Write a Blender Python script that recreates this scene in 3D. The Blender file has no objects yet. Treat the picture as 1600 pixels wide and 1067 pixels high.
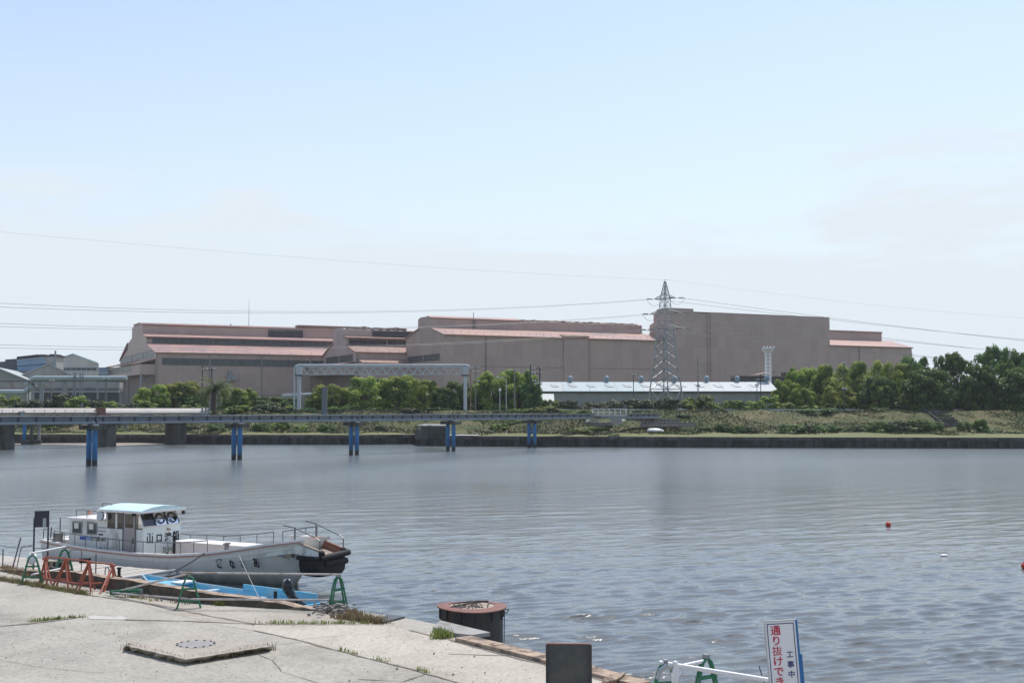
import bpy, bmesh, math, random
import numpy as np
from mathutils import Vector, Matrix

# ------------------------------------------------------------------ camera, sky, sun, exposure
scene = bpy.context.scene
col = scene.collection
R = math.radians
EYE = 6.3
FPX = 1900.0                 # focal length in pixels of a 1600 px wide frame
PITCH = math.atan((640 - 533.5) / FPX)
cam_d = bpy.data.cameras.new('camera')
cam = bpy.data.objects.new('camera', cam_d)
col.objects.link(cam)
cam.location = (0, 0, EYE)
cam.rotation_euler = (R(90) + PITCH, 0, 0)
cam_d.sensor_width = 36
cam_d.lens = 36 * FPX / 1600
cam_d.clip_start = 0.1
cam_d.clip_end = 9000
scene.camera = cam
scene.cycles.use_denoising = True
scene.cycles.sample_clamp_direct = 2.5
scene.cycles.sample_clamp_indirect = 4

SUN_EL, SUN_AZ = R(62), R(28)      # azimuth measured from +Y towards +X
world = bpy.data.worlds.new('World')
scene.world = world
world.use_nodes = True
wn, wl = world.node_tree.nodes, world.node_tree.links
wn.clear()
w_out = wn.new('ShaderNodeOutputWorld')
w_bg = wn.new('ShaderNodeBackground')
w_bg.inputs['Strength'].default_value = 0.15
sky = wn.new('ShaderNodeTexSky')
sky.sky_type = 'NISHITA'
sky.sun_disc = False
sky.sun_elevation = SUN_EL
sky.sun_rotation = SUN_AZ
sky.altitude = 0
sky.air_density = 1.0
sky.dust_density = 1.1
sky.ozone_density = 1.6
# thin high cloud veil, denser towards the horizon all the way round
geo = wn.new('ShaderNodeNewGeometry')
sep = wn.new('ShaderNodeSeparateXYZ')
tc = wn.new('ShaderNodeTexCoord')
wl.new(tc.outputs['Generated'], sep.inputs[0])
mp = wn.new('ShaderNodeMapping')
mp.inputs['Scale'].default_value = (1.6, 1.6, 9.0)
wl.new(tc.outputs['Generated'], mp.inputs['Vector'])
cn = wn.new('ShaderNodeTexNoise')
cn.inputs['Scale'].default_value = 1.7
cn.inputs['Detail'].default_value = 7
cn.inputs['Roughness'].default_value = 0.55
cn.inputs['Distortion'].default_value = 0.35
wl.new(mp.outputs[0], cn.inputs['Vector'])
cr = wn.new('ShaderNodeMapRange')
cr.inputs['From Min'].default_value = 0.5
cr.inputs['From Max'].default_value = 0.72
cr.inputs['To Min'].default_value = 0.0
cr.inputs['To Max'].default_value = 0.3
wl.new(cn.outputs['Fac'], cr.inputs['Value'])
el = wn.new('ShaderNodeMapRange')
el.inputs['From Min'].default_value = 0.0
el.inputs['From Max'].default_value = 0.46
el.inputs['To Min'].default_value = 0.9
el.inputs['To Max'].default_value = 0.0
wl.new(sep.outputs['Z'], el.inputs['Value'])
# the veil's upper edge is broken by the cloud noise, with a few faint wisps above it
wz = wn.new('ShaderNodeMath'); wz.operation = 'MULTIPLY_ADD'; wz.inputs[1].default_value = -0.34
wl.new(cn.outputs['Fac'], wz.inputs[0]); wl.new(sep.outputs['Z'], wz.inputs[2])
bk = wn.new('ShaderNodeMapRange'); bk.interpolation_type = 'SMOOTHSTEP'
bk.inputs['From Min'].default_value = -0.075; bk.inputs['From Max'].default_value = 0.03
bk.inputs['To Min'].default_value = 0.5; bk.inputs['To Max'].default_value = 0.0
wl.new(wz.outputs[0], bk.inputs['Value'])
add0 = wn.new('ShaderNodeMath'); add0.operation = 'ADD'
wl.new(cr.outputs[0], add0.inputs[0]); wl.new(bk.outputs[0], add0.inputs[1])
addf = wn.new('ShaderNodeMath'); addf.operation = 'ADD'; addf.use_clamp = True
wl.new(add0.outputs[0], addf.inputs[0]); wl.new(el.outputs[0], addf.inputs[1])
mix = wn.new('ShaderNodeMix'); mix.data_type = 'RGBA'
wl.new(addf.outputs[0], mix.inputs['Factor'])
wl.new(sky.outputs[0], mix.inputs[6])
mix.inputs[7].default_value = (4.25, 4.66, 5.0, 1)
wl.new(mix.outputs[2], w_bg.inputs['Color'])
wl.new(w_bg.outputs[0], w_out.inputs[0])

sun_d = bpy.data.lights.new('sun', 'SUN')
sun_d.energy = 3.2
sun_d.angle = R(0.53)
sun_d.color = (1.0, 0.955, 0.88)
sun = bpy.data.objects.new('sun', sun_d)
col.objects.link(sun)
sdir = Vector((math.sin(SUN_AZ) * math.cos(SUN_EL), math.cos(SUN_AZ) * math.cos(SUN_EL), math.sin(SUN_EL)))
sun.rotation_euler = sdir.to_track_quat('Z', 'Y').to_euler()
sun.location = sdir * 100

vs = scene.view_settings
vs.view_transform = 'Standard'
vs.look = 'None'
vs.gamma = 1
vs.use_curve_mapping = False
vs.exposure = 0.3

rnd = random.Random(7)
nr = np.random.RandomState(11)

# ------------------------------------------------------------------ where a line of sight meets a plane
CP, SP = math.cos(PITCH), math.sin(PITCH)
def ray(px, py):
    a, b = (px - 800) / FPX, (533.5 - py) / FPX
    return (a, CP - b * SP, SP + b * CP)
def P(px, py, z=0.0):
    d = ray(px, py); t = (z - EYE) / d[2]
    return Vector((d[0] * t, d[1] * t, z))
def D(px, py, Y):
    d = ray(px, py); t = Y / d[1]
    return Vector((d[0] * t, Y, EYE + d[2] * t))

# ------------------------------------------------------------------ materials
def nodes(name):
    m = bpy.data.materials.new(name); m.use_nodes = True
    n, l = m.node_tree.nodes, m.node_tree.links
    return m, n, l, n['Principled BSDF']
def c4(c, k=1.0): return (min(c[0] * k, 1), min(c[1] * k, 1), min(c[2] * k, 1), 1)
def ramp(n, pts):
    r = n.new('ShaderNodeValToRGB'); e = r.color_ramp.elements
    while len(e) < len(pts): e.new(0.5)
    for i, (p, c) in enumerate(pts):
        e[i].position = p; e[i].color = c4(c) if len(c) == 3 else c
    return r
def mat(name, c, rough=0.6, var=0.12, scale=3.0, metal=0.0, bump=0.0, bscale=20.0, wear=None, wamt=0.35, wscale=2.0, stretch=None, spec=None):
    m, n, l, b = nodes(name)
    t = n.new('ShaderNodeTexCoord')
    vec = t.outputs['Object']
    if stretch:
        mp = n.new('ShaderNodeMapping'); mp.inputs['Scale'].default_value = stretch
        l.new(vec, mp.inputs['Vector']); vec = mp.outputs[0]
    nz = n.new('ShaderNodeTexNoise'); nz.inputs['Scale'].default_value = scale; nz.inputs['Detail'].default_value = 6
    nz.inputs['Roughness'].default_value = 0.6
    l.new(vec, nz.inputs['Vector'])
    r = ramp(n, [(0.3, c4(c, 1 - var)), (0.7, c4(c, 1 + var))])
    l.new(nz.outputs['Fac'], r.inputs['Fac'])
    out = r.outputs['Color']
    if wear:
        n2 = n.new('ShaderNodeTexNoise'); n2.inputs['Scale'].default_value = wscale; n2.inputs['Detail'].default_value = 8
        n2.inputs['Roughness'].default_value = 0.68
        l.new(vec, n2.inputs['Vector'])
        r2 = ramp(n, [(0.62 - wamt * 0.35, (0, 0, 0)), (0.72 - wamt * 0.3, (1, 1, 1))])
        l.new(n2.outputs['Fac'], r2.inputs['Fac'])
        mx = n.new('ShaderNodeMix'); mx.data_type = 'RGBA'
        l.new(r2.outputs['Color'], mx.inputs['Factor']); l.new(out, mx.inputs[6]); mx.inputs[7].default_value = c4(wear)
        out = mx.outputs[2]
    l.new(out, b.inputs['Base Color'])
    b.inputs['Roughness'].default_value = rough
    b.inputs['Metallic'].default_value = metal
    if spec is not None: b.inputs['Specular IOR Level'].default_value = spec
    if bump:
        nb = n.new('ShaderNodeTexNoise'); nb.inputs['Scale'].default_value = bscale; nb.inputs['Detail'].default_value = 4
        l.new(vec, nb.inputs['Vector'])
        bp = n.new('ShaderNodeBump'); bp.inputs['Strength'].default_value = 1; bp.inputs['Distance'].default_value = bump
        l.new(nb.outputs['Fac'], bp.inputs['Height']); l.new(bp.outputs[0], b.inputs['Normal'])
    return m

def mat_cladding(name, c, rib=1.2, dirt=(0.2, 0.15, 0.13), rust=(0.3, 0.13, 0.07), horiz=2.4):
    """profiled steel sheet: fine ribs as relief, panel to panel tone, long rain streaks"""
    m, n, l, b = nodes(name)
    t = n.new('ShaderNodeTexCoord'); sx = n.new('ShaderNodeSeparateXYZ'); l.new(t.outputs['Object'], sx.inputs[0])
    ad = n.new('ShaderNodeMath'); ad.operation = 'ADD'; l.new(sx.outputs['X'], ad.inputs[0]); l.new(sx.outputs['Y'], ad.inputs[1])
    # sheets: a tone for each column and row of sheets
    fx = n.new('ShaderNodeMath'); fx.operation = 'SNAP'; l.new(ad.outputs[0], fx.inputs[0]); fx.inputs[1].default_value = rib * 3
    fz = n.new('ShaderNodeMath'); fz.operation = 'SNAP'; l.new(sx.outputs['Z'], fz.inputs[0]); fz.inputs[1].default_value = horiz * 2
    cb = n.new('ShaderNodeCombineXYZ'); l.new(fx.outputs[0], cb.inputs[0]); l.new(fz.outputs[0], cb.inputs[1])
    wn_ = n.new('ShaderNodeTexWhiteNoise'); l.new(cb.outputs[0], wn_.inputs['Vector'])
    r = ramp(n, [(0.0, c4(c, 0.93)), (1.0, c4(c, 1.07))]); l.new(wn_.outputs['Value'], r.inputs['Fac'])
    mp = n.new('ShaderNodeMapping'); mp.inputs['Scale'].default_value = (0.9, 0.9, 0.06); l.new(t.outputs['Object'], mp.inputs['Vector'])
    nz = n.new('ShaderNodeTexNoise'); nz.inputs['Scale'].default_value = 1.0; nz.inputs['Detail'].default_value = 7; nz.inputs['Roughness'].default_value = 0.65
    l.new(mp.outputs[0], nz.inputs['Vector'])
    r2 = ramp(n, [(0.5, (0, 0, 0)), (0.85, (0.3, 0.3, 0.3))]); l.new(nz.outputs['Fac'], r2.inputs['Fac'])
    mx = n.new('ShaderNodeMix'); mx.data_type = 'RGBA'
    l.new(r2.outputs['Color'], mx.inputs['Factor']); l.new(r.outputs['Color'], mx.inputs[6]); mx.inputs[7].default_value = c4(dirt)
    n3 = n.new('ShaderNodeTexNoise'); n3.inputs['Scale'].default_value = 0.35; n3.inputs['Detail'].default_value = 9; n3.inputs['Roughness'].default_value = 0.7
    l.new(t.outputs['Object'], n3.inputs['Vector'])
    r3 = ramp(n, [(0.6, (0, 0, 0)), (0.74, (0.55, 0.55, 0.55))]); l.new(n3.outputs['Fac'], r3.inputs['Fac'])
    mx2 = n.new('ShaderNodeMix'); mx2.data_type = 'RGBA'
    l.new(r3.outputs['Color'], mx2.inputs['Factor']); l.new(mx.outputs[2], mx2.inputs[6]); mx2.inputs[7].default_value = c4(rust)
    l.new(mx2.outputs[2], b.inputs['Base Color'])
    wv = n.new('ShaderNodeMath'); wv.operation = 'PINGPONG'; l.new(ad.outputs[0], wv.inputs[0]); wv.inputs[1].default_value = rib
    bp = n.new('ShaderNodeBump'); bp.inputs['Distance'].default_value = 0.05; l.new(wv.outputs[0], bp.inputs['Height'])
    l.new(bp.outputs[0], b.inputs['Normal'])
    b.inputs['Roughness'].default_value = 0.62
    return m

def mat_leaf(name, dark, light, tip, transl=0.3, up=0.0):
    """leaf colour: older inner leaves to young shoot tips, tops painted as if lit (mesh attribute), with patchy variation"""
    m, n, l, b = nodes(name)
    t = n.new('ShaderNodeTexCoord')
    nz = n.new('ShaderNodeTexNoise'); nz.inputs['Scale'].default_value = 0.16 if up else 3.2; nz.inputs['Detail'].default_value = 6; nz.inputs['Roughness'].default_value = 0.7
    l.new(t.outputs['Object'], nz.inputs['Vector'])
    at = n.new('ShaderNodeAttribute'); at.attribute_name = 'shoot_top_light'
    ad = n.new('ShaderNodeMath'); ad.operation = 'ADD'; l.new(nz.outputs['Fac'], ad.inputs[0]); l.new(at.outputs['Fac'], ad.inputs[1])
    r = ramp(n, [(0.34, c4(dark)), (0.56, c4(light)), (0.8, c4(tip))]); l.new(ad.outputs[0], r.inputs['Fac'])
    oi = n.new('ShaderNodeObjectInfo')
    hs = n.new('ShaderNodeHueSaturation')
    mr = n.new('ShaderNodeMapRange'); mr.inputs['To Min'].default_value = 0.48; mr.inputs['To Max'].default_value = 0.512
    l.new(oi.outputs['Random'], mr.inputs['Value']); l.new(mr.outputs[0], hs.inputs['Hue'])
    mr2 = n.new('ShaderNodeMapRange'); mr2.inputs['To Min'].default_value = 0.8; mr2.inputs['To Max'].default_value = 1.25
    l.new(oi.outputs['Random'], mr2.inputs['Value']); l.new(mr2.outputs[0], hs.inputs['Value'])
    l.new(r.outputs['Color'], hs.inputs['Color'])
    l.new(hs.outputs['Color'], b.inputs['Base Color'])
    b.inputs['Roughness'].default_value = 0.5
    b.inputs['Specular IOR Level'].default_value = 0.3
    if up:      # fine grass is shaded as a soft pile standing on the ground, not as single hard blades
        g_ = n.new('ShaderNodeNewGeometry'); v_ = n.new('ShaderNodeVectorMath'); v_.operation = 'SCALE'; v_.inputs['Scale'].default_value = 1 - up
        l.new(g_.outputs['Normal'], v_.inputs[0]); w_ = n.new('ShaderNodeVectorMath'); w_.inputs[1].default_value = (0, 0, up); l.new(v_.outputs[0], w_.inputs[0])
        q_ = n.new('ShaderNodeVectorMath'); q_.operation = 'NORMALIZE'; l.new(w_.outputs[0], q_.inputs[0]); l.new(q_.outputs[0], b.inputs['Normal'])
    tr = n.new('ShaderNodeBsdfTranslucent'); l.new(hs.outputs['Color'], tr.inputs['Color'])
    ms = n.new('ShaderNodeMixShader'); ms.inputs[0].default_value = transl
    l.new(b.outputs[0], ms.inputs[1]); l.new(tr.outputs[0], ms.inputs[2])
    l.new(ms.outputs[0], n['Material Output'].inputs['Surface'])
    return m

def mat_glass(name, tint=(0.5, 0.55, 0.55), gl=0.18):
    m, n, l, b = nodes(name)
    n.remove(b)
    tr = n.new('ShaderNodeBsdfTransparent'); tr.inputs['Color'].default_value = c4(tint)
    gs = n.new('ShaderNodeBsdfGlossy'); gs.inputs['Roughness'].default_value = 0.03
    fr = n.new('ShaderNodeFresnel'); fr.inputs['IOR'].default_value = 1.5
    a = n.new('ShaderNodeMath'); a.operation = 'ADD'; a.inputs[1].default_value = gl * 0.3; l.new(fr.outputs[0], a.inputs[0])
    ms = n.new('ShaderNodeMixShader'); l.new(a.outputs[0], ms.inputs[0]); l.new(tr.outputs[0], ms.inputs[1]); l.new(gs.outputs[0], ms.inputs[2])
    l.new(ms.outputs[0], n['Material Output'].inputs['Surface'])
    return m

MT = {}
MT['brown_clad'] = mat_cladding('brown cladding', (0.45, 0.33, 0.278))
MT['brown_clad_light'] = mat_cladding('paler brown cladding', (0.48, 0.36, 0.32))
MT['brown_dark'] = mat_cladding('shadowed rusty cladding', (0.2, 0.155, 0.145))  # darkened cladding: shade under the lean-tos painted in; also plain dark trim
MT['roof_red'] = mat('faded red roof sheet', (0.3, 0.18, 0.165), 0.55, 0.14, 0.25, wear=(0.4, 0.225, 0.17), wamt=0.5, wscale=0.08)
MT['roof_rust'] = mat('rusty roof sheet', (0.29, 0.175, 0.135), 0.7, 0.3, 0.6)
MT['window_green'] = mat('old wired window glass', (0.055, 0.075, 0.07), 0.35, 0.3, 0.5, stretch=(1, 1, 0.2))
MT['louvre'] = mat('dark ventilator louvre', (0.05, 0.045, 0.045), 0.7, 0.2, 0.5)
MT['dark_steel'] = mat('dark painted steel', (0.06, 0.065, 0.07), 0.5, 0.2, 2)
MT['galv'] = mat('galvanised steel', (0.42, 0.44, 0.45), 0.38, 0.12, 2, metal=0.55)
MT['galv_dull'] = mat('weathered galvanised steel', (0.25, 0.27, 0.28), 0.5, 0.15, 2, metal=0.4)
MT['pylon'] = mat('pylon angle steel', (0.3, 0.32, 0.33), 0.42, 0.15, 0.6, metal=0.6)
MT['gantry'] = mat('pale grey gantry paint', (0.5, 0.53, 0.55), 0.5, 0.08, 0.5)
MT['pipe_green'] = mat('pale green pipe paint', (0.38, 0.45, 0.44), 0.4, 0.08, 0.3)
MT['pipe_pink'] = mat('chalky pipe lagging', (0.46, 0.42, 0.39), 0.55, 0.12, 0.4)
MT['bridge_grey'] = mat('blue grey bridge paint', (0.15, 0.175, 0.2), 0.5, 0.15, 0.6, wear=(0.16, 0.13, 0.11), wamt=0.15)
MT['bridge_pale'] = mat('pale grey pipe paint', (0.24, 0.275, 0.3), 0.45, 0.12, 0.6)
def mat_pile():
    m, n, l, b = nodes('blue pile paint with dark tide band')
    t = n.new('ShaderNodeTexCoord'); sx = n.new('ShaderNodeSeparateXYZ'); l.new(t.outputs['Object'], sx.inputs[0])
    nz = n.new('ShaderNodeTexNoise'); nz.inputs['Scale'].default_value = 2.5; nz.inputs['Detail'].default_value = 5; l.new(t.outputs['Object'], nz.inputs['Vector'])
    a = n.new('ShaderNodeMath'); a.operation = 'MULTIPLY_ADD'; a.inputs[1].default_value = 0.5
    l.new(nz.outputs['Fac'], a.inputs[0]); l.new(sx.outputs['Z'], a.inputs[2])
    r = ramp(n, [(0.0, (0.02, 0.02, 0.018)), (0.32, (0.03, 0.028, 0.022)), (0.36, (0.02, 0.11, 0.24)), (1.0, (0.025, 0.17, 0.4))])
    mr = n.new('ShaderNodeMapRange'); mr.inputs['From Min'].default_value = -0.2; mr.inputs['From Max'].default_value = 3.0
    l.new(a.outputs[0], mr.inputs['Value']); l.new(mr.outputs[0], r.inputs['Fac'])
    m3 = n.new('ShaderNodeMapping'); m3.inputs['Scale'].default_value = (3, 3, 0.5); l.new(t.outputs['Object'], m3.inputs['Vector'])
    n3 = n.new('ShaderNodeTexNoise'); n3.inputs['Scale'].default_value = 1.0; n3.inputs['Detail'].default_value = 8; n3.inputs['Roughness'].default_value = 0.7; l.new(m3.outputs[0], n3.inputs['Vector'])
    r3 = ramp(n, [(0.5, (1, 1, 1)), (0.62, (1.5, 1.2, 1.0)), (0.72, (2.2, .9, .5))]); l.new(n3.outputs['Fac'], r3.inputs['Fac'])
    mx = n.new('ShaderNodeMix'); mx.data_type = 'RGBA'; mx.blend_type = 'MULTIPLY'; mx.inputs['Factor'].default_value = 0.8
    l.new(r.outputs['Color'], mx.inputs[6]); l.new(r3.outputs['Color'], mx.inputs[7])
    l.new(mx.outputs[2], b.inputs['Base Color']); b.inputs['Roughness'].default_value = 0.45
    return m
MT['pile'] = mat_pile()
MT['concrete'] = mat('weathered concrete', (0.3, 0.29, 0.27), 0.85, 0.15, 1.2, bump=0.01, wear=(0.15, 0.13, 0.11), wamt=0.4, wscale=0.8)
MT['concrete_dark'] = mat('dark wet stained concrete', (0.105, 0.1, 0.09), 0.85, 0.25, 0.9, wear=(0.05, 0.05, 0.04), wamt=0.5, wscale=0.5, stretch=(1, 1, 0.4))
MT['concrete_pale'] = mat('pale concrete', (0.48, 0.46, 0.42), 0.85, 0.1, 2)
MT['seawall'] = mat('dark steel sheet piling', (0.075, 0.068, 0.06), 0.75, 0.3, 1.0, wear=(0.035, 0.035, 0.03), wamt=0.5, wscale=0.6, stretch=(1, 1, 0.35))
MT['white_roof'] = mat('white roof sheet', (0.4, 0.43, 0.42), 0.5, 0.05, 0.4)
MT['grey_wall'] = mat('grey shed wall', (0.3, 0.31, 0.29), 0.7, 0.12, 0.5, stretch=(1, 1, 0.2))
MT['cream_wall'] = mat_cladding('cream shed wall', (0.5, 0.48, 0.43), rib=0.8, dirt=(0.3, 0.28, 0.24), rust=(0.35, 0.28, 0.22))
MT['blue_wall'] = mat('blue shed cladding', (0.2, 0.29, 0.4), 0.55, 0.1, 0.5)
MT['dark_wall'] = mat('dark shed cladding', (0.075, 0.08, 0.095), 0.6, 0.2, 0.5)
MT['rusty_grey'] = mat('rust streaked grey cladding', (0.36, 0.35, 0.33), 0.7, 0.12, 0.4, wear=(0.33, 0.24, 0.18), wamt=0.3, wscale=0.35)
MT['teal_vent'] = mat('blue roof ventilator', (0.19, 0.27, 0.31), 0.45, 0.1, 1)
MT['boat_white'] = mat('pale boat gelcoat', (0.72, 0.73, 0.69), 0.32, 0.05, 1.5, wear=(0.42, 0.43, 0.4), wamt=0.35, wscale=1.6, stretch=(1, 1, 0.35))
MT['boat_front'] = mat('mint white cabin paint', (0.74, 0.8, 0.77), 0.35, 0.04, 1.5)
def mat_hull():
    m, n, l, b = nodes('hull paint with waterline grime')
    t = n.new('ShaderNodeTexCoord'); sx = n.new('ShaderNodeSeparateXYZ'); l.new(t.outputs['Object'], sx.inputs[0])
    nz = n.new('ShaderNodeTexNoise'); nz.inputs['Scale'].default_value = 2.2; nz.inputs['Detail'].default_value = 7
    mp = n.new('ShaderNodeMapping'); mp.inputs['Scale'].default_value = (1, 1, 0.4); l.new(t.outputs['Object'], mp.inputs['Vector']); l.new(mp.outputs[0], nz.inputs['Vector'])
    a = n.new('ShaderNodeMath'); a.operation = 'MULTIPLY_ADD'; a.inputs[1].default_value = 0.35
    l.new(nz.outputs['Fac'], a.inputs[0]); l.new(sx.outputs['Z'], a.inputs[2])
    r = ramp(n, [(0.0, (0.09, 0.085, 0.06)), (0.1, (0.27, 0.25, 0.2)), (0.22, (0.48, 0.46, 0.4)), (0.34, (0.68, 0.67, 0.63)), (1.0, (0.8, 0.79, 0.75))])
    mr = n.new('ShaderNodeMapRange'); mr.inputs['From Min'].default_value = 0.0; mr.inputs['From Max'].default_value = 1.9
    l.new(a.outputs[0], mr.inputs['Value']); l.new(mr.outputs[0], r.inputs['Fac'])
    m3 = n.new('ShaderNodeMapping'); m3.inputs['Scale'].default_value = (5, 5, 0.5); l.new(t.outputs['Object'], m3.inputs['Vector'])
    n3 = n.new('ShaderNodeTexNoise'); n3.inputs['Scale'].default_value = 1.3; n3.inputs['Detail'].default_value = 7; n3.inputs['Roughness'].default_value = 0.65; l.new(m3.outputs[0], n3.inputs['Vector'])
    r3 = ramp(n, [(0.56, (1, 1, 1)), (0.68, (0.84, 0.8, 0.74)), (0.78, (0.68, 0.56, 0.45))]); l.new(n3.outputs['Fac'], r3.inputs['Fac'])
    mx = n.new('ShaderNodeMix'); mx.data_type = 'RGBA'; mx.blend_type = 'MULTIPLY'; mx.inputs['Factor'].default_value = 0.8
    l.new(r.outputs['Color'], mx.inputs[6]); l.new(r3.outputs['Color'], mx.inputs[7])
    l.new(mx.outputs[2], b.inputs['Base Color']); b.inputs['Roughness'].default_value = 0.35
    return m
MT['hull'] = mat_hull()
MT['boat_cap'] = mat('chalky white gunwale cap', (0.74, 0.7, 0.67), 0.4, 0.06, 4)
MT['salmon'] = mat('faded salmon rubbing strip', (0.5, 0.25, 0.2), 0.5, 0.15, 4)
MT['deck_tan'] = mat('worn tan deck paint', (0.36, 0.29, 0.22), 0.7, 0.15, 3, wear=(0.3, 0.24, 0.2), wamt=0.4)
MT['roof_aqua'] = mat('pale aqua cabin roof', (0.56, 0.74, 0.76), 0.4, 0.04, 2)
MT['rubber'] = mat('black rubber fender', (0.018, 0.017, 0.016), 0.75, 0.35, 6, bump=0.01, bscale=12)
MT['rust_plank'] = mat('rust brown timber', (0.27, 0.13, 0.085), 0.7, 0.25, 5)
MT['rail_steel'] = mat('dull steel handrail', (0.12, 0.13, 0.13), 0.4, 0.15, 6, metal=0.3)
MT['glass'] = mat_glass('window glass')
MT['glass_dark'] = mat_glass('dark cabin glass', (0.16, 0.19, 0.18), 0.4)
MT['door_grey'] = mat('warm grey door', (0.36, 0.33, 0.32), 0.5, 0.08, 2)
MT['black'] = mat('black paint', (0.015, 0.015, 0.017), 0.6, 0.1, 3)
MT['blue_sticker'] = mat('blue sticker', (0.04, 0.1, 0.42), 0.5, 0.05, 3)
MT['pale_blue_sticker'] = mat('pale blue sticker', (0.25, 0.36, 0.62), 0.5, 0.05, 3)
MT['navy'] = mat('navy print', (0.03, 0.05, 0.16), 0.5, 0.05, 3)
MT['skiff_blue'] = mat('sky blue skiff paint', (0.17, 0.46, 0.62), 0.4, 0.08, 2, wear=(0.33, 0.45, 0.5), wamt=0.3, wscale=2.5)
MT['skiff_pale'] = mat('pale skiff paint', (0.42, 0.55, 0.62), 0.4, 0.08, 2)
MT['outboard'] = mat('glossy black outboard cowl', (0.02, 0.022, 0.025), 0.18, 0.1, 3)
MT['green_paint'] = mat('green barrier paint', (0.012, 0.16, 0.075), 0.4, 0.15, 8, wear=(0.12, 0.16, 0.12), wamt=0.2, wscale=9)
MT['red_paint'] = mat('orange red barrier paint', (0.34, 0.085, 0.045), 0.5, 0.15, 8, wear=(0.3, 0.1, 0.06), wamt=0.3, wscale=9)
MT['tube'] = mat('scaffold tube', (0.5, 0.47, 0.44), 0.45, 0.15, 5, metal=0.35, wear=(0.34, 0.27, 0.22), wamt=0.35, wscale=3)
MT['white_tube'] = mat('white painted tube', (0.7, 0.7, 0.7), 0.4, 0.06, 5)
MT['rust'] = mat('red rusty steel plate', (0.2, 0.082, 0.062), 0.75, 0.25, 3, wear=(0.2, 0.1, 0.08), wamt=0.4, wscale=4)
MT['dolphin'] = mat('dark tarred steel', (0.04, 0.042, 0.04), 0.6, 0.3, 2, wear=(0.07, 0.05, 0.04), wamt=0.35, wscale=2.5, stretch=(1, 1, 0.4))
MT['plank'] = mat('bleached timber', (0.5, 0.46, 0.41), 0.85, 0.15, 3, stretch=(6, 1, 1), wear=(0.3, 0.26, 0.22), wamt=0.35, wscale=3)
MT['kerb_face'] = mat('mossy kerb face with painted shade', (0.15, 0.11, 0.08), 0.95, 0.4, 3, bump=0.03, bscale=7, wear=(0.07, 0.06, 0.04), wamt=0.6, wscale=3)  # near face darkened in colour to stand for shade, unlike the top
MT['kerb'] = mat('brown stained kerb concrete', (0.4, 0.3, 0.22), 0.9, 0.25, 2.5, bump=0.02, bscale=9, wear=(0.14, 0.1, 0.075), wamt=0.45, wscale=3)
MT['sign_white'] = mat('white sign sheet', (0.74, 0.74, 0.74), 0.4, 0.03, 2)
MT['sign_red'] = mat('red sign print', (0.5, 0.012, 0.05), 0.5, 0.05, 2)
MT['sign_blue'] = mat('blue sign frame', (0.015, 0.14, 0.36), 0.4, 0.1, 3)
MT['board_dark'] = mat('dirty dark steel board', (0.085, 0.085, 0.07), 0.7, 0.2, 3, wear=(0.06, 0.065, 0.07), wamt=0.5, wscale=2)
MT['board_navy'] = mat('dark plum notice board', (0.045, 0.04, 0.055), 0.6, 0.15, 3)
MT['rope'] = mat('dark rope', (0.03, 0.03, 0.035), 0.9, 0.2, 8)
MT['rope_pale'] = mat('pale rope', (0.5, 0.46, 0.4), 0.9, 0.2, 8)
MT['buoy_red'] = mat('orange red buoy', (0.55, 0.06, 0.03), 0.4, 0.1, 5)
MT['white'] = mat('white plastic', (0.75, 0.75, 0.75), 0.45, 0.04, 5)
MT['bark'] = mat('tree bark', (0.09, 0.07, 0.055), 0.9, 0.3, 4)
MT['stone'] = mat('grey stone', (0.22, 0.2, 0.18), 0.9, 0.3, 2)
MT['wire'] = mat('overhead conductor', (0.12, 0.13, 0.14), 0.5, 0.1, 1)
MT['leaf_camphor'] = mat_leaf('camphor leaves', (0.09, 0.15, 0.028), (0.22, 0.3, 0.05), (0.4, 0.45, 0.1), 0.45)
MT['leaf_dark'] = mat_leaf('dark broad leaves', (0.045, 0.09, 0.025), (0.095, 0.175, 0.04), (0.17, 0.26, 0.06), 0.36)
MT['leaf_bush'] = mat_leaf('bush leaves', (0.05, 0.09, 0.022), (0.15, 0.22, 0.045), (0.33, 0.4, 0.1), 0.4)
MT['leaf_grey'] = mat_leaf('dusty shrub leaves', (0.035, 0.055, 0.028), (0.08, 0.105, 0.05), (0.17, 0.19, 0.1))
MT['palm'] = mat_leaf('palm fronds', (0.1, 0.13, 0.05), (0.2, 0.25, 0.1), (0.36, 0.38, 0.2), 0.4)

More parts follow.
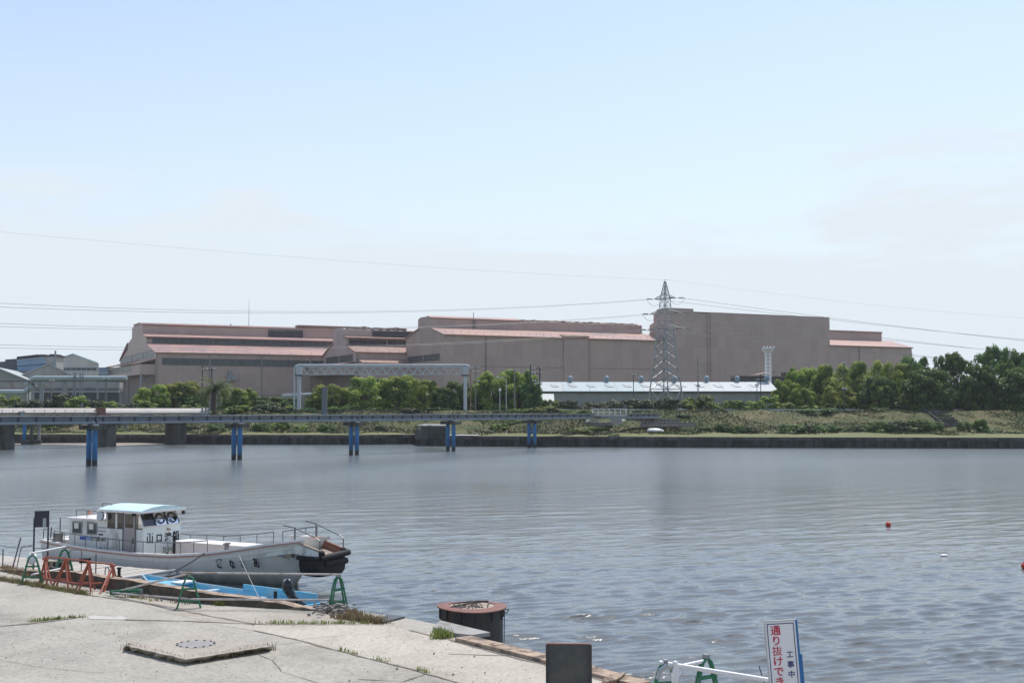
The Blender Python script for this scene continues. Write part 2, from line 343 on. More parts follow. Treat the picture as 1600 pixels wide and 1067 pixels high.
# ------------------------------------------------------------------ mesh helpers
def chain_matrix(o):
    m = Matrix.LocRotScale(o.location, o.rotation_euler, o.scale)
    return chain_matrix(o.parent) @ m if o.parent else m
class MB:
    """collects boxes, tubes, prisms and sheets and links them as one mesh object"""
    def __init__(s): s.v = []; s.f = []
    def add(s, vs_, fs):
        o = len(s.v); s.v += [tuple(v) for v in vs_]; s.f += [tuple(i + o for i in f) for f in fs]; return s
    def box(s, c, d, rz=0.0):
        x, y, z = d[0] / 2, d[1] / 2, d[2] / 2; cc, ss = math.cos(rz), math.sin(rz)
        vs_ = []
        for a, b_, e in ((-x, -y, -z), (x, -y, -z), (x, y, -z), (-x, y, -z), (-x, -y, z), (x, -y, z), (x, y, z), (-x, y, z)):
            vs_.append((c[0] + a * cc - b_ * ss, c[1] + a * ss + b_ * cc, c[2] + e))
        return s.add(vs_, [(0, 3, 2, 1), (4, 5, 6, 7), (0, 1, 5, 4), (1, 2, 6, 5), (2, 3, 7, 6), (3, 0, 4, 7)])
    def span(s, a, b_):
        """box between two opposite corners"""
        c = [(a[i] + b_[i]) / 2 for i in range(3)]; d = [abs(a[i] - b_[i]) for i in range(3)]
        return s.box(c, d)
    def tube(s, a, b_, r, n=6, r2=None, cap=True):
        a, b_ = Vector(a), Vector(b_); ax = (b_ - a)
        if ax.length < 1e-6: return s
        ax.normalize(); u = ax.orthogonal().normalized(); w = ax.cross(u); r2 = r if r2 is None else r2
        vs_ = []
        for p, q in ((a, r), (b_, r2)):
            for i in range(n):
                t = 2 * math.pi * (i + 0.5) / n; vs_.append(p + (u * math.cos(t) + w * math.sin(t)) * q)
        fs = [(i, (i + 1) % n, n + (i + 1) % n, n + i) for i in range(n)]
        if cap: fs += [tuple(range(n - 1, -1, -1)), tuple(range(n, 2 * n))]
        return s.add(vs_, fs)
    def path(s, pts, r, n=6, closed=False):
        pts = [Vector(p) for p in pts]
        if closed: pts.append(pts[0])
        for a, b_ in zip(pts, pts[1:]): s.tube(a, b_, r, n)
        return s
    def prism(s, poly, z0, z1):
        """horizontal polygon extruded upwards"""
        n = len(poly)
        ar = sum(poly[i][0] * poly[(i + 1) % n][1] - poly[(i + 1) % n][0] * poly[i][1] for i in range(n))
        if ar < 0: poly = poly[::-1]
        vs_ = [(p[0], p[1], z0) for p in poly] + [(p[0], p[1], z1) for p in poly]
        fs = [tuple(range(n - 1, -1, -1)), tuple(range(n, 2 * n))] + [(i, (i + 1) % n, n + (i + 1) % n, n + i) for i in range(n)]
        return s.add(vs_, fs)
    def profile(s, prof, x0, x1):
        """(y, z) outline extruded along x"""
        n = len(prof)
        ar = sum(prof[i][0] * prof[(i + 1) % n][1] - prof[(i + 1) % n][0] * prof[i][1] for i in range(n))
        if ar < 0: prof = prof[::-1]
        vs_ = [(x0, p[0], p[1]) for p in prof] + [(x1, p[0], p[1]) for p in prof]
        fs = [tuple(range(n - 1, -1, -1)), tuple(range(n, 2 * n))] + [(i, (i + 1) % n, n + (i + 1) % n, n + i) for i in range(n)]
        return s.add(vs_, fs)
    def slab(s, a, b_, c, d, th):
        """quad a b c d given a thickness downwards"""
        q = [Vector(p) for p in (a, b_, c, d)]; nn = (q[1] - q[0]).cross(q[3] - q[0]).normalized()
        if nn.z < 0: nn = -nn
        vs_ = q + [p - nn * th for p in q]
        return s.add(vs_, [(0, 1, 2, 3), (7, 6, 5, 4), (0, 4, 5, 1), (1, 5, 6, 2), (2, 6, 7, 3), (3, 7, 4, 0)])
    def disc(s, c, r, z0, z1, n=24, r2=None):
        r2 = r if r2 is None else r2
        return s.tube((c[0], c[1], z0), (c[0], c[1], z1), r, n, r2)
    def ball(s, c, r, n=10, sq=(1, 1, 1)):
        vs_ = []; fs = []; m_ = n // 2
        for j in range(m_ + 1):
            t = math.pi * j / m_
            for i in range(n):
                p = 2 * math.pi * i / n
                vs_.append((c[0] + r * sq[0] * math.sin(t) * math.cos(p), c[1] + r * sq[1] * math.sin(t) * math.sin(p), c[2] + r * sq[2] * math.cos(t)))
        for j in range(m_):
            for i in range(n): fs.append((j * n + i, (j + 1) * n + i, (j + 1) * n + (i + 1) % n, j * n + (i + 1) % n))
        return s.add(vs_, fs)
    def build(s, name, m, parent=None, smooth=False, world=False, label=None, kind=None):
        me = bpy.data.meshes.new(name)
        vv = s.v
        if world and parent:
            iv = chain_matrix(parent).inverted(); vv = [tuple(iv @ Vector(v)) for v in vv]
        me.from_pydata(vv, [], s.f); me.validate()
        bm = bmesh.new(); bm.from_mesh(me); bmesh.ops.recalc_face_normals(bm, faces=bm.faces); bm.to_mesh(me); bm.free()
        me.materials.append(MT[m] if isinstance(m, str) else m)
        if smooth:
            me.shade_smooth()
            try: me.set_sharp_from_angle(angle=R(40))
            except Exception: pass
        o = bpy.data.objects.new(name, me); col.objects.link(o)
        if parent: o.parent = parent
        if label: o['label'] = label
        if kind: o['kind'] = kind
        return o
def tag(o, label, cat, group=None):
    o['label'] = label; o['category'] = cat
    if group: o['group'] = group
    return o
def thing(name, label, cat, loc=(0, 0, 0), rz=0.0, group=None):
    o = bpy.data.objects.new(name, None); o.empty_display_size = 0.3; col.objects.link(o)
    o.location = loc; o.rotation_euler = (0, 0, rz)
    return tag(o, label, cat, group)
def struct(o): o['kind'] = 'structure'; return o
def dup(root, loc, rz=0.0, label=None, sc=None):
    r = root.copy(); col.objects.link(r); r.location = loc; r.rotation_euler = (0, 0, rz)
    if sc: r.scale = sc
    if label: r['label'] = label
    for ch in list(root.children):
        c = ch.copy(); col.objects.link(c); c.parent = r
        for g in ch.children:
            d = g.copy(); col.objects.link(d); d.parent = c
    return r
def share(name, me, parent, loc=(0, 0, 0), rz=0.0, sc=(1, 1, 1)):
    o = bpy.data.objects.new(name, me); col.objects.link(o); o.parent = parent
    o.location = loc; o.rotation_euler = (0, 0, rz); o.scale = sc
    return o
def np_mesh(name, v, quads=None, tris=None, m=None, smooth=False):
    me = bpy.data.meshes.new(name)
    f = quads if quads is not None else tris
    k = f.shape[1]
    me.vertices.add(len(v)); me.vertices.foreach_set('co', v.astype(np.float32).ravel())
    me.loops.add(f.size); me.loops.foreach_set('vertex_index', f.astype(np.int32).ravel())
    me.polygons.add(len(f)); me.polygons.foreach_set('loop_start', np.arange(0, f.size, k, dtype=np.int32))
    me.polygons.foreach_set('loop_total', np.full(len(f), k, dtype=np.int32))
    me.update(calc_edges=True)
    if m: me.materials.append(MT[m] if isinstance(m, str) else m)
    if smooth: me.shade_smooth()
    return me
def link(name, me, parent=None):
    o = bpy.data.objects.new(name, me); col.objects.link(o)
    if parent: o.parent = parent
    return o
def text(name, body, size, loc, rot, m, parent, extrude=0.004, sx=1.0, align='CENTER', bold=None):
    cu = bpy.data.curves.new(name, 'FONT'); cu.body = body; cu.size = size; cu.extrude = extrude
    cu.align_x = align; cu.align_y = 'CENTER'; cu.resolution_u = 3; cu.offset = size * 0.012 if bold is None else bold
    tmp = bpy.data.objects.new(name, cu); col.objects.link(tmp)
    dg = bpy.context.evaluated_depsgraph_get(); dg.update()
    me = bpy.data.meshes.new_from_object(tmp.evaluated_get(dg), depsgraph=dg)
    bpy.data.objects.remove(tmp); bpy.data.curves.remove(cu)
    me.name = name; me.materials.clear(); me.materials.append(MT[m])
    o = bpy.data.objects.new(name, me); col.objects.link(o); o.parent = parent
    o.location = loc; o.rotation_euler = rot; o.scale = (sx, 1, 1)
    return o


# ================================================================== SETTING: water
WALL = [D(-700, 640, 236), D(-100, 640, 229), P(300, 694), P(560, 694.5), P(650, 693.5), P(655, 696.5), P(900, 698), P(1250, 699.5), P(1600, 700.5), D(2300, 640, 188), D(3300, 640, 165)]
WALL = [Vector((p.x, p.y, 0)) for p in WALL]
WX = np.array([p.x for p in WALL]); WY = np.array([p.y for p in WALL])
def wall_y(x): return np.interp(x, WX, WY)
GROUND = 5.75
def bank_z(x, t):
    """height of the far bank at x, t metres behind the river wall"""
    x = np.asarray(x, float); t = np.asarray(t, float)
    n1 = np.sin(x * 0.21 + 1.0) * np.sin(t * 0.3 + x * 0.05) * 0.25 + np.sin(x * 0.53 + t * 0.4) * 0.12 + np.sin(x * 1.3 + 2) * np.sin(t * 0.9) * 0.08
    wr = np.clip((x - 12) / 25, 0, 1)                     # 0 left of the culvert, 1 right of it
    berm = 8 + 20 * wr
    run = 26 - 6 * wr
    s = np.clip((t - berm) / run, 0, 1); s = s * s * (3 - 2 * s)
    z = 1.72 + 0.3 * np.clip(t / berm, 0, 1) + (6.02 - 2.02) * s
    z = z + n1 * np.clip(t / 6, 0, 1) * np.clip((berm + run + 4 - t) / 5, 0, 1)
    z = np.where(t > berm + run + 6, np.maximum(GROUND, 6.02 - (t - berm - run - 6) * 0.1), z)
    return z

def make_water():
    ys = [24.0]
    while ys[-1] < 245: ys.append(ys[-1] + max(0.05, ys[-1] ** 2 / 7660 * (0.42 if ys[-1] < 75 else 0.62)))
    ys = np.array(ys); nc = 760
    rat = np.linspace(-0.62, 0.62, nc)
    Yg = np.repeat(ys[:, None], nc, 1); Xg = rat[None, :] * Yg
    dy = np.gradient(ys)[:, None]; dx = (Yg * (rat[1] - rat[0]))
    Z = np.zeros_like(Xg); DX = np.zeros_like(Xg); DY = np.zeros_like(Xg)
    r = np.random.RandomState(5)
    patch = 0.95 + 0.2 * np.sin(Xg * 0.07 + Yg * 0.045 + 1) * np.sin(Xg * 0.031 - Yg * 0.06)
    for i in range(14):         # wind groups: the ripples bunch into short rows
        L_ = r.uniform(2.5, 9); t_ = R(104) + r.normal(0, .5); patch = patch + .085 * np.sin(2 * math.pi / L_ * (Xg * math.cos(t_) * .5 + Yg * math.sin(t_)) + r.uniform(0, 6.28))
    patch = np.clip(patch, .5, 1.18)
    for i in range(96):
        lam = 0.27 * (13.0 ** (i / 95.0)) * r.uniform(.95, 1.05)
        th = R(114) + r.normal(0, 0.27)         # travel direction from +X
        k = 2 * math.pi / lam
        slope = 0.064 * math.exp(-(math.log(lam / 0.46) / 0.62) ** 2) + (0.006 if lam > 1.0 else 0.002)
        a = slope / k
        fade = np.clip(1.6 - np.maximum(dy * abs(math.sin(th)), dx * abs(math.cos(th))) * 5 / lam, 0, 1)
        ph = k * (Xg * math.cos(th) + Yg * math.sin(th)) + r.uniform(0, 6.28)
        Z += a * fade * np.sin(ph); q_ = a * fade * np.cos(ph) * 1.1; DX += q_ * math.cos(th); DY += q_ * math.sin(th)
    Z *= patch; Xg = Xg + DX * patch; Yg = Yg + DY * patch
    nr_, nc_ = Xg.shape
    v = np.stack([Xg, Yg, Z], -1).reshape(-1, 3)
    idx = np.arange(nr_ * nc_).reshape(nr_, nc_)
    q = np.stack([idx[:-1, :-1], idx[:-1, 1:], idx[1:, 1:], idx[1:, :-1]], -1).reshape(-1, 4)
    b0 = len(v)
    v = np.vstack([v, np.array([[-2500, -600, -0.45], [2500, -600, -0.45], [2500, 420, -0.45], [-2500, 420, -0.45]])])
    q = np.vstack([q, np.array([[b0, b0 + 1, b0 + 2, b0 + 3]])])
    m, n, l, b = nodes('river water')
    b.inputs['Base Color'].default_value = (0.1, 0.113, 0.112, 1)
    b.inputs['Roughness'].default_value = 0.07
    b.inputs['IOR'].default_value = 1.52
    t = n.new('ShaderNodeTexCoord')
    mp = n.new('ShaderNodeMapping'); mp.inputs['Rotation'].default_value = (0, 0, R(-14)); mp.inputs['Scale'].default_value = (0.5, 1.0, 1)
    l.new(t.outputs['Object'], mp.inputs['Vector'])
    n1 = n.new('ShaderNodeTexNoise'); n1.inputs['Scale'].default_value = 1.5; n1.inputs['Detail'].default_value = 5; n1.inputs['Roughness'].default_value = 0.62
    n1.inputs['Distortion'].default_value = 0.5
    l.new(mp.outputs[0], n1.inputs['Vector'])
    # wind patches change how ruffled the surface is
    n2 = n.new('ShaderNodeTexNoise'); n2.inputs['Scale'].default_value = 0.035; n2.inputs['Detail'].default_value = 3
    mp2 = n.new('ShaderNodeMapping'); mp2.inputs['Scale'].default_value = (0.5, 1.6, 1); l.new(t.outputs['Object'], mp2.inputs['Vector']); l.new(mp2.outputs[0], n2.inputs['Vector'])
    mr = n.new('ShaderNodeMapRange'); mr.inputs['From Min'].default_value = 0.35; mr.inputs['From Max'].default_value = 0.65
    mr.inputs['To Min'].default_value = 0.02; mr.inputs['To Max'].default_value = 0.06
    l.new(n2.outputs['Fac'], mr.inputs['Value'])
    bp = n.new('ShaderNodeBump'); bp.inputs['Strength'].default_value = 1.0
    l.new(mr.outputs[0], bp.inputs['Distance']); l.new(n1.outputs['Fac'], bp.inputs['Height'])
    l.new(bp.outputs[0], b.inputs['Normal'])
    # ripples too fine to model make the open river rougher away from the sheltered quay
    sy = n.new('ShaderNodeSeparateXYZ'); l.new(t.outputs['Object'], sy.inputs[0])
    rr = n.new('ShaderNodeMapRange'); rr.inputs['From Min'].default_value = 45; rr.inputs['From Max'].default_value = 150
    rr.inputs['To Min'].default_value = 0.06; rr.inputs['To Max'].default_value = 0.24
    l.new(sy.outputs['Y'], rr.inputs['Value']); l.new(rr.outputs[0], b.inputs['Roughness'])
    me = np_mesh('river_water', v, quads=q, m=m, smooth=True)
    struct(link('river_water', me))
make_water()

# ================================================================== SETTING: far bank and land
def mat_bank():
    m, n, l, b = nodes('weedy bank')
    t = n.new('ShaderNodeTexCoord')
    n1 = n.new('ShaderNodeTexNoise'); n1.inputs['Scale'].default_value = 0.12; n1.inputs['Detail'].default_value = 8; n1.inputs['Roughness'].default_value = 0.7
    l.new(t.outputs['Object'], n1.inputs['Vector'])
    r = ramp(n, [(0.34, (0.04, 0.06, 0.018)), (0.46, (0.075, 0.095, 0.026)), (0.56, (0.13, 0.12, 0.045)), (0.68, (0.2, 0.16, 0.085))]); l.new(n1.outputs['Fac'], r.inputs['Fac'])
    n2 = n.new('ShaderNodeTexNoise'); n2.inputs['Scale'].default_value = 1.7; n2.inputs['Detail'].default_value = 6
    l.new(t.outputs['Object'], n2.inputs['Vector'])
    mx = n.new('ShaderNodeMix'); mx.data_type = 'RGBA'; mx.blend_type = 'MULTIPLY'; mx.inputs['Factor'].default_value = 0.55
    r2 = ramp(n, [(0.3, (0.45, 0.5, 0.45)), (0.7, (1.15, 1.1, 1.0))]); l.new(n2.outputs['Fac'], r2.inputs['Fac'])
    sz = n.new('ShaderNodeSeparateXYZ'); l.new(t.outputs['Object'], sz.inputs[0])
    mrz = n.new('ShaderNodeMapRange'); mrz.inputs['From Min'].default_value = 2.0; mrz.inputs['From Max'].default_value = 2.6; mrz.inputs['To Min'].default_value = 0.75; mrz.inputs['To Max'].default_value = 0
    l.new(sz.outputs['Z'], mrz.inputs['Value'])
    mb_ = n.new('ShaderNodeMix'); mb_.data_type = 'RGBA'; l.new(mrz.outputs[0], mb_.inputs['Factor']); l.new(r.outputs['Color'], mb_.inputs[6]); mb_.inputs[7].default_value = (0.2, 0.2, 0.075, 1)   # mown turf on the berm
    l.new(mb_.outputs[2], mx.inputs[6]); l.new(r2.outputs['Color'], mx.inputs[7]); l.new(mx.outputs[2], b.inputs['Base Color'])
    b.inputs['Roughness'].default_value = 0.95
    return m
MT['bank'] = mat_bank()
def make_bank():
    xs = np.concatenate([np.linspace(-190, -90, 60)[:-1], np.linspace(-90, 130, 520), np.linspace(130, 380, 120)[1:]])
    ts = np.concatenate([[0.0], np.linspace(0.4, 66, 110), [90, 140, 300, 800, 2000]])
    X = np.repeat(xs[None, :], len(ts), 0); T = np.repeat(ts[:, None], len(xs), 1)
    Z = bank_z(X, T)
    far = np.clip((T - 140) / 3000, 0, 3)
    X2 = X * (1 + far * 12); Y = wall_y(X) + T
    v = np.stack([X2, Y, Z], -1).reshape(-1, 3); idx = np.arange(X.size).reshape(X.shape)
    q = np.stack([idx[:-1, :-1], idx[:-1, 1:], idx[1:, 1:], idx[1:, :-1]], -1).reshape(-1, 4)
    struct(link('far_bank_ground', np_mesh('far_bank_ground', v, quads=q, m='bank', smooth=True)))
make_bank()

# river wall: one capping beam and individual sheet piles in view, each bay its own part
w = thing('river_wall', 'long dark steel and concrete river wall along the far bank', 'river wall', (WALL[2].x, WALL[2].y, 0))
body = MB(); cap = MB()
for a, b_ in zip(WALL, WALL[1:]):
    d = (b_ - a); L = d.length; d.normalize(); nrm = Vector((d.y, -d.x, 0))
    if nrm.y > 0: nrm = -nrm
    # ribbed face made of alternate proud and recessed pans
    k = max(1, int(L / 0.8)) if -80 < a.x < 130 else 1
    for i in range(k):
        p0 = a + d * (L * i / k); p1 = a + d * (L * (i + 1) / k); off = 0.22 * (i % 2)
        q0 = p0 + nrm * off; q1 = p1 + nrm * off
        body.add([q0 + Vector((0, 0, -1)), q1 + Vector((0, 0, -1)), q1 + Vector((0, 0, 1.25)), q0 + Vector((0, 0, 1.25))], [(0, 1, 2, 3)])
        if i: body.add([p0 + Vector((0, 0, -1)), p0 + nrm * 0.22 + Vector((0, 0, -1)), p0 + nrm * 0.22 + Vector((0, 0, 1.25)), p0 + Vector((0, 0, 1.25))], [(0, 1, 2, 3)])
    c0, c1 = a + nrm * 0.3, b_ + nrm * 0.3; e0, e1 = a - nrm * 0.5, b_ - nrm * 0.5
    cap.add([Vector((p.x, p.y, z)) for z in (1.2, 1.76) for p in (c0, c1, e1, e0)], [(0, 1, 5, 4), (4, 5, 6, 7), (1, 2, 6, 5), (3, 0, 4, 7), (0, 3, 2, 1)])
o = body.build('sheet_piling', 'seawall', w, world=True, kind='stuff')
cap.build('capping_beam', 'concrete_dark', w, world=True)

# shoal of pale sand under the pipe bridge and a rock at its end
sh = MB()
pts = [P(150, 692, .03), P(200, 688, .25), P(262, 687, .3), P(300, 690, .1), P(330, 693, 0), P(270, 695.5, -.05), P(190, 697.5, -.05), P(60, 695, -.05), P(-60, 694, -.05), P(-60, 690, .1), P(40, 689, .2)]
c = P(215, 691.5, .28); sh.add([c] + pts, [(0, i + 1, (i + 1) % len(pts) + 1) for i in range(len(pts))])
MT['sand'] = mat('wet sand', (0.26, 0.22, 0.175), 0.8, 0.25, 0.4)
struct(sh.build('sand_shoal', 'sand', smooth=True))

# ================================================================== SETTING: quay
ND = Vector((0.49, 0.87, 0))
QZ = 1.1
KB = [(-160, 872), (-60, 884), (0, 892), (100, 909), (200, 926), (300, 941), (400, 948.5), (490, 954)]
KH = [0.04, 0.04, 0.06, 0.33, 0.35, 0.33, 0.2, 0.03]
kb = [P(x, y, QZ) for x, y in KB]
ko = [p + ND * 0.42 for p in kb]
E2 = [P(545, 952, QZ), P(600, 960, QZ), P(640, 966.5, QZ), P(688, 976, QZ), P(735, 986.5, QZ), P(735.5, 996, QZ), P(790, 1010, QZ), P(840, 1022, QZ), P(930, 1045, QZ), P(1015, 1067, QZ)]
e_dir = (E2[-1] - E2[-2]).normalized()
E3 = [E2[-1] + Vector((0.9, -1.5, 0)), E2[-1] + Vector((2.6, -3.2, 0)), E2[-1] + Vector((8, -6.5, 0)), E2[-1] + Vector((60, -16, 0))]
edge = [ko[0] + Vector((-0.87, 0.49, 0)) * 60] + ko + E2 + E3
poly = edge + [Vector((65, -70, 0)), Vector((-110, -70, 0)), Vector((-110, 60, 0))]
def mat_quay(name, base, crackf=1.0):
    m, n, l, b = nodes(name)
    t = n.new('ShaderNodeTexCoord')
    def noise(sc, det=6, ro=0.65):
        x = n.new('ShaderNodeTexNoise'); x.inputs['Scale'].default_value = sc; x.inputs['Detail'].default_value = det; x.inputs['Roughness'].default_value = ro
        l.new(t.outputs['Object'], x.inputs['Vector']); return x
    a = noise(0.35, 8); r = ramp(n, [(0.3, c4(base, 0.8)), (0.5, c4(base)), (0.72, c4(base, 1.14))]); l.new(a.outputs['Fac'], r.inputs['Fac'])
    g = noise(9, 8, 0.75); rg = ramp(n, [(0.3, (0.62, 0.62, 0.62)), (0.55, (1.04, 1.04, 1.04)), (0.75, (1.16, 1.16, 1.15))]); l.new(g.outputs['Fac'], rg.inputs['Fac'])
    mx = n.new('ShaderNodeMix'); mx.data_type = 'RGBA'; mx.blend_type = 'MULTIPLY'; mx.inputs['Factor'].default_value = 1
    l.new(r.outputs['Color'], mx.inputs[6]); l.new(rg.outputs['Color'], mx.inputs[7])
    # broad damp and oil stains
    st = noise(0.55, 9, 0.72); rst = ramp(n, [(0.5, (1, 1, 1)), (0.62, (0.8, 0.79, 0.77)), (0.72, (0.92, 0.9, 0.87))]); l.new(st.outputs['Fac'], rst.inputs['Fac'])
    mst = n.new('ShaderNodeMix'); mst.data_type = 'RGBA'; mst.blend_type = 'MULTIPLY'; mst.inputs['Factor'].default_value = 1
    l.new(mx.outputs[2], mst.inputs[6]); l.new(rst.outputs['Color'], mst.inputs[7]); mx = mst
    # dark grit and pits
    s = noise(38, 3, 0.5); rs = ramp(n, [(0.63, (0, 0, 0)), (0.7, (1, 1, 1))]); l.new(s.outputs['Fac'], rs.inputs['Fac'])
    mx2 = n.new('ShaderNodeMix'); mx2.data_type = 'RGBA'; l.new(rs.outputs['Color'], mx2.inputs['Factor']); l.new(mx.outputs[2], mx2.inputs[6]); mx2.inputs[7].default_value = (0.16, 0.14, 0.11, 1)
    # wandering hairline cracks
    dn = noise(0.9, 4); vm = n.new('ShaderNodeVectorMath'); vm.operation = 'MULTIPLY_ADD'
    l.new(dn.outputs['Color'], vm.inputs[0]); vm.inputs[1].default_value = (1.6, 1.6, 1.6); l.new(t.outputs['Object'], vm.inputs[2])
    vo = n.new('ShaderNodeTexVoronoi'); vo.feature = 'DISTANCE_TO_EDGE'; vo.inputs['Scale'].default_value = 0.16; l.new(vm.outputs[0], vo.inputs['Vector'])
    rc = ramp(n, [(0.0, (1, 1, 1)), (0.006, (0, 0, 0))]); l.new(vo.outputs['Distance'], rc.inputs['Fac'])
    cm = n.new('ShaderNodeMath'); cm.operation = 'MULTIPLY'; cm.inputs[1].default_value = 0.45 * crackf; l.new(rc.outputs['Color'], cm.inputs[0])
    mx3 = n.new('ShaderNodeMix'); mx3.data_type = 'RGBA'; l.new(cm.outputs[0], mx3.inputs['Factor']); l.new(mx2.outputs[2], mx3.inputs[6]); mx3.inputs[7].default_value = (0.17, 0.15, 0.12, 1)
    l.new(mx3.outputs[2], b.inputs['Base Color']); b.inputs['Roughness'].default_value = 0.9
    bp = n.new('ShaderNodeBump'); bp.inputs['Distance'].default_value = 0.015; l.new(g.outputs['Fac'], bp.inputs['Height']); l.new(bp.outputs[0], b.inputs['Normal'])
    return m
MT['quay'] = mat_quay('old grey quay concrete', (0.41, 0.38, 0.325))
MT['quay_pale'] = mat_quay('newer pale quay concrete', (0.485, 0.435, 0.365), 0.25)
MT['quay_mid'] = mat_quay('buff quay concrete', (0.42, 0.375, 0.315), 0.4)
struct(MB().prism([(p.x, p.y) for p in poly], -1.5, QZ).build('quay', 'quay'))
def sheet(name, pts, z, m):
    ps = [P(x, y, z) for x, y in pts]
    return struct(MB().add(ps, [tuple(range(len(ps)))]).build(name, m))
sheet('pale_concrete_paving', [(398, 984), (330, 974), (420, 976), (600, 975.5), (640, 984), (700, 998), (740, 1010), (790, 1023.5), (840, 1035), (925, 1057), (1000, 1080), (1060, 1110), (900, 1110), (722, 1068), (660, 1049), (530, 1016)], QZ + 0.004, 'quay_pale')
sheet('buff_concrete_strip', [(210, 931), (300, 951), (420, 957), (500, 958), (545, 962), (600, 971), (420, 974), (330, 972), (240, 952)], QZ + 0.004, 'quay_mid')
sheet('white_patch', [(136, 962.5), (150, 961.5), (176, 963), (190, 962), (200, 966), (190, 967.5), (160, 967), (140, 966.5)], QZ + 0.008, 'concrete_pale')
def joint(pts, wdt, m='dark_steel', z=QZ + 0.012):
    mb = MB(); ps = [P(x, y, z) for x, y in pts]
    out = []
    for a, b_ in zip(ps, ps[1:]):
        k = max(1, int((b_ - a).length / 0.25))
        for i in range(k): out.append(a + (b_ - a) * (i / k))
    out.append(ps[-1])
    L = []; Rr = []
    for i, p in enumerate(out):
        d = (out[min(i + 1, len(out) - 1)] - out[max(i - 1, 0)]).normalized(); nn = Vector((-d.y, d.x, 0))
        ww = wdt * rnd.uniform(0.35, 1.3); j = nn * rnd.uniform(-0.3, 0.3) * wdt
        L.append(p + nn * ww / 2 + j); Rr.append(p - nn * ww / 2 + j)
    n_ = len(out)
    mb.add(L + Rr, [(i, i + 1, n_ + i + 1, n_ + i) for i in range(n_ - 1)])
    return struct(mb.build('paving_joint', m))
MT['stone_pale'] = mat('worn cast manhole cover', (0.27, 0.26, 0.25), 0.8, 0.2, 8)
MT['joint'] = mat('dirt filled joint', (0.2, 0.175, 0.14), 0.95, 0.35, 6)
joint([(398, 984), (470, 1000), (530, 1016), (590, 1031), (660, 1049), (722, 1068)], 0.07, 'joint')
joint([(196, 967.5), (300, 970), (420, 975), (600, 975)], 0.09, 'joint')
joint([(0, 906), (60, 916), (130, 928), (205, 938), (330, 962), (400, 975)], 0.08, 'joint')
joint([(0, 978), (60, 972), (130, 963)], 0.12, 'joint')
joint([(640, 984), (700, 998), (740, 1010), (790, 1023.5), (840, 1035), (925, 1057), (990, 1076)], 0.09, 'joint')
joint([(700, 1021), (800, 1024)], 0.04, 'joint')
joint([(380, 1010), (430, 1006), (470, 1003)], 0.03, 'joint')
joint([(560, 1060), (630, 1064), (665, 1052)], 0.04, 'joint')
joint([(400, 1020), (425, 1030), (440, 1048), (500, 1067)], 0.025, 'joint')
joint([(0, 1030), (60, 1041), (150, 1050), (200, 1046)], 0.02, 'joint')

# raised kerb wall on the edge
kw = MB(); n_ = len(kb)
rowsA = []
def subdiv(a, b_, k, i): return a + (b_ - a) * (i / k)
pb, pt_, po = [], [], []
for i in range(n_ - 1):
    for j in range(6):
        f = j / 6; p = kb[i].lerp(kb[i + 1], f); h = KH[i] + (KH[i + 1] - KH[i]) * f + rnd.uniform(-0.025, 0.02)
        jit = ND * rnd.uniform(-0.03, 0.03)
        pb.append(p + Vector((0, 0, 0.0)) - ND * 0.05); pt_.append(p + jit + Vector((0, 0, max(h, 0.01)))); po.append(p + ND * 0.415 + Vector((0, 0, max(h - 0.02, 0.01))))
pb.append(kb[-1]); pt_.append(kb[-1] + Vector((0, 0, 0.02))); po.append(kb[-1] + ND * 0.4 + Vector((0, 0, 0.02)))
pd = [Vector((p.x, p.y, QZ - 0.05)) for p in po]
N = len(pb); kw.add(pb + pt_ + po + pd, [f for i in range(N - 1) for f in ((N + i, N + i + 1, 2 * N + i + 1, 2 * N + i), (2 * N + i, 2 * N + i + 1, 3 * N + i + 1, 3 * N + i))] + [(0, N, 2 * N, 3 * N)])
kwo = kw.build('kerb_wall', 'kerb'); MB().add(pb + pt_, [(i, i + 1, N + i + 1, N + i) for i in range(N - 1)]).build('kerb_face', 'kerb_face', kwo)
tag(kwo, 'low brown stained kerb wall on the quay edge in front of the moored boats', 'kerb')
# lower kerb beams at the bend of the quay
segs = [[(735, 998), (790, 1011)], [(791, 1011.2), (860, 1028)], [(861, 1028.2), (935, 1047)], [(936, 1047.2), (1018, 1069)]]
for i, sg in enumerate(segs):
    a, b_ = P(*sg[0], QZ), P(*sg[1], QZ); d = (b_ - a).normalized(); nn = Vector((d.y, -d.x, 0))
    if nn.y > 0: nn = -nn
    a, b_ = a + nn * 0.02, b_ + nn * 0.02; q = [a, b_, b_ + nn * 0.42, a + nn * 0.42]
    mb = MB().add([v + Vector((0, 0, z)) for z in (-0.03, 0.085 - 0.006 * i) for v in q], [(0, 1, 5, 4), (1, 2, 6, 5), (2, 3, 7, 6), (3, 0, 4, 7), (4, 5, 6, 7)])
    tag(mb.build('kerb_stone', 'kerb'), ['flat tan kerb stone beside the rusty mooring dolphin', 'second tan kerb stone along the bend of the quay', 'cracked tan kerb stone behind the dark steel board', 'tan kerb stone with a broken end near the green arched barrier'][i], 'kerb stone', 'kerb stones at the bend of the quay')
pl = MB().prism([tuple(P(x, y, QZ)[:2]) for x, y in [(688, 974.5), (766, 993.5), (738, 997.5), (712, 995), (676, 985)]], QZ + 0.002, QZ + 0.09)
tag(pl.build('concrete_ledge', 'concrete'), 'flat grey concrete ledge jutting out over the water beside the rusty dolphin', 'ledge')
pl = MB().prism([tuple(P(x, y, QZ)[:2]) for x, y in [(590, 972), (604, 962), (633, 965.5), (600, 974)]], QZ + 0.015, QZ + 0.05)
tag(pl.build('steel_plate', 'dark_steel'), 'thin dark steel plate lying on the quay edge past the rubble heap', 'plate')
pl = MB()
a, b_ = P(938, 1068, QZ + .1), P(970, 1058, QZ + .1)
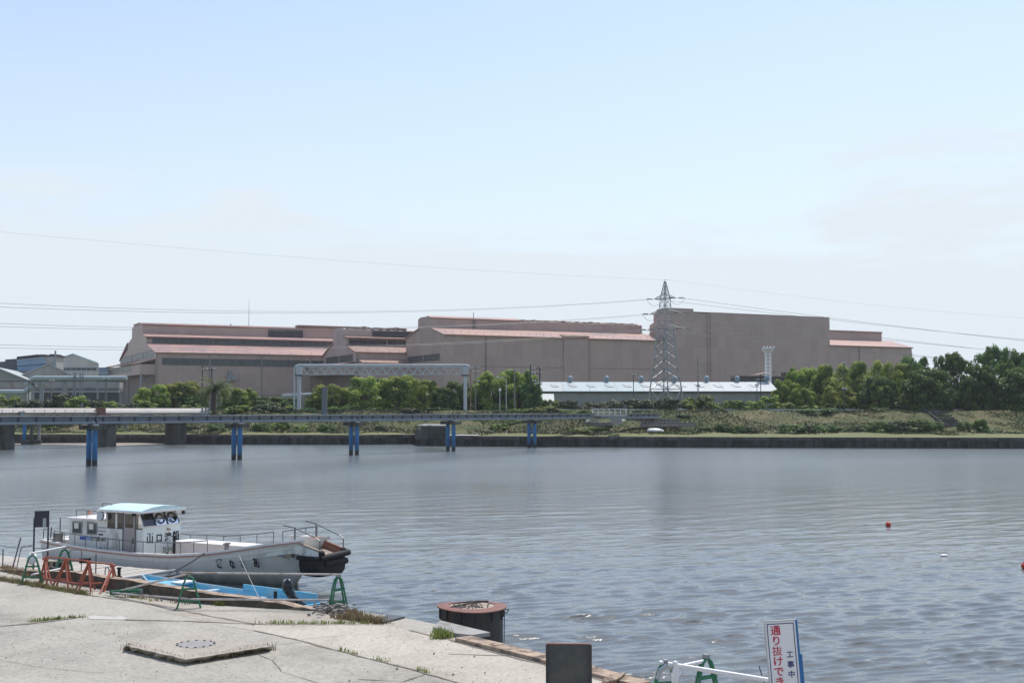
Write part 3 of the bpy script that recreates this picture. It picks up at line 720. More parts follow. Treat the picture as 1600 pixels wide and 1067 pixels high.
pl.slab(a, b_, b_ + Vector((.12, .3, .05)), a + Vector((.1, .3, .05)), .08)
tag(pl.build('broken_concrete_lump', 'kerb'), 'broken lump of tan concrete leaning on the kerb by the dark board', 'concrete lump')

# raised slab with manhole
sl = thing('manhole_slab', 'raised square concrete slab with a round manhole on the quay', 'slab', P(305, 1012, QZ))
corners = [(190, 1013), (288, 1036), (427, 1014), (318, 989)]
cw = [P(x, y, QZ) for x, y in corners]; ctop = [P(x, y, QZ + 0.13) for x, y in [(196, 1008), (290, 1030), (424, 1009), (318, 989)]]
mb = MB(); N = 16; base = []; top = []
for i in range(4):
    for j in range(N):
        f = j / N; base.append(cw[i].lerp(cw[(i + 1) % 4], f) + Vector((rnd.uniform(-.07, .07), rnd.uniform(-.07, .07), 0)))
        q = ctop[i].lerp(ctop[(i + 1) % 4], f); zz = QZ + (0.13 if i in (0, 1) else 0.13 * (1 - f) if i == 2 and False else 0.05)
        zz = QZ + 0.015 + 0.12 * max(0, min(1, (P(318, 989, QZ).y - q.y) / 2.2))
        top.append(Vector((q.x + rnd.uniform(-.02, .02), q.y + rnd.uniform(-.02, .02), zz + rnd.uniform(-.008, .008))))
cc = P(306, 1007, QZ + 0.09); N4 = 4 * N
mb.add(base + top + [Vector((cc.x, cc.y, QZ + 0.09))], [(i, (i + 1) % N4, N4 + (i + 1) % N4, N4 + i) for i in range(N4)] + [(N4 + i, N4 + (i + 1) % N4, 2 * N4) for i in range(N4)])
mb.build('slab', 'quay_mid', sl, world=True)
cz = QZ + 0.095
cm = P(306, 1006.5, cz)
MB().disc(cm, 0.44, cz - 0.03, cz + 0.012, 32).build('manhole_cover', 'stone_pale', sl, world=True)
bolt_me = None
for i in range(14):
    t = 2 * math.pi * i / 14
    if bolt_me is None:
        bo = MB().disc((0, 0), 0.026, 0, 0.015, 6).build('bolt', 'dolphin', sl); bolt_me = bo.data
    else: bo = share('bolt', bolt_me, sl)
    bo.location = (cm.x + 0.4 * math.cos(t) - sl.location.x, cm.y + 0.4 * math.sin(t) - sl.location.y, cz + 0.013 - sl.location.z)

# rubble heap by the barrier
rb = MB()
for i in range(170):
    p = P(rnd.gauss(520, 15), rnd.gauss(955, 3.6), QZ); r = rnd.uniform(0.03, 0.1)
    rb.box((p.x, p.y, QZ + r * 0.5 + rnd.uniform(0, 0.12) * (1 if abs(p.x - P(520, 955, QZ).x) < .35 else 0.2)), (r * rnd.uniform(.7, 1.5), r, r * .8), rnd.uniform(0, 3))
o = rb.build('rubble', 'stone', kind='stuff'); o['label'] = 'small heap of broken stones and dry debris at the quay edge'; o['category'] = 'rubble'
# loose grit and stones scattered over the quay
gt = MB()
for i in range(700):
    x, y = rnd.uniform(0, 900), rnd.uniform(955, 1066)
    p = P(x, y, QZ + .01); r = rnd.uniform(0.004, 0.013) * (2.2 if rnd.random() < .04 else 1)
    if p.y > 30 - (p.x + 2.5) * 1.0 and x > 560: continue
    gt.box((p.x, p.y, QZ + .008 + r / 2), (r * 1.3, r, r), rnd.uniform(0, 3))
o = gt.build('grit', 'stone', kind='stuff'); o['label'] = 'loose grit and pebbles lying on the quay'; o['category'] = 'grit'

# grass tufts
def grass(name, spots, m, label, hmin=.08, hmax=.22):
    v = []; f = []
    for (x, y, k, sp) in spots:
        for i in range(k):
            c = P(x, y, QZ) + Vector((rnd.gauss(0, sp), rnd.gauss(0, sp * .5), 0)); h = rnd.uniform(hmin, hmax); a = rnd.uniform(0, 6.28); lean = rnd.uniform(0, .5) * h; wd = rnd.uniform(.006, .016)
            dx, dy = math.cos(a), math.sin(a); o = len(v)
            v += [(c.x - dy * wd, c.y + dx * wd, QZ), (c.x + dy * wd, c.y - dx * wd, QZ), (c.x + dx * lean * .4 + dy * wd * .7, c.y + dy * lean * .4 - dx * wd * .7, QZ + h * .6), (c.x + dx * lean, c.y + dy * lean, QZ + h)]
            f += [(o, o + 1, o + 2), (o, o + 2, o + 3)]
    o = link(name, np_mesh(name, np.array(v), tris=np.array(f), m=m)); o['kind'] = 'stuff'; o['label'] = label; o['category'] = 'grass'
    return o
def along(pts, n, k, sp):
    out = []
    for i in range(n):
        f = rnd.random() * (len(pts) - 1); j = int(f); g = f - j
        out.append((pts[j][0] + (pts[j + 1][0] - pts[j][0]) * g, pts[j][1] + (pts[j + 1][1] - pts[j][1]) * g, k, sp))
    return out
MT['grass_green'] = mat_leaf('green grass', (0.15, 0.18, 0.05), (0.24, 0.27, 0.08), (0.36, 0.35, 0.13), 0.35)
MT['grass_dry'] = mat_leaf('dry grass', (0.2, 0.16, 0.09), (0.3, 0.24, 0.13), (0.38, 0.31, 0.18), 0.3)
grass('joint_grass', along([(0, 905), (60, 916), (135, 929)], 150, 10, .07) + along([(50, 971), (130, 963.5)], 40, 6, .06) + along([(400, 974), (600, 973.5)], 80, 4, .08) + along([(205, 933), (240, 940)], 6, 5, .05) + along([(532, 1016), (560, 1023)], 12, 5, .04) + along([(655, 1047), (668, 1051)], 10, 5, .04) + along([(585, 1030), (605, 1034)], 8, 4, .04), 'grass_green', 'green grass growing in the paving joints', .03, .12)
grass('dry_grass', along([(0, 906), (140, 930)], 90, 10, .09) + along([(530, 966), (595, 974)], 70, 10, .13) + along([(540, 958), (590, 970)], 40, 8, .15) + along([(0, 888), (60, 903)], 120, 12, .14) + along([(190, 931), (300, 945)], 40, 3, .05) + along([(196, 1014), (285, 1036)], 60, 6, .05) + along([(300, 1036), (425, 1015)], 60, 5, .05), 'grass_dry', 'dry straw coloured grass along the quay edge and slab', .05, .2)
w_ = grass('weed_clump', [(690 + rnd.gauss(0, 3), 996 + rnd.gauss(0, 1.4), 6, .09) for i in range(60)], 'grass_green', 'bright yellow green weed growing at the quay edge beside the dolphin', .06, .26)
del w_['kind']; w_['category'] = 'weed'
w2 = grass('weed_clump', [(345 + rnd.gauss(0, 4), 945 + rnd.gauss(0, .8), 6, .06) for i in range(30)], 'grass_green', 'small green weed at the foot of the brown kerb wall', .05, .16)
del w2['kind']; w2['category'] = 'weed'

# ================================================================== STEELWORKS HALLS
FA = math.atan2(0.438, 0.899)
US, VS = 0.899, 0.438
def on_v(px, v):
    r = (px - 800) / FPX / 1.0 * 1.0; r = r / CP
    t = v / (US - VS * r); return Vector((r * t, t, 0))
def roof_slab(mb, x0, x1, y0, z0, y1, z1, th=0.35, over=0.5):
    mb.slab((x0, y0, z0), (x1, y0, z0), (x1, y1, z1), (x0, y1, z1), th)
def windows(parent, xs, y, z0, z1, m='window_green', proud=0.12):
    """a row of long strip windows in a wall facing -y, each with frame, mullions and pane"""
    for a, b_ in xs:
        f = MB()
        f.span((a, y - proud, z0 - .15), (b_, y - proud + .35, z0 + .1)); f.span((a, y - proud, z1 - .1), (b_, y - proud + .35, z1 + .15))
        k = max(2, int((b_ - a) / 3)); 
        for i in range(k + 1):
            xx = a + (b_ - a) * i / k; f.span((xx - .07, y - proud, z0 + .1), (xx + .07, y - proud + .35, z1 - .1))
        w = f.build('window', 'brown_dark', parent)
        MB().span((a + .05, y - .05, z0 + .1), (b_ - .05, y + .2, z1 - .1)).build('pane', m, w)
def pipes(parent, xs, y, z0, z1, m='galv_dull'):
    for x in xs:
        MB().tube((x, y - .3, z0), (x, y - .3, z1), .16, 6).build('downpipe', m, parent)
def roof_ribs(parent, x0, x1, y, z, step=4.0):
    mb = MB(); x = x0
    while x < x1:
        mb.tube((x, y, z), (x, y, z + 1.0), .05, 4); x += step
    mb.tube((x0, y, z + 1.0), (x1, y, z + 1.0), .04, 4)
    mb.build('roof_rail', 'galv_dull', parent)

def hall(name, label, corner, L, W, prof, roofs, z_low=GROUND, wall='brown_clad', ex=0):
    t = thing(name, label, 'factory hall', (corner.x, corner.y, 0), FA)
    pr = [(0, z_low)] + prof + [(W, z_low)]
    MB().profile(pr, 0, L).build('wall', wall, t)
    for k, (y0, z0, y1, z1, m) in enumerate(roofs):
        mb = MB(); dz = 0.3
        # overhang past the lower edge and the gable
        dy = (y1 - y0); s = (z1 - z0) / dy if abs(dy) > 1e-6 else 0
        o_ = -0.7 if dy > 0 else 0.7
        roof_slab(mb, -0.5, L + .3, y0 + o_, z0 + o_ * s + dz, y1, z1 + dz, .4)
        mb.build('roof', m, t)
    return t
vA, vB, vC = 442.0, 404.0, 369.4
# --- hall A
cA = on_v(244, vA)
tA = hall('factory_hall', 'large brown steelworks hall with two red roof tiers behind the palm tree', cA, 100, 85,
          [(0, 26.5), (20, 30.6), (20, 32.6), (26, 33.9), (30, 34.4), (30, 38.4), (36, 39.1), (49, 39.1), (55, 38.4), (55, 34.4), (59, 33.9), (65, 32.6), (65, 30.6), (85, 26.5)],
          [(0, 26.5, 20, 30.6, 'roof_red'), (19, 33.1, 30, 34.6, 'roof_red'), (30, 38.4, 36, 39.1, 'roof_red'), (36, 39.1, 49, 39.1, 'roof_red'), (65, 32.6, 85, 26.5, 'roof_red')])
windows(tA, [(2 + 22.5 * i, 2 + 22.5 * i + 22.2) for i in range(4)], 20, 31.0, 33.0)
windows(tA, [(2.2, 18.6), (19.2, 37.6), (38.2, 56), (56.6, 75)], 0, 22.2, 24.6)
pipes(tA, [0.3, 18.9, 37.9, 56.3], 0, GROUND, 26.2)
roof_ribs(tA, 1, 60, 1.0, 27.0)
MB().span((48, 29.7, 34.9), (62, 30.2, 38.1)).build('louvre', 'louvre', tA)
MB().tube((36, 42, 39.3), (36, 42, 40.4), .3, 6).build('vent', 'galv_dull', tA); MB().tube((41.5, 35, 39.2), (41.5, 35, 50), .12, 5, .05).build('mast', 'galv_dull', tA)
MB().span((60, 30, 39.2), (90, 34, 40.0)).build('ridge_cover', 'roof_rust', tA)
# a sloping conveyor chute on the long wall
ch = MB().tube((21.5, -2.2, 8), (26, -1.2, 17.6), .7, 4).span((24.8, -1.8, 16.9), (28.6, -.1, 18.4)).span((25.6, -1.0, 18.4), (26.6, -.1, 20.6))
ch.build('chute', 'galv_dull', tA)
MB().span((0.1, -.04, 11.4), (75, .1, 11.7)).build('wall_seam', 'brown_dark', tA)
# lean-to canopy on the gable
ln = MB(); ln.profile([(1.2, 18.7), (84, 19.2), (84, 23.3), (1.2, 22.4)], -5.2, -0.02); ln.build('lean_to', 'brown_clad_light', tA)
MB().slab((-6, .6, 22.8), (-6, 85, 23.9), (0.1, 85, 25.4), (0.1, .6, 24.4), .35).build('roof', 'roof_rust', tA)
def gable_windows(parent, x, ys, z0, z1):
    for a, b_ in ys:
        k = max(2, int((b_ - a) / 3.5)); f = MB()
        for i in range(k + 1):
            yy = a + (b_ - a) * i / k; f.span((x - .12, yy - .1, z0), (x + .2, yy + .1, z1))
        f.span((x - .12, a, z0 - .15), (x + .2, b_, z0)); f.span((x - .12, a, z1), (x + .2, b_, z1 + .15))
        w = f.build('window', 'brown_dark', parent); MB().span((x - .04, a + .1, z0), (x + .15, b_ - .1, z1)).build('pane', 'window_green', w)
gable_windows(tA, 0, [(5, 26), (28, 52), (54, 82)], 25.4, 27.6)
gable_windows(tA, -5.2, [(22, 50), (52, 80)], 20.6, 22.4)
MB().span((-.3, 1, GROUND), (-.02, 84, 18.6)).build('lower_wall', 'brown_dark', tA)  # gable wall below the lean-to, its shade painted as darker cladding
for yy in (1.5, 30, 58, 83.5): MB().span((-5.1, yy - .3, GROUND), (-4.5, yy + .3, 19)).build('post', 'galv_dull', tA)
MB().tube((-4.8, 1.5, 15.5), (-.4, 1.5, 18.6), .18, 4).tube((-4.8, 6, 18.8), (-.4, 1.5, 15), .18, 4).build('brace', 'galv_dull', tA)
# --- hall B
cB = on_v(556, vB)
tB = hall('factory_hall', 'smaller hall with a ragged rusty ridge between two bigger halls above the gantry', cB, 46, 38,
          [(0, 26.3), (10, 29.1), (10, 31.6), (12.6, 31.8), (12.6, 35.0), (14.5, 35.6), (24.5, 35.6), (26.2, 35.0), (26.2, 30.2), (38, 26.3)],
          [(0, 26.3, 10, 29.1, 'roof_rust'), (9.4, 31.8, 12.6, 32.3, 'roof_rust'), (26.2, 30.2, 38, 26.3, 'roof_red')], wall='brown_clad_light')
windows(tB, [(0.8, 15), (15.4, 30)], 10, 29.6, 31.3, 'louvre')
MB().span((10.5, 12.2, 32.4), (46, 12.7, 34.8)).build('louvre', 'louvre', tB)
fr = MB()
for i in range(15): fr.box((1.5 + i * 1.55, 14 + (i % 2) * .6, 35.75 + rnd.uniform(-.1, .25)), (1.4, 2.4, .25 + rnd.uniform(0, .35)), rnd.uniform(-.1, .1))
fr.build('ridge_plates', 'roof_rust', tB)
roof_ribs(tB, 0.5, 20, 1.0, 26.8)
pipes(tB, [0.3], 0, GROUND, 26.0)
gable_windows(tB, 0, [(3, 18), (19, 34)], 23.4, 25.6)
MB().profile([(1, 18.6), (37, 18.8), (37, 22.2), (1, 21.6)], -6, -.02).build('lean_to', 'brown_clad_light', tB)
MB().slab((-6.8, .4, 21.9), (-6.8, 38, 22.5), (0.1, 38, 23.6), (0.1, .4, 23.1), .35).build('roof', 'roof_rust', tB)
MB().span((-.3, 1, GROUND), (-.02, 37, 18.5)).build('lower_wall', 'brown_dark', tB)  # shade under this lean-to painted as a darker sheet
lt = MB().profile([(-5, 22.4), (-5, GROUND), (-.02, GROUND), (-.02, 23.4)], 1.0, 40); lt.build('side_aisle', 'brown_clad_light', tB)
MB().slab((0.6, -5.6, 22.5), (40, -5.6, 22.5), (40, 0.1, 24.0), (0.6, 0.1, 24.0), .3).build('roof', 'roof_rust', tB)
# --- hall C
cC = on_v(694, vC)
tC = hall('factory_hall', 'long brown hall with a pink roof slope and blank ridge beside the lattice pylon', cC, 87.7, 35,
          [(0, 31.0), (12, 33.9), (23, 33.9), (35, 31.5)],
          [(0, 31.0, 12, 33.9, 'roof_red'), (23, 33.9, 35, 31.5, 'roof_red')])
mon = MB().profile([(12, 33.8), (12, 37.3), (14.5, 38.0), (21, 38.1), (23.5, 37.5), (23.5, 33.8)], 0.02, 84); mon.build('ridge_monitor', 'brown_clad', tC)
rg = MB()
for i in range(34):
    a = 34 + i * 1.45; rg.box((a, 13.0 + rnd.uniform(0, .6), 37.6 + rnd.uniform(-.1, .22)), (1.2, 1.6, .25 + rnd.uniform(0, .2)), rnd.uniform(-.08, .08))
rg.build('ridge_plates', 'roof_rust', tC)
MB().slab((-.2, 11.6, 37.5), (34, 11.6, 37.5), (34, 14.6, 38.3), (-.2, 14.6, 38.3), .25).build('roof', 'roof_red', tC)
MB().span((15.7, 11.6, 33.9), (16.6, 12, 37.4)).tube((16.2, 12.5, 37), (16.2, 12.5, 39.8), .12, 5).build('ladder_panel', 'brown_dark', tC)
pipes(tC, [15.1, 54.6], 0, GROUND + 8, 30.8, 'brown_dark')
MB().profile([(-.35, 13), (.05, 13), (.05, 31.9), (-.35, 31.6)], 44.6, 54.5).build('wall_bay', 'brown_clad', tC)
MB().slab((44.3, -.7, 31.8), (54.8, -.7, 31.8), (54.8, 2.4, 32.5), (44.3, 2.4, 32.5), .25).build('roof', 'roof_rust', tC)
MB().span((0.2, -.05, 20.6), (87.5, .1, 20.8)).build('wall_seam', 'brown_dark', tC)
roof_ribs(tC, 1, 87, 1.0, 31.5, 2.8)
gable_windows(tC, 0, [(4, 18), (19, 33)], 22.8, 24.8)
# --- hall D, the tallest
cD = cC + Vector((US, VS, 0)) * 87.7
tD = hall('factory_hall', 'tallest brown slab sided hall with a blank wall, directly behind the lattice pylon', cD, 74.3, 35,
          [(0, 42.0), (8, 42.0), (9.8, 41.2), (9.8, 38.3), (12.6, 37.5), (12.6, 33.8), (35, 30.5)], [])
MB().profile([(-.02, 41.9), (-.02, 43.1), (7.6, 43.0), (7.6, 41.9)], -.02, 10.9).build('parapet', 'brown_clad', tD)
MB().span((10.9, -.06, 41.7), (18, .1, 42.05)).build('gutter', 'louvre', tD)
MB().span((18, -.06, 41.95), (74.3, 1, 42.1)).build('roof', 'roof_red', tD)
pipes(tD, [17.2, 18.4], 0, GROUND + 6, 41.8, 'brown_clad_light')
for zz in (14.5, 28): MB().span((0.2, -.05, zz), (74.2, .1, zz + .18)).build('wall_seam', 'brown_clad_light', tD)
# --- hall E
cE = cC + Vector((US, VS, 0)) * 162
tE = hall('factory_hall', 'lower brown hall with a pink roof above the camphor trees at the works end', cE, 42, 35,
          [(0, 31.2), (12, 34.2), (23, 34.2), (35, 31.2)], [(0, 31.2, 12, 34.2, 'roof_red')])
MB().profile([(12, 34.1), (12, 37.6), (14, 38.1), (22, 38.1), (23.5, 37.6), (23.5, 34.1)], 0.02, 37.5).build('ridge_monitor', 'brown_clad', tE)
MB().span((0, 11.7, 37.5), (37.6, 14, 38.15)).build('roof', 'roof_red', tE)
pipes(tE, [14.5], 0, GROUND + 8, 31, 'brown_dark')
# --- silo end F
pF = D(1423, 640, 560); 
bF = thing('factory_annex', 'pale brown flat topped block just past the end of the steelworks halls', 'annex', (pF.x, pF.y, 0), FA)
MB().profile([(0, GROUND), (0, 32.5), (2, 33.6), (6, 33.6), (8, 32.8), (8, GROUND)], -3.2, 1.6).build('wall', 'brown_clad_light', bF)
MB().slab((1.6, 0, 28.8), (8, 0, 26.5), (8, 8, 26.5), (1.6, 8, 28.8), 3).build('roof', 'roof_red', bF)
# dark low furnace plant in front of hall D (beside the white lattice mast)
pG = D(1215, 640, 345)
g = thing('loading_plant', 'dark low sheds and conveyors against the blank wall behind the white lattice mast', 'plant building', (pG.x, pG.y, 0), R(8))
MB().span((-11, 0, GROUND), (18, 8, 15.6)).build('wall', 'dark_wall', g)
MB().slab((-6, -1, 16.2), (-1, -1, 17.2), (-1, 6, 17.2), (-6, 6, 16.2), .3).build('roof', 'roof_rust', g)
MB().slab((-11.4, -1, 15.9), (18, -1, 15.7), (18, 8, 16), (-11.4, 8, 16.1), .25).build('roof', 'roof_rust', g)
MB().tube((2, -.5, 14), (10, -.5, 17.4), .5, 6).tube((10, -.5, 17.4), (18, -.5, 14.6), .5, 6).build('conveyor', 'galv_dull', g)
MB().span((3, 0.5, 15.7), (8, 5, 17)).span((9, 0.5, 15.7), (13, 5, 17.6)).build('hopper', 'louvre', g)

# ================================================================== WHITE SHED
YS = 300.0
a, b_ = D(838, 611, YS), D(1216, 612, YS)
t = thing('long_shed', 'long low shed with a white metal roof in front of the steelworks', 'shed', (a.x, YS, 0))
L = b_.x - a.x; ze = a.z; zr = D(900, 597, YS + 9).z
MB().profile([(0, GROUND - 1), (0, ze - .25), (9, zr - .25), (18, ze - .25), (18, GROUND - 1)], 0, L).build('wall', 'grey_wall', t)
n_ = 9
for i in range(n_):
    mb = MB(); x0, x1 = L * i / n_, L * (i + 1) / n_
    mb.slab((x0 + .05, -.5, ze - .02), (x1, -.5, ze - .02), (x1, 9, zr + .05), (x0 + .05, 9, zr + .05), .18)
    mb.build('roof', 'white_roof' if i not in (1, 2, 3) else 'pipe_green', t)
mb = MB().slab((0, 9, zr + .04), (L, 9, zr + .04), (L, 18.5, ze), (0, 18.5, ze), .18).build('roof', 'white_roof', t)
MB().span((-.2, -.62, ze - .42), (L + .2, -.5, ze - .08)).build('gutter', 'dark_steel', t)
for i in range(15):
    x = 4.2 + i * 4.55
    if x < L - 1: MB().slab((x, 3.6, ze + (zr - ze) * .44 + .1), (x + 1.5, 3.6, ze + (zr - ze) * .44 + .1), (x + .9, 6.0, ze + (zr - ze) * .7 + .1), (x - .6, 6.0, ze + (zr - ze) * .7 + .1), .12).build('skylight', 'galv_dull', t)
for k, px in enumerate((891, 948, 1002, 1054, 1104, 1152, 1198)):
    p = D(px, 597, YS + 9); x = p.x - a.x
    v_ = MB().disc((x, 9), .45, zr, zr + .4, 10).ball((x, 9, zr + .95), .68, 12, (1, 1, .95))
    v_.build('roof_ventilator', 'teal_vent', t, smooth=True)
an = thing('shed_annex', 'small pale gabled annex at the near end of the white roofed shed', 'annex', (D(853, 640, 292).x, 292, 0))
MB().profile([(-3, 5), (-3, 8.3), (0, 9.9), (3, 8.3), (3, 5)], -1.6, 1.6).build('wall', 'white_roof', an, )
MB().slab((-1.9, -3.4, 8.2), (1.9, -3.4, 8.2), (1.9, 0, 10.1), (-1.9, 0, 10.1), .12).slab((-1.9, 3.4, 8.2), (1.9, 3.4, 8.2), (1.9, 0, 10.1), (-1.9, 0, 10.1), .12).build('roof', 'white_roof', an)

# ================================================================== SHEDS AT THE FAR LEFT
def z_at(py, Y): return D(800, py, Y).z
def x_at(px, Y): return D(px, 640, Y).x
def gable_shed(label, Y, depth, L_, Rr, pk, eL, eR, wall, roof, shift=0.0, win=None):
    """gable facing the river; L_, Rr, pk are pixel columns, heights are pixel rows; shift moves the far end sideways"""
    x0, x1, xp = x_at(L_, Y), x_at(Rr, Y), x_at(pk[0], Y); t = thing('industrial_shed', label, 'shed', (xp, Y, 0), group=None)
    o = [(x0 - xp, GROUND - 1), (x0 - xp, z_at(eL, Y)), (0, z_at(pk[1], Y)), (x1 - xp, z_at(eR, Y)), (x1 - xp, GROUND - 1)]
    vs_ = [(x, 0, z) for x, z in o] + [(x + shift, depth, z) for x, z in o]
    MB().add(vs_, [(0, 1, 2, 3, 4), (9, 8, 7, 6, 5)] + [(i, (i + 1) % 5, 5 + (i + 1) % 5, 5 + i) for i in range(5)]).build('wall', wall, t)
    for i, j in ((1, 2), (2, 3)):
        p, q = Vector(vs_[i]), Vector(vs_[j]); up = Vector((0, 0, .3)); dd = Vector((shift, depth, 0)); fr_ = Vector((0, -.6, 0))
        MB().slab(p + up + fr_, q + up + fr_, q + up + dd, p + up + dd, .28).build('roof', roof, t)
    if win:
        za, zb = z_at(win[3], Y), z_at(win[2], Y)
        w = MB().span((x_at(win[0], Y) - xp, -.15, za), (x_at(win[1], Y) - xp, .1, zb)).build('window', 'galv_dull', t)
        k = 8
        for i in range(k):
            a_ = x_at(win[0], Y) - xp; b2 = x_at(win[1], Y) - xp; s_ = (b2 - a_) / k
            MB().span((a_ + s_ * i + .15, -.2, za + .2), (a_ + s_ * (i + 1) - .15, -.16, zb - .2)).build('pane', 'window_green', w)
    return t
gable_shed('cream gabled shed with a strip window, tallest of the far sheds beside the big hall', 400, 60, 70, 153, (113, 553.5), 568, 568, 'cream_wall', 'roof_aqua', -30, (86, 150, 574, 579))
gable_shed('low pale grey gabled shed under the rust streaked tower', 350, 50, 24, 124, (76, 569), 591, 592, 'rusty_grey', 'white_roof', -22)
gable_shed('grey gabled shed cut by the edge of the view', 335, 40, -70, 42, (-6, 575), 590, 594, 'grey_wall', 'white_roof', -10)
Yb = 372
t = thing('blue_shed', 'dark shed with blue cladding panels and black roof ventilators at far edge of the works', 'shed', (x_at(25, Yb), Yb, 0))
xo = x_at(25, Yb)
def wedge(px0, px1, t0, t1, b0, b1, m, nm, yy0=0.0, th=14.0):
    x0, x1 = x_at(px0, Yb) - xo, x_at(px1, Yb) - xo
    v = [(x0, yy0, z_at(b0, Yb)), (x1, yy0, z_at(b1, Yb)), (x1, yy0, z_at(t1, Yb)), (x0, yy0, z_at(t0, Yb))]
    v2 = [(a_, b2 + th, c_) for a_, b2, c_ in v]
    return MB().add(v + v2, [(0, 1, 2, 3), (7, 6, 5, 4), (0, 4, 5, 1), (1, 5, 6, 2), (2, 6, 7, 3), (3, 7, 4, 0)]).build(nm, m, t)
wedge(-60, 25, 570, 563, 640, 640, 'dark_wall', 'dark_wall_panel')
wedge(25.1, 47, 563, 560, 571.5, 570, 'blue_wall', 'wall_panel'); wedge(47.3, 70, 560, 558, 570, 568, 'blue_wall', 'wall_panel')
wedge(25.1, 47, 572.5, 571, 580, 579, 'blue_wall', 'wall_panel', .1); wedge(47.3, 70, 571, 569, 579, 577, 'blue_wall', 'wall_panel', .1)
wedge(25, 70, 562.5, 557.5, 563.4, 558.4, 'white_roof', 'roof_edge', -.4, 15)
wedge(18, 51, 556.5, 553, 561.5, 557.5, 'louvre', 'ventilator', 3, 5); wedge(53, 62, 553, 553, 558, 557.5, 'louvre', 'ventilator', 3, 5)
wedge(4, 60, 561.5, 557.5, 564, 560, 'dark_wall', 'ventilator', 1, 6); wedge(25, 75, 580, 577, 640, 640, 'grey_wall', 'wall', .3)
Yt = 356
tw = thing('rusty_tower', 'narrow rust streaked tower with a dark flat cap between blue and cream sheds', 'tower', (x_at(77, Yt), Yt, 0))
hw = x_at(84, Yt) - x_at(77, Yt)
MB().span((-hw, 0, GROUND), (hw, 7, z_at(557, Yt))).build('wall', 'rusty_grey', tw)
MB().span((-hw - 1.9, -.4, z_at(557, Yt)), (hw + .4, 7.4, z_at(554.5, Yt))).span((-hw + .6, 1, z_at(554.5, Yt)), (hw - .2, 6, z_at(553, Yt))).build('cap', 'louvre', tw)
MB().tube((hw + .3, -.5, GROUND), (hw + .3, -.5, z_at(548, Yt)), .25, 6).span((hw, -.9, z_at(572, Yt)), (hw + .7, -.1, z_at(569, Yt))).build('mast', 'galv_dull', tw)
# blue-green low building seen between the cream shed and the big hall
t = thing('blue_office', 'dark teal low block between the cream shed and the big brown hall', 'building', (x_at(164, 500), 500, 0))
MB().span((-3, 0, GROUND), (8, 10, z_at(574, 500))).build('wall', 'blue_wall', t)
MB().span((-3, -.2, z_at(584, 500)), (8, -.01, z_at(581, 500))).build('sill_band', 'white_roof', t)
# boundary wall, its capping and dark undercroft
t = thing('boundary_wall', 'long reddish brown works wall with a white coping behind the hedge', 'wall', (x_at(90, 318), 318, 0))
xa, xb = x_at(-60, 318) - x_at(90, 318), x_at(186, 318) - x_at(90, 318)
MB().span((xa, 0, z_at(606, 318)), (xb, 3, z_at(597, 318))).build('wall_band', 'rusty_grey', t)
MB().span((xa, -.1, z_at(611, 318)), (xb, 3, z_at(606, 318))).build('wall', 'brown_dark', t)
MB().span((x_at(54, 318) - x_at(90, 318), -.6, z_at(613, 318)), (xb, .4, z_at(611, 318))).build('coping', 'white_roof', t)
MB().span((x_at(54, 318) - x_at(90, 318), 0, GROUND), (xb, 2, z_at(613, 318))).build('undercroft', 'dark_wall', t)
# big pipelines on trestles
Yp = 305
t = thing('large_pipeline', 'thick pale green pipeline bending down on a portal frame in front of the far sheds', 'pipeline', (x_at(45, Yp), Yp, 0))
r = (z_at(587, Yp) - z_at(594, Yp)) / 2; zc = z_at(590.5, Yp); x1 = x_at(172, Yp) - x_at(45, Yp) + 4
bend = [(-.6, 0, zc - 1.6), (.2, 0, zc - .5), (1.3, 0, zc)]
MB().tube(bend[2], (x1, 0, zc), r, 14).path(bend, r * .98, 14).build('pipe', 'pipe_green', t, smooth=True)
z2 = z_at(612.5, Yp); xl = x_at(-40, Yp) - x_at(45, Yp)
MB().tube((xl, 1, z2), (-1.5, 1, z2), r * 1.25, 14).path([(-1.5, 1, z2), (0.4, 1, z2 + 1.3), (1.0, 1, zc - 1.5)], r * 1.2, 14).build('pipe', 'pipe_green', t, smooth=True)
MB().span((.6, -.3, GROUND), (1.2, .3, zc - r)).span((3, -.3, GROUND), (3.6, .3, zc - r - 1.8)).span((.6, -.3, zc - r - 1.2), (3.6, .3, zc - r - .8)).span((8.5, -.3, GROUND), (9.1, .3, zc - r)).build('portal_frame', 'galv_dull', t)
for px in (116, 119, 126, 130): MB().tube((x_at(px, Yp) - t.location.x, -.8, GROUND), (x_at(px, Yp) - t.location.x, -.8, z_at(582.5, Yp)), .18, 6).build('stand_pipe', 'galv_dull', t)
MB().tube((xl, -1.5, z_at(595.5, Yp)), (x1, -1.5, z_at(595.5, Yp)), .14, 6).build('thin_pipe', 'dark_steel', t)
for px in (60, 101, 150, 163): MB().tube((x_at(px, Yp) - t.location.x, .9, GROUND), (x_at(px, Yp) - t.location.x, .9, zc - r), .22, 6).build('post', 'galv_dull', t)

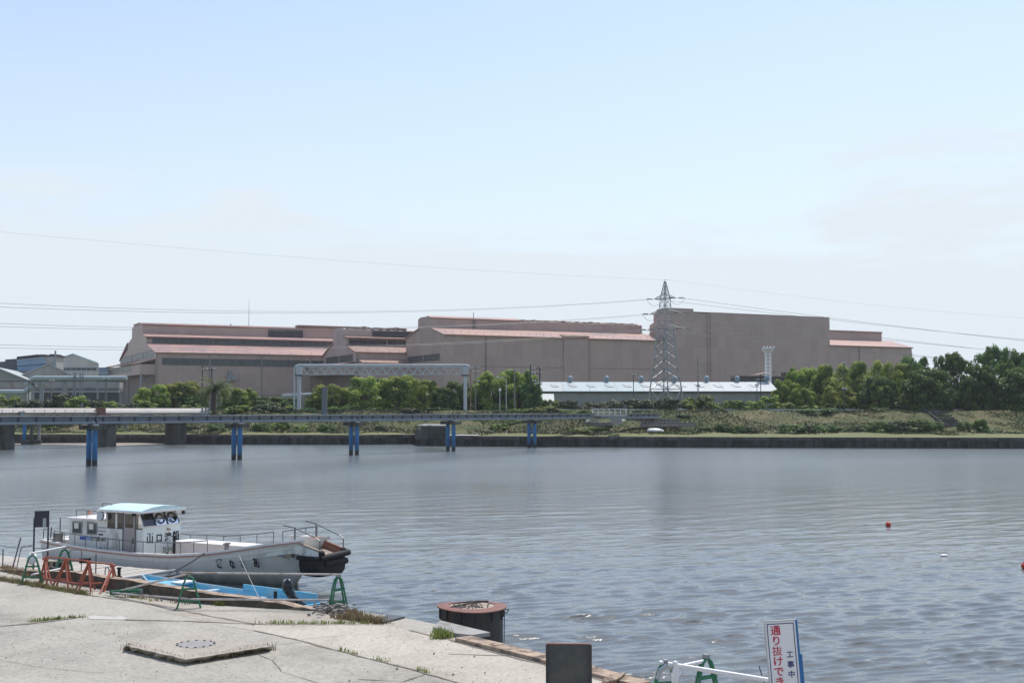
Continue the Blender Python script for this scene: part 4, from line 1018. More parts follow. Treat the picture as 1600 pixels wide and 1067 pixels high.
# ================================================================== PIPE GANTRY over the levee
Yg = 256
xl, xr = x_at(467, Yg), x_at(727, Yg)
t = thing('pipe_gantry', 'grey lattice pipe gantry standing on two tall legs over the trees', 'gantry', (xl, Yg, 0))
W = xr - xl; zt, zb = z_at(573.5, Yg), z_at(585.5, Yg)
for x in (0, W):
    MB().span((x - .36, -.36, GROUND - 1), (x + .36, .36, zb)).build('leg', 'gantry', t)
    MB().span((x - .55, -.5, zb + .02), (x + .55, .5, zt + .2)).build('leg_head', 'gantry', t)
    MB().span((x - .8, -.55, zb - .25), (x + .8, .55, zb)).build('bearing', 'dark_steel', t)
for yy in (-.9, .9):
    MB().span((.5, yy - .1, zt - .02), (W - .5, yy + .1, zt + .14)).build('top_chord', 'gantry', t)
    MB().span((.5, yy - .1, zb), (W - .5, yy + .1, zb + .14)).build('bottom_chord', 'gantry', t)
k = 18; st = (W - 1.4) / k
for i in range(k):
    x = .7 + i * st
    for yy in (-.9, .9):
        MB().tube((x, yy, zt), (x + st / 2, yy, zb + .1), .075, 5).tube((x + st / 2, yy, zb + .1), (x + st, yy, zt), .075, 5).build('lattice_bar', 'gantry', t)
pp = [(-.95, -.2, GROUND), (-.95, -.2, zt - .3), (-.8, -.2, zt + .15), (-.2, -.2, zt + .42), (W + .2, -.2, zt + .42), (W + .8, -.2, zt + .15), (W + .95, -.2, zt - .4)]
MB().path(pp, .2, 10).build('pipe', 'gantry', t, smooth=True)
MB().path([(W + 1.1, .3, zt), (W + 1.1, .3, GROUND)], .12, 8).build('riser', 'roof_rust', t)
MB().path([(4, .9, zt + .5), (W - .5, .9, zt + .62)], .09, 8).build('pipe', 'roof_rust', t)
p = D(507, 640, 246)
t = thing('blue_pipe_end', 'upright blue grey pipe end rising from the bushes beside the gantry leg', 'pipe', (p.x, 246, 0))
MB().span((-.5, -.3, GROUND - .5), (.5, .3, z_at(604.5, 246))).span((-.1, -.42, GROUND - .5), (.1, -.3, z_at(604.5, 246))).build('plate', 'bridge_grey', t)
t = thing('white_pipe_rack', 'low white pipes on brackets crossing behind the gantry leg', 'pipe rack', (x_at(440, 268), 268, 0))
MB().tube((0, 0, z_at(619, 268)), (x_at(488, 268) - x_at(440, 268), 0, z_at(616, 268)), .22, 8).build('pipe', 'pipe_green', t)
MB().tube((0, .5, z_at(616, 268)), (x_at(488, 268) - x_at(440, 268), .5, z_at(614, 268)), .15, 8).tube((2.5, 0, GROUND), (2.5, 0, z_at(614, 268)), .15, 6).tube((4.8, 0, GROUND), (4.8, 0, z_at(614, 268)), .15, 6).build('pipe', 'galv', t)

# ================================================================== LATTICE PYLON
Yy = 290.0
px0 = D(1040.5, 640, Yy)
PY = thing('lattice_pylon', 'tall grey lattice electricity pylon standing on the far levee', 'pylon', (px0.x, Yy, 0), 0)
def zp(py): return z_at(py, Yy)
half = [(645, 4.35), (608, 3.75), (577, 3.0), (545, 2.45), (514, 1.95), (489, 1.55), (466, 1.15), (457, .85), (440, .18)]
lv = []
for (a_, h1), (b2, h2) in zip(half, half[1:]):
    kk = {0: 1, 1: 2, 2: 2, 3: 2, 4: 2, 5: 2, 6: 1, 7: 3}[half.index((a_, h1))]
    for i in range(kk): lv.append((a_ + (b2 - a_) * i / kk, h1 + (h2 - h1) * i / kk))
lv.append(half[-1])
dirs = [(1, 0), (0, 1), (-1, 0), (0, -1)]      # corner legs: one towards the camera, one away, one either side
def node(i, k): return Vector((dirs[k % 4][0] * lv[i][1], dirs[k % 4][1] * lv[i][1], zp(lv[i][0])))
for k in range(4):
    mb = MB()
    for i in range(len(lv) - 1): mb.tube(node(i, k), node(i + 1, k), .15 if i < 7 else .09, 4)
    mb.build('leg', 'pylon' if k != 3 else 'galv_dull', PY)
for i in range(len(lv) - 1):
    for k in range(4):
        mb = MB(); rr = .07 if i < 7 else .045
        mb.tube(node(i, k), node(i + 1, k + 1), rr, 4).tube(node(i, k + 1), node(i + 1, k), rr, 4).tube(node(i + 1, k), node(i + 1, k + 1), rr, 4)
        mb.build('brace', 'pylon', PY)
arm_dir = Vector((math.cos(R(-38)), math.sin(R(-38)), 0))
TIPS = []
for zy, al in ((466.5, 3.1), (489.5, 4.3), (514, 5.0)):
    hz = zp(zy); hb = 1.3
    for s in (-1, 1):
        tip = arm_dir * (al * s) + Vector((0, 0, hz)); TIPS.append(tip)
        mb = MB(); sd = Vector((-arm_dir.y, arm_dir.x, 0))
        for q in (-1, 1):
            mb.tube(sd * (.8 * q) + Vector((0, 0, hz)), tip, .09, 4).tube(sd * (.7 * q) + Vector((0, 0, hz + hb)), tip, .06, 4)
            for j in (1, 2): mb.tube((sd * (.8 * q) + Vector((0, 0, hz))).lerp(tip, j / 3), (sd * (.7 * q) + Vector((0, 0, hz + hb))).lerp(tip, (j - .5) / 3), .04, 4)
        mb.build('cross_arm', 'pylon', PY)
mb = MB().tube((-.9, 0, zp(437)), (.9, 0, zp(437)), .05, 4).tube((0, 0, zp(440)), (0, 0, zp(436)), .06, 4); mb.build('peak_bar', 'pylon', PY)
# line directions: towards the camera's left, and away to the right
lineL = Vector((-1, -.42, 0)).normalized(); lineR = Vector((1, .12, 0)).normalized()
INS = []
for tip in TIPS:
    for dv in (lineL, lineR):
        e = tip + dv * 2.1 + Vector((0, 0, -.12))
        mb = MB().tube(tip, tip + dv * .45, .04, 4)
        for j in range(6): 
            q = tip + dv * (.5 + j * .24); mb.tube(q, q + dv * .14, .17, 6)
        mb.tube(tip + dv * 1.95, e, .04, 4); mb.build('insulator', 'galv_dull', PY); INS.append(e)
    a_, b2 = INS[-2], INS[-1]; pts = [a_.lerp(b2, j / 8) + Vector((0, 0, -1.5 * (1 - (2 * j / 8 - 1) ** 2))) for j in range(9)]
    MB().path(pts, .035, 4).build('jumper_cable', 'wire', PY)
base = px0.copy(); base.z = 0
def wire(a_, b2, sag, r, label, n=36):
    pts = [a_.lerp(b2, j / n) + Vector((0, 0, -sag * (1 - (2 * j / n - 1) ** 2))) for j in range(n + 1)]
    o = MB().path(pts, r, 4).build('power_line', 'wire'); return tag(o, label, 'power line', 'power lines strung from the lattice pylon')
lab = ['top', 'middle', 'lowest']
# far left ends chosen where each conductor leaves the view
ends = [[D(-260, 458, 215), D(-260, 466, 212)], [D(-260, 492, 215), D(-260, 499, 212)], [D(-260, 528, 215), D(-260, 535, 212)]]
endr = [[D(1900, 556, 330), D(1900, 562, 336)], [D(1900, 575, 330), D(1900, 581, 336)], [D(1900, 592, 330), D(1900, 598, 336)]]
for i in range(3):
    for s in range(2):
        k = i * 2 + s
        wire(base + INS[k * 2], ends[i][s], 3.1 - .1 * i, .032, '%s power line of the %s arm, from the pylon towards the gantry side' % (['Near', 'Far'][s], lab[i]))
        wire(base + INS[k * 2 + 1], endr[i][s], .9, .035, '%s power line of the %s arm, from the pylon over the dark trees' % (['Near', 'Far'][s], lab[i]))
o = wire(base + Vector((-.9, 0, zp(437))), D(-260, 338, 150), 1.0, .011, 'thin earth wire rising across the sky from the pylon peak')
o = wire(base + Vector((.9, 0, zp(437))), D(1900, 512, 330), 2.0, .012, 'thin earth wire from the pylon peak descending past the tallest hall')

# ================================================================== POLES, LAMPS, MAST
def pole_pts(px, top, Y): p = D(px, 640, Y); return p, z_at(top, Y)
def utility_pole(px, top, Y, label, arms=((0, .9),), r=.16, lamp=False):
    p, zt = pole_pts(px, top, Y); t = thing('utility_pole', label, 'utility pole', (p.x, Y, 0), group='utility poles along the levee')
    MB().tube((0, 0, GROUND - 1), (0, 0, zt), r, 8, r * .7).build('pole', 'concrete' if r > .13 else 'dark_steel', t)
    for dz, al in arms:
        MB().span((-al, -.06, zt - dz - .12), (al, .06, zt - dz)).build('cross_arm', 'dark_steel', t)
        for s in (-1, -.5, .5, 1):
            MB().disc((al * s * .92, 0), .1, zt - dz, zt - dz + .28, 6).build('insulator', 'white', t)
    if lamp: MB().span((.3, -.2, zt - 3.2), (1.0, .2, zt - 2.9)).build('lamp_head', 'galv', t)
    return t
utility_pole(743, 573, 262, 'concrete pole with two short arms beside the right leg of the pipe gantry', ((.2, .8), (1.2, .7)), lamp=True)
utility_pole(804, 577, 258, 'concrete pole with one wide arm in front of the rounded camphor tree', ((.3, 1.1),))
utility_pole(1091, 558, 275, 'tall dark pole standing between the lattice pylon and the white mast', ((6.5, .4),))
utility_pole(990, 583, 272, 'slim dark pole in front of the shed wall before the pylon', ((.4, .3),), .12)
utility_pole(1189, 585, 270, 'slim pole beside the white lattice mast', ((.3, .9), (1.2, .9)), .12)
utility_pole(1320, 566, 250, 'slim grey pole in front of the broad camphor tree', ((.2, .3), (5.5, .4)), .11)
utility_pole(1183, 600, 281, 'short slim pole standing in front of the shed eave', ((.3, .4),), .1)
utility_pole(44, 594, 262, 'slim dark pole behind the hedge at the edge of the works', ((.1, .3),), .11)
utility_pole(80, 592, 268, 'dark pole with a transformer box behind the hedge', ((.4, .5),), .14)
utility_pole(165, 590, 262, 'slim dark pole under the lean-to of the big hall', ((.3, .6),), .11)
def h_pole(px0, px1, top, Y, label, arms):
    a_, zt = pole_pts(px0, top, Y); b2, _ = pole_pts(px1, top, Y); w = b2.x - a_.x
    t = thing('h_frame_pole', label, 'utility pole', (a_.x, Y, 0), group='twin utility poles')
    for x in (0, w): MB().tube((x, 0, GROUND - 1), (x, 0, zt + (.6 if x == 0 else 0)), .18, 8, .13).build('pole', 'dark_steel', t)
    for dz, x0, x1 in arms:
        MB().span((x0, -.08, zt - dz - .15), (w + x1, .08, zt - dz)).build('cross_arm', 'dark_steel', t)
        for x in (x0 + .2, w / 2, w + x1 - .2): MB().disc((x, 0), .12, zt - dz, zt - dz + .35, 6).build('insulator', 'white', t)
h_pole(315.5, 330, 576, 262, 'twin dark poles joined by an arm in front of the big hall', ((.2, -.1, .8), (5.3, -.3, .2)))
h_pole(829, 843.5, 574, 262, 'twin dark poles with many arms at the near end of the white roofed shed', ((.3, .2, .6), (1.3, .2, .5), (3, .3, .5), (3.6, 1.2, .5)))
def street_lamp(px, top, Y, label, curved):
    p, zt = pole_pts(px, top, Y); t = thing('street_lamp', label, 'street lamp', (p.x, Y, 0), group='street lamps on the levee road')
    MB().tube((0, 0, GROUND - 1), (0, 0, zt - (.8 if curved else 0)), .12, 8, .09).build('pole', 'galv', t)
    if curved:
        pts = [(0, 0, zt - .85), (-.15, 0, zt - .4), (-.6, 0, zt - .05), (-1.2, 0, zt), (-1.7, 0, zt - .05)]
        MB().path(pts, .07, 6).build('arm', 'galv', t); MB().ball((-1.9, 0, zt - .08), .3, 8, (1.3, .7, .4)).build('lamp_head', 'galv', t)
    else: MB().ball((0, 0, zt + .1), .27, 8, (1, 1, 1.2)).build('lamp_head', 'white', t)
street_lamp(781, 610, 252, 'short street lamp with a round white head below the rounded camphor tree', False)
street_lamp(791, 589, 255, 'tall street lamp with a curved arm below the rounded camphor tree', True)
# white lattice mast
p = D(1201, 640, 312); t = thing('lattice_mast', 'white lattice mast with a flared lamp platform rising behind the white roof', 'lattice mast', (p.x, 312, 0))
zt, zb = z_at(550, 312), z_at(604, 312); hw = .62
mb = MB(); k = 9
for sx_, sy_ in ((-1, -1), (1, -1), (1, 1), (-1, 1)): mb.tube((sx_ * hw, sy_ * hw, GROUND), (sx_ * hw, sy_ * hw, zt), .09, 5)
mb.build('corner_posts', 'white', t)
for i in range(k):
    z0, z1 = zb + (zt - zb) * i / k, zb + (zt - zb) * (i + 1) / k
    mb = MB()
    for (ax, ay), (bx, by) in (((-1, -1), (1, -1)), ((1, -1), (1, 1)), ((1, 1), (-1, 1)), ((-1, 1), (-1, -1))):
        mb.tube((ax * hw, ay * hw, z0), (bx * hw, by * hw, z1), .06, 4).tube((bx * hw, by * hw, z0), (ax * hw, ay * hw, z1), .06, 4)
    mb.build('brace', 'white', t)
mb = MB()
for a_ in range(8):
    an_ = a_ * math.pi / 4; mb.tube((math.cos(an_) * .9, math.sin(an_) * .9, zt), (math.cos(an_) * 1.6, math.sin(an_) * 1.6, zt + .9), .1, 4)
mb.disc((0, 0), 1.65, zt + .8, zt + .95, 12).build('platform', 'white', t)
for a_ in (-1.3, -.45, .45, 1.3): MB().ball((a_, -1.1, zt + 1.15), .28, 8).build('floodlight', 'white', t)

# ================================================================== BRIDGES
ax = Vector((51.0, 67.4, 0)).normalized(); aang = math.atan2(ax.y, ax.x)
piers = [P(143, 727), P(379, 717), P(551, 710), P(701, 704), P(831, 699)]
o0 = piers[0]; sp = (piers[4] - piers[0]).length / 4
PB = thing('pipe_bridge', 'long slim blue grey pipe bridge crossing the river on blue piles', 'bridge', (o0.x, o0.y, 0), math.atan2((piers[4] - piers[0]).y, (piers[4] - piers[0]).x))
STF = []
def girder(x0, x1, i):
    for yy, nm in ((-.55, 0), (.55, 1)):
        MB().span((x0 + .12, yy - .12, 4.98), (x1 - .12, yy + .12, 5.06)).span((x0 + .12, yy - .12, 5.36), (x1 - .12, yy + .12, 5.48)).span((x0 + .12, yy - .02, 5.06), (x1 - .12, yy + .02, 5.36)).build('girder', 'bridge_grey', PB)
        MB().tube((x0 + .1, yy * 1.25, 4.82), (x1 - .1, yy * 1.25, 4.82), .15, 10).build('pipe', 'bridge_pale', PB, smooth=True)
    MB().span((x0 + .05, -.85, 5.52), (x1 - .05, .85, 5.62)).build('walkway', 'bridge_pale', PB)
    x = x0 + 1
    while x < x1:
        for yy in (-.66, .66):
            if not STF: o = MB().span((-.1, -.06, 4.7), (.1, .06, 5.52)).build('stiffener', 'dark_steel', PB); STF.append(o.data)
            else: o = share('stiffener', STF[0], PB)
            o.location = (x, yy, 0)
        x += 2.08
for i in range(-2, 6): girder(i * sp, (i + 1) * sp if i < 5 else 5.95 * sp, i)
for i in range(5):
    x = i * sp
    MB().span((x - .75, -1.5, 4.05), (x + .75, 1.5, 4.52)).build('pier_cap', 'concrete_dark', PB)
    for yy in (-.58, .58): MB().tube((x, yy, -2), (x, yy, 4.05), .3, 16).build('pile', 'pile', PB, smooth=True)
    for yy in (-.55, .55): MB().span((x - .35, yy - .25, 4.52), (x + .35, yy + .25, 4.68)).build('bearing', 'galv', PB)
    if i == 4: MB().span((x - .12, -.4, 2.5), (x + .12, .4, 2.8)).build('tie_beam', 'pile', PB)
# concrete abutment at the landward end and white-railed culvert
t = thing('abutment', 'small concrete abutment where the pipe bridge lands on the bank', 'abutment', D(963, 652, 214))
MB().box((0, 0, -.75), (1.8, 2, 1.1)).build('concrete_block', 'concrete', t)
t = thing('footbridge', 'little white railed footbridge on the levee beside the end of the pipe bridge', 'footbridge', D(955, 649, 218))
MB().box((-.4, 0, 0), (6.4, 1.6, .28)).build('deck', 'concrete_pale', t)
for yy in (-.75,):
    for i in range(7): MB().box((-3.4 + i * 1.0, yy, .62), (.12, .12, 1.0)).build('railing_post', 'white', t)
    MB().box((-.4, yy, 1.15), (6.4, .1, .12)).build('rail', 'white', t); MB().box((-.4, yy, .7), (6.4, .08, .08)).build('rail', 'white', t)
# rear bridge: concrete piers, deck, bundle of lagged pipes with railings
q0, q1 = Vector((-80.5, 190.5, 0)), Vector((-56.5, 226, 0)); rd = (q1 - q0).normalized()
RB = thing('concrete_bridge', 'low bridge on broad dark concrete piers carrying chalky white pipes behind the blue piles', 'bridge', (q0.x, q0.y, 0), math.atan2(rd.y, rd.x))
Lr = 46
for nm, px, py_, Yr in (('a', 12, 702, 0), ('b', 172, 698, 0), ('c', 283, 694.5, 0)):
    p = P(px, py_, 0); lp = chain_matrix(RB).inverted() @ p
    MB().add([(lp.x + a_ * 1.0 * s_, lp.y + 1.5 + b2 * 1.7 * s_, z) for z, s_ in ((-1.2, 1.06), (3.9, 1.0)) for a_, b2 in ((-1, -1), (1, -1), (1, 1), (-1, 1))],
             [(0, 1, 5, 4), (1, 2, 6, 5), (2, 3, 7, 6), (3, 0, 4, 7), (4, 5, 6, 7)]).build('pier', 'concrete_dark', RB)
    MB().span((lp.x - 1.3, lp.y - .7, 3.9), (lp.x + 1.3, lp.y + 3.7, 4.5)).build('pier_cap', 'concrete_dark', RB)
lpy = 1.2
MB().span((-30, lpy - 1.6, 4.5), (Lr, lpy + 1.9, 5.2)).build('deck', 'brown_dark', RB)
for k, (yy, zz, rr, x1) in enumerate(((-1.1, 5.75, .3, 43), (-.3, 6.0, .36, 43), (.6, 5.9, .34, 44), (1.3, 6.25, .3, 45))):
    MB().tube((-30, lpy + yy, zz), (x1, lpy + yy, zz), rr, 12).build('pipe', 'pipe_pink', RB, smooth=True)
x = -28
while x < 18:
    MB().tube((x, lpy - 1.7, 5.2), (x, lpy - 1.7, 6.35), .05, 4).build('railing_post', 'galv_dull', RB); x += 1.9
for zz in (5.8, 6.35): MB().tube((-30, lpy - 1.7, zz), (18, lpy - 1.7, zz), .045, 4).build('handrail', 'dark_steel', RB)
MB().span((18.4, lpy - 2.1, 5.0), (19.6, lpy - .9, 6.6)).span((18.2, lpy - 2.2, 5.0), (20.6, lpy - .8, 5.5)).build('valve_box', 'rust', RB)
MB().span((3.4, lpy - 2.2, 5.2), (4.2, lpy - 1.6, 6.0)).build('meter_box', 'galv_dull', RB)
for xx in (41.5, 42.3, 43): MB().tube((xx, lpy - 1.3, 5), (xx, lpy - 1.3, 6.7), .2, 8).build('valve_stem', 'galv_dull', RB)
# small three-legged bent seen between the concrete piers
for (px, py_, label) in ((49, 694, 'small three legged steel bent with one blue leg, between the first two concrete piers'), (186, 690, 'small pale legged bent behind the second concrete pier')):
    p = P(px, py_, 0); t = thing('pile_bent', label, 'pile bent', p, R(15))
    for i, dx in enumerate((-1.25, 0, 1.25)):
        MB().tube((dx, 0, 0.5), (dx, 0, 4.6), .32, 10).build('leg', 'pile' if i == 0 and px < 100 else ('concrete_dark' if i < 2 else 'concrete'), t, smooth=True)
    MB().box((0, 0, .35), (3.4, 1.3, .8)).build('footing', 'concrete_dark', t)
    MB().box((0, 0, 4.7), (3.2, .7, .3)).build('cross_head', 'bridge_grey', t)

# ================================================================== LEVEE DETAILS
def land(px, py, Y):  # point standing on the bank surface
    p = D(px, py, Y); p.z = float(bank_z(p.x, p.y - wall_y(p.x))); return p
# landing stage beside the second last blue pile
t = thing('concrete_landing', 'pale topped concrete landing stage on the river wall beside the blue piles', 'landing', P(705, 696, 0))
x0 = P(655, 696.5, 0); x1 = P(740, 697, 0)
MB().add([(0, 0, 0)], []).prism([(x0.x, x0.y - .35), (x1.x, x1.y - .35), (x1.x + 1, x1.y + 5), (x0.x, x0.y + 6)], 1.78, 1.9).build('top_slab', 'concrete_pale', t, world=True)
t = thing('outfall', 'grey concrete outfall box on the bank behind the landing stage', 'outfall', P(680, 684, 1.7))
MB().box((-.2, 1.2, .9), (4.2, 3, 2.0)).build('box_wall', 'concrete_dark', t); MB().slab((-3.0, -.5, 2.05), (2.0, -.5, 2.05), (1.8, 1.4, 2.25), (-2, 1.4, 2.25), .25).build('lid', 'concrete', t)
MB().box((-2.2, -.5, .6), (2.2, .6, 1.6)).build('gate', 'concrete_dark', t)
# steps in the slope
p0 = D(1489, 671, 234); st = thing('bank_steps', 'flight of dark concrete steps climbing the grassy bank below the tall dark trees', 'steps', (p0.x, 233, 0))
zb0 = float(bank_z(p0.x, 233 - wall_y(p0.x)))
for i in range(8):
    y = 233 - 233 + i * 1.75; zz = zb0 + .35 + i * .46
    MB().span((-1.75 + i * .05, y, zz - 1.4), (1.75 + i * .05, y + 1.9, zz)).build('step', 'concrete_dark', st)
for s in (-1.95,): MB().slab((s - .05, -.2, zb0 + .45), (s + .08, -.2, zb0 + .45), (s + .25, 13.5, zb0 + 3.9), (s + .1, 13.5, zb0 + 3.9), .4).build('side_kerb', 'concrete_dark', st)
# guard rail along the levee road: each beam between posts is one part
t = thing('guard_rail', 'long pale guard rail along the levee road', 'guard rail', (x_at(980, 252), 252, 0)); k = 26
xa, xb = x_at(842, 252), x_at(1640, 250); zz = z_at(640.2, 252)
for i in range(k):
    a_, b2 = xa + (xb - xa) * i / k, xa + (xb - xa) * (i + 1) / k
    MB().span((a_ + .03 - t.location.x, -.04, zz - .2), (b2 - .03 - t.location.x, .04, zz + .16)).build('rail_beam', 'galv', t)
    MB().span((a_ - .07 - t.location.x, .04, GROUND - .4), (a_ + .07 - t.location.x, .18, zz + .2)).build('rail_post', 'galv_dull', t)
# stone revetment terraces right of the footbridge
for j, (pxa, pxb, ya, yb_, hh) in enumerate(((978, 1062, 652.5, 655, .8), (1002, 1088, 658.5, 660, .5), (1000, 1085, 663, 664, .4), (850, 958, 659, 660, .7))):
    t = thing('stone_terrace', ['upper dark stone terrace wall right of the footbridge', 'middle stone terrace wall below the upper one by the footbridge', 'lowest stone terrace wall below the footbridge', 'long pale stone terrace under the end of the pipe bridge'][j], 'terrace wall', (0, 0, 0))
    Yt_ = [236, 233, 230, 229][j]
    xa, xb = D(pxa, ya, Yt_), D(pxb, yb_, Yt_); n_ = 14 if j != 3 else 18
    me = None
    for i in range(n_):
        f = (i + .5) / n_; x = xa.x + (xb.x - xa.x) * f; z = xa.z + (xb.z - xa.z) * f
        sc_ = ((xb.x - xa.x) / n_ * rnd.uniform(.85, .97), 1.6, hh * rnd.uniform(.85, 1.15))
        if me is None: me = MB().box((0, 0, -.5), (1, 1, 1)).build('stone', 'stone' if j < 3 else 'concrete', t); o = me; me = me.data
        else: o = share('stone', me, t)
        o.location = (x, Yt_ + rnd.uniform(-.1, .1), z); o.scale = sc_
t = thing('tarpaulin_bundle', 'white tarpaulin bundle lying on the grass below the terraces', 'tarpaulin', land(1023, 674, 224))
MB().ball((0, 0, .3), 1.0, 10, (1.5, .7, .45)).ball((.9, .1, .25), .6, 8, (1.4, .7, .4)).build('sheet', 'white', t, smooth=True)
for j, px in enumerate((927, 964)):
    t = thing('sandbag_pile', ['white sandbags heaped left of the concrete abutment', 'white sandbags heaped at the foot of the concrete abutment'][j], 'sandbags', D(px, 658.5, 219))
    for i in range(9): MB().ball((-1 + i * .27, -.2 * (i % 2), .12 * (i % 3)), .32, 8, (1.1, .7, .55)).build('sandbag', 'white', t, smooth=True)

# ================================================================== TREES AND SHRUBS
def crown_mesh(name, seed, m, npuff=46, leaves=150, leaf=.055, pr=(.17, .3), shape='round'):
    """unit crown (radius 1, base at z = 0, top near 1): leaf faces spread through many overlapping clumps"""
    r = np.random.RandomState(seed); V = []; F = []
    for i in range(npuff):
        th = r.uniform(0, 2 * math.pi)
        if shape == 'round':
            zc = r.uniform(0.0, .9); R_ = math.sqrt(max(0.02, 1 - (max(zc - .36, (.36 - zc) * .5) / .66) ** 2)) * .84
        elif shape == 'tall':
            zc = r.uniform(0.0, .93); R_ = (.85 if zc < .6 else .85 * (1 - ((zc - .6) / .48) ** 1.8)) * r.uniform(.75, 1.1)
        else:
            zc = r.uniform(0.0, .72); R_ = math.sqrt(max(0.02, 1 - zc * zc)) * .85
        rad = R_ * math.sqrt(r.uniform(.3, 1)) * (r.uniform(.6, 1.12) if shape == 'tall' else 1); p = r.uniform(*pr) * (1 - .35 * max(0, zc - .4))
        c = np.array([rad * math.cos(th), rad * math.sin(th), zc])
        n = leaves
        d = r.normal(size=(n, 3)); d /= np.linalg.norm(d, axis=1)[:, None]
        d[:, 2] = np.where(d[:, 2] < -.45, -d[:, 2], d[:, 2]); d /= np.linalg.norm(d, axis=1)[:, None]
        rr = r.uniform(.6, 1.08, (n, 1))
        pos = c + d * p * rr * np.array([1, 1, .72])
        nn = d * .9 + r.normal(size=(n, 3)) * .4 + np.array([0, 0, .25]); nn /= np.linalg.norm(nn, axis=1)[:, None]
        u = np.cross(nn, r.normal(size=(n, 3))); u /= np.linalg.norm(u, axis=1)[:, None]; w = np.cross(nn, u)
        s = leaf * r.uniform(.6, 1.35, (n, 1))
        V.append(np.stack([pos - u * s, pos - w * s * .6, pos + u * s, pos + w * s * .6], 1).reshape(-1, 3))
        tone = r.normal(0, .07) + .5 * np.clip(d[:, 2] - .1, 0, 1) * (rr[:, 0] > .8) * r.uniform(.3, 1.2) - .08  # upward outer leaves lighter: new shoots, plus sunlit tops painted into the colour
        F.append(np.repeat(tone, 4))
    v = np.vstack(V); q = np.arange(len(v)).reshape(-1, 4)
    me = np_mesh(name, v, quads=q, m=m)
    at = me.attributes.new('shoot_top_light', 'FLOAT', 'POINT'); at.data.foreach_set('value', np.concatenate(F).astype(np.float32))
    return me
def trunk_mesh(name, seed):
    r = random.Random(seed); mb = MB(); mb.tube((0, 0, -.1), (.02, 0, .35), .06, 8, .045)
    for i in range(7):
        a = i * .9 + r.uniform(-.3, .3); z0 = r.uniform(.2, .35); e = (math.cos(a) * r.uniform(.3, .55), math.sin(a) * r.uniform(.3, .55), r.uniform(.5, .8))
        m_ = (e[0] * .45, e[1] * .45, z0 + (e[2] - z0) * .55); mb.tube((.02, 0, z0), m_, .03, 6, .02); mb.tube(m_, e, .02, 6, .008)
    me = bpy.data.meshes.new(name); me.from_pydata(mb.v, [], mb.f); me.materials.append(MT['bark']); return me
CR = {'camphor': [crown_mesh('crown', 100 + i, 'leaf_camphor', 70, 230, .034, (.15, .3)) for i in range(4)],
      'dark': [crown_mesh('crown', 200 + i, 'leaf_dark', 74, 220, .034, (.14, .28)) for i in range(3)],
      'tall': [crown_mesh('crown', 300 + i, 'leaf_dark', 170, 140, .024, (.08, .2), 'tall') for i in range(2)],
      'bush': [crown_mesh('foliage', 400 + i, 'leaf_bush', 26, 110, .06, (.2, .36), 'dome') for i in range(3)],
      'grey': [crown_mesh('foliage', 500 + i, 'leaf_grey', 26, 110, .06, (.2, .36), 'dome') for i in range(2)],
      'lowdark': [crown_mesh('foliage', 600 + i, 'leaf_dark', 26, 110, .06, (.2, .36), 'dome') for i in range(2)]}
TR = [trunk_mesh('trunk', i) for i in range(3)]
def tree(pxl, pxr, top, Y, kind, label, base=648, cat='tree', grp='trees behind the levee'):
    xa, xb = x_at(pxl, Y), x_at(pxr, Y); r = (xb - xa) / 2; zt = z_at(top, Y); zb = min(GROUND - .3, z_at(base, Y)); h = zt - zb
    t = thing('broadleaf_tree', label, cat, ((xa + xb) / 2, Y, zb), rnd.uniform(0, 6.28), grp)
    share('trunk', rnd.choice(TR), t, (0, 0, 0), 0, (h * .8, h * .8, h))
    z0 = .03 * h
    share('crown', rnd.choice(CR[kind]), t, (0, 0, z0), rnd.uniform(0, 6), (r * 1.12, r * 1.12, (h - z0) * 1.0))
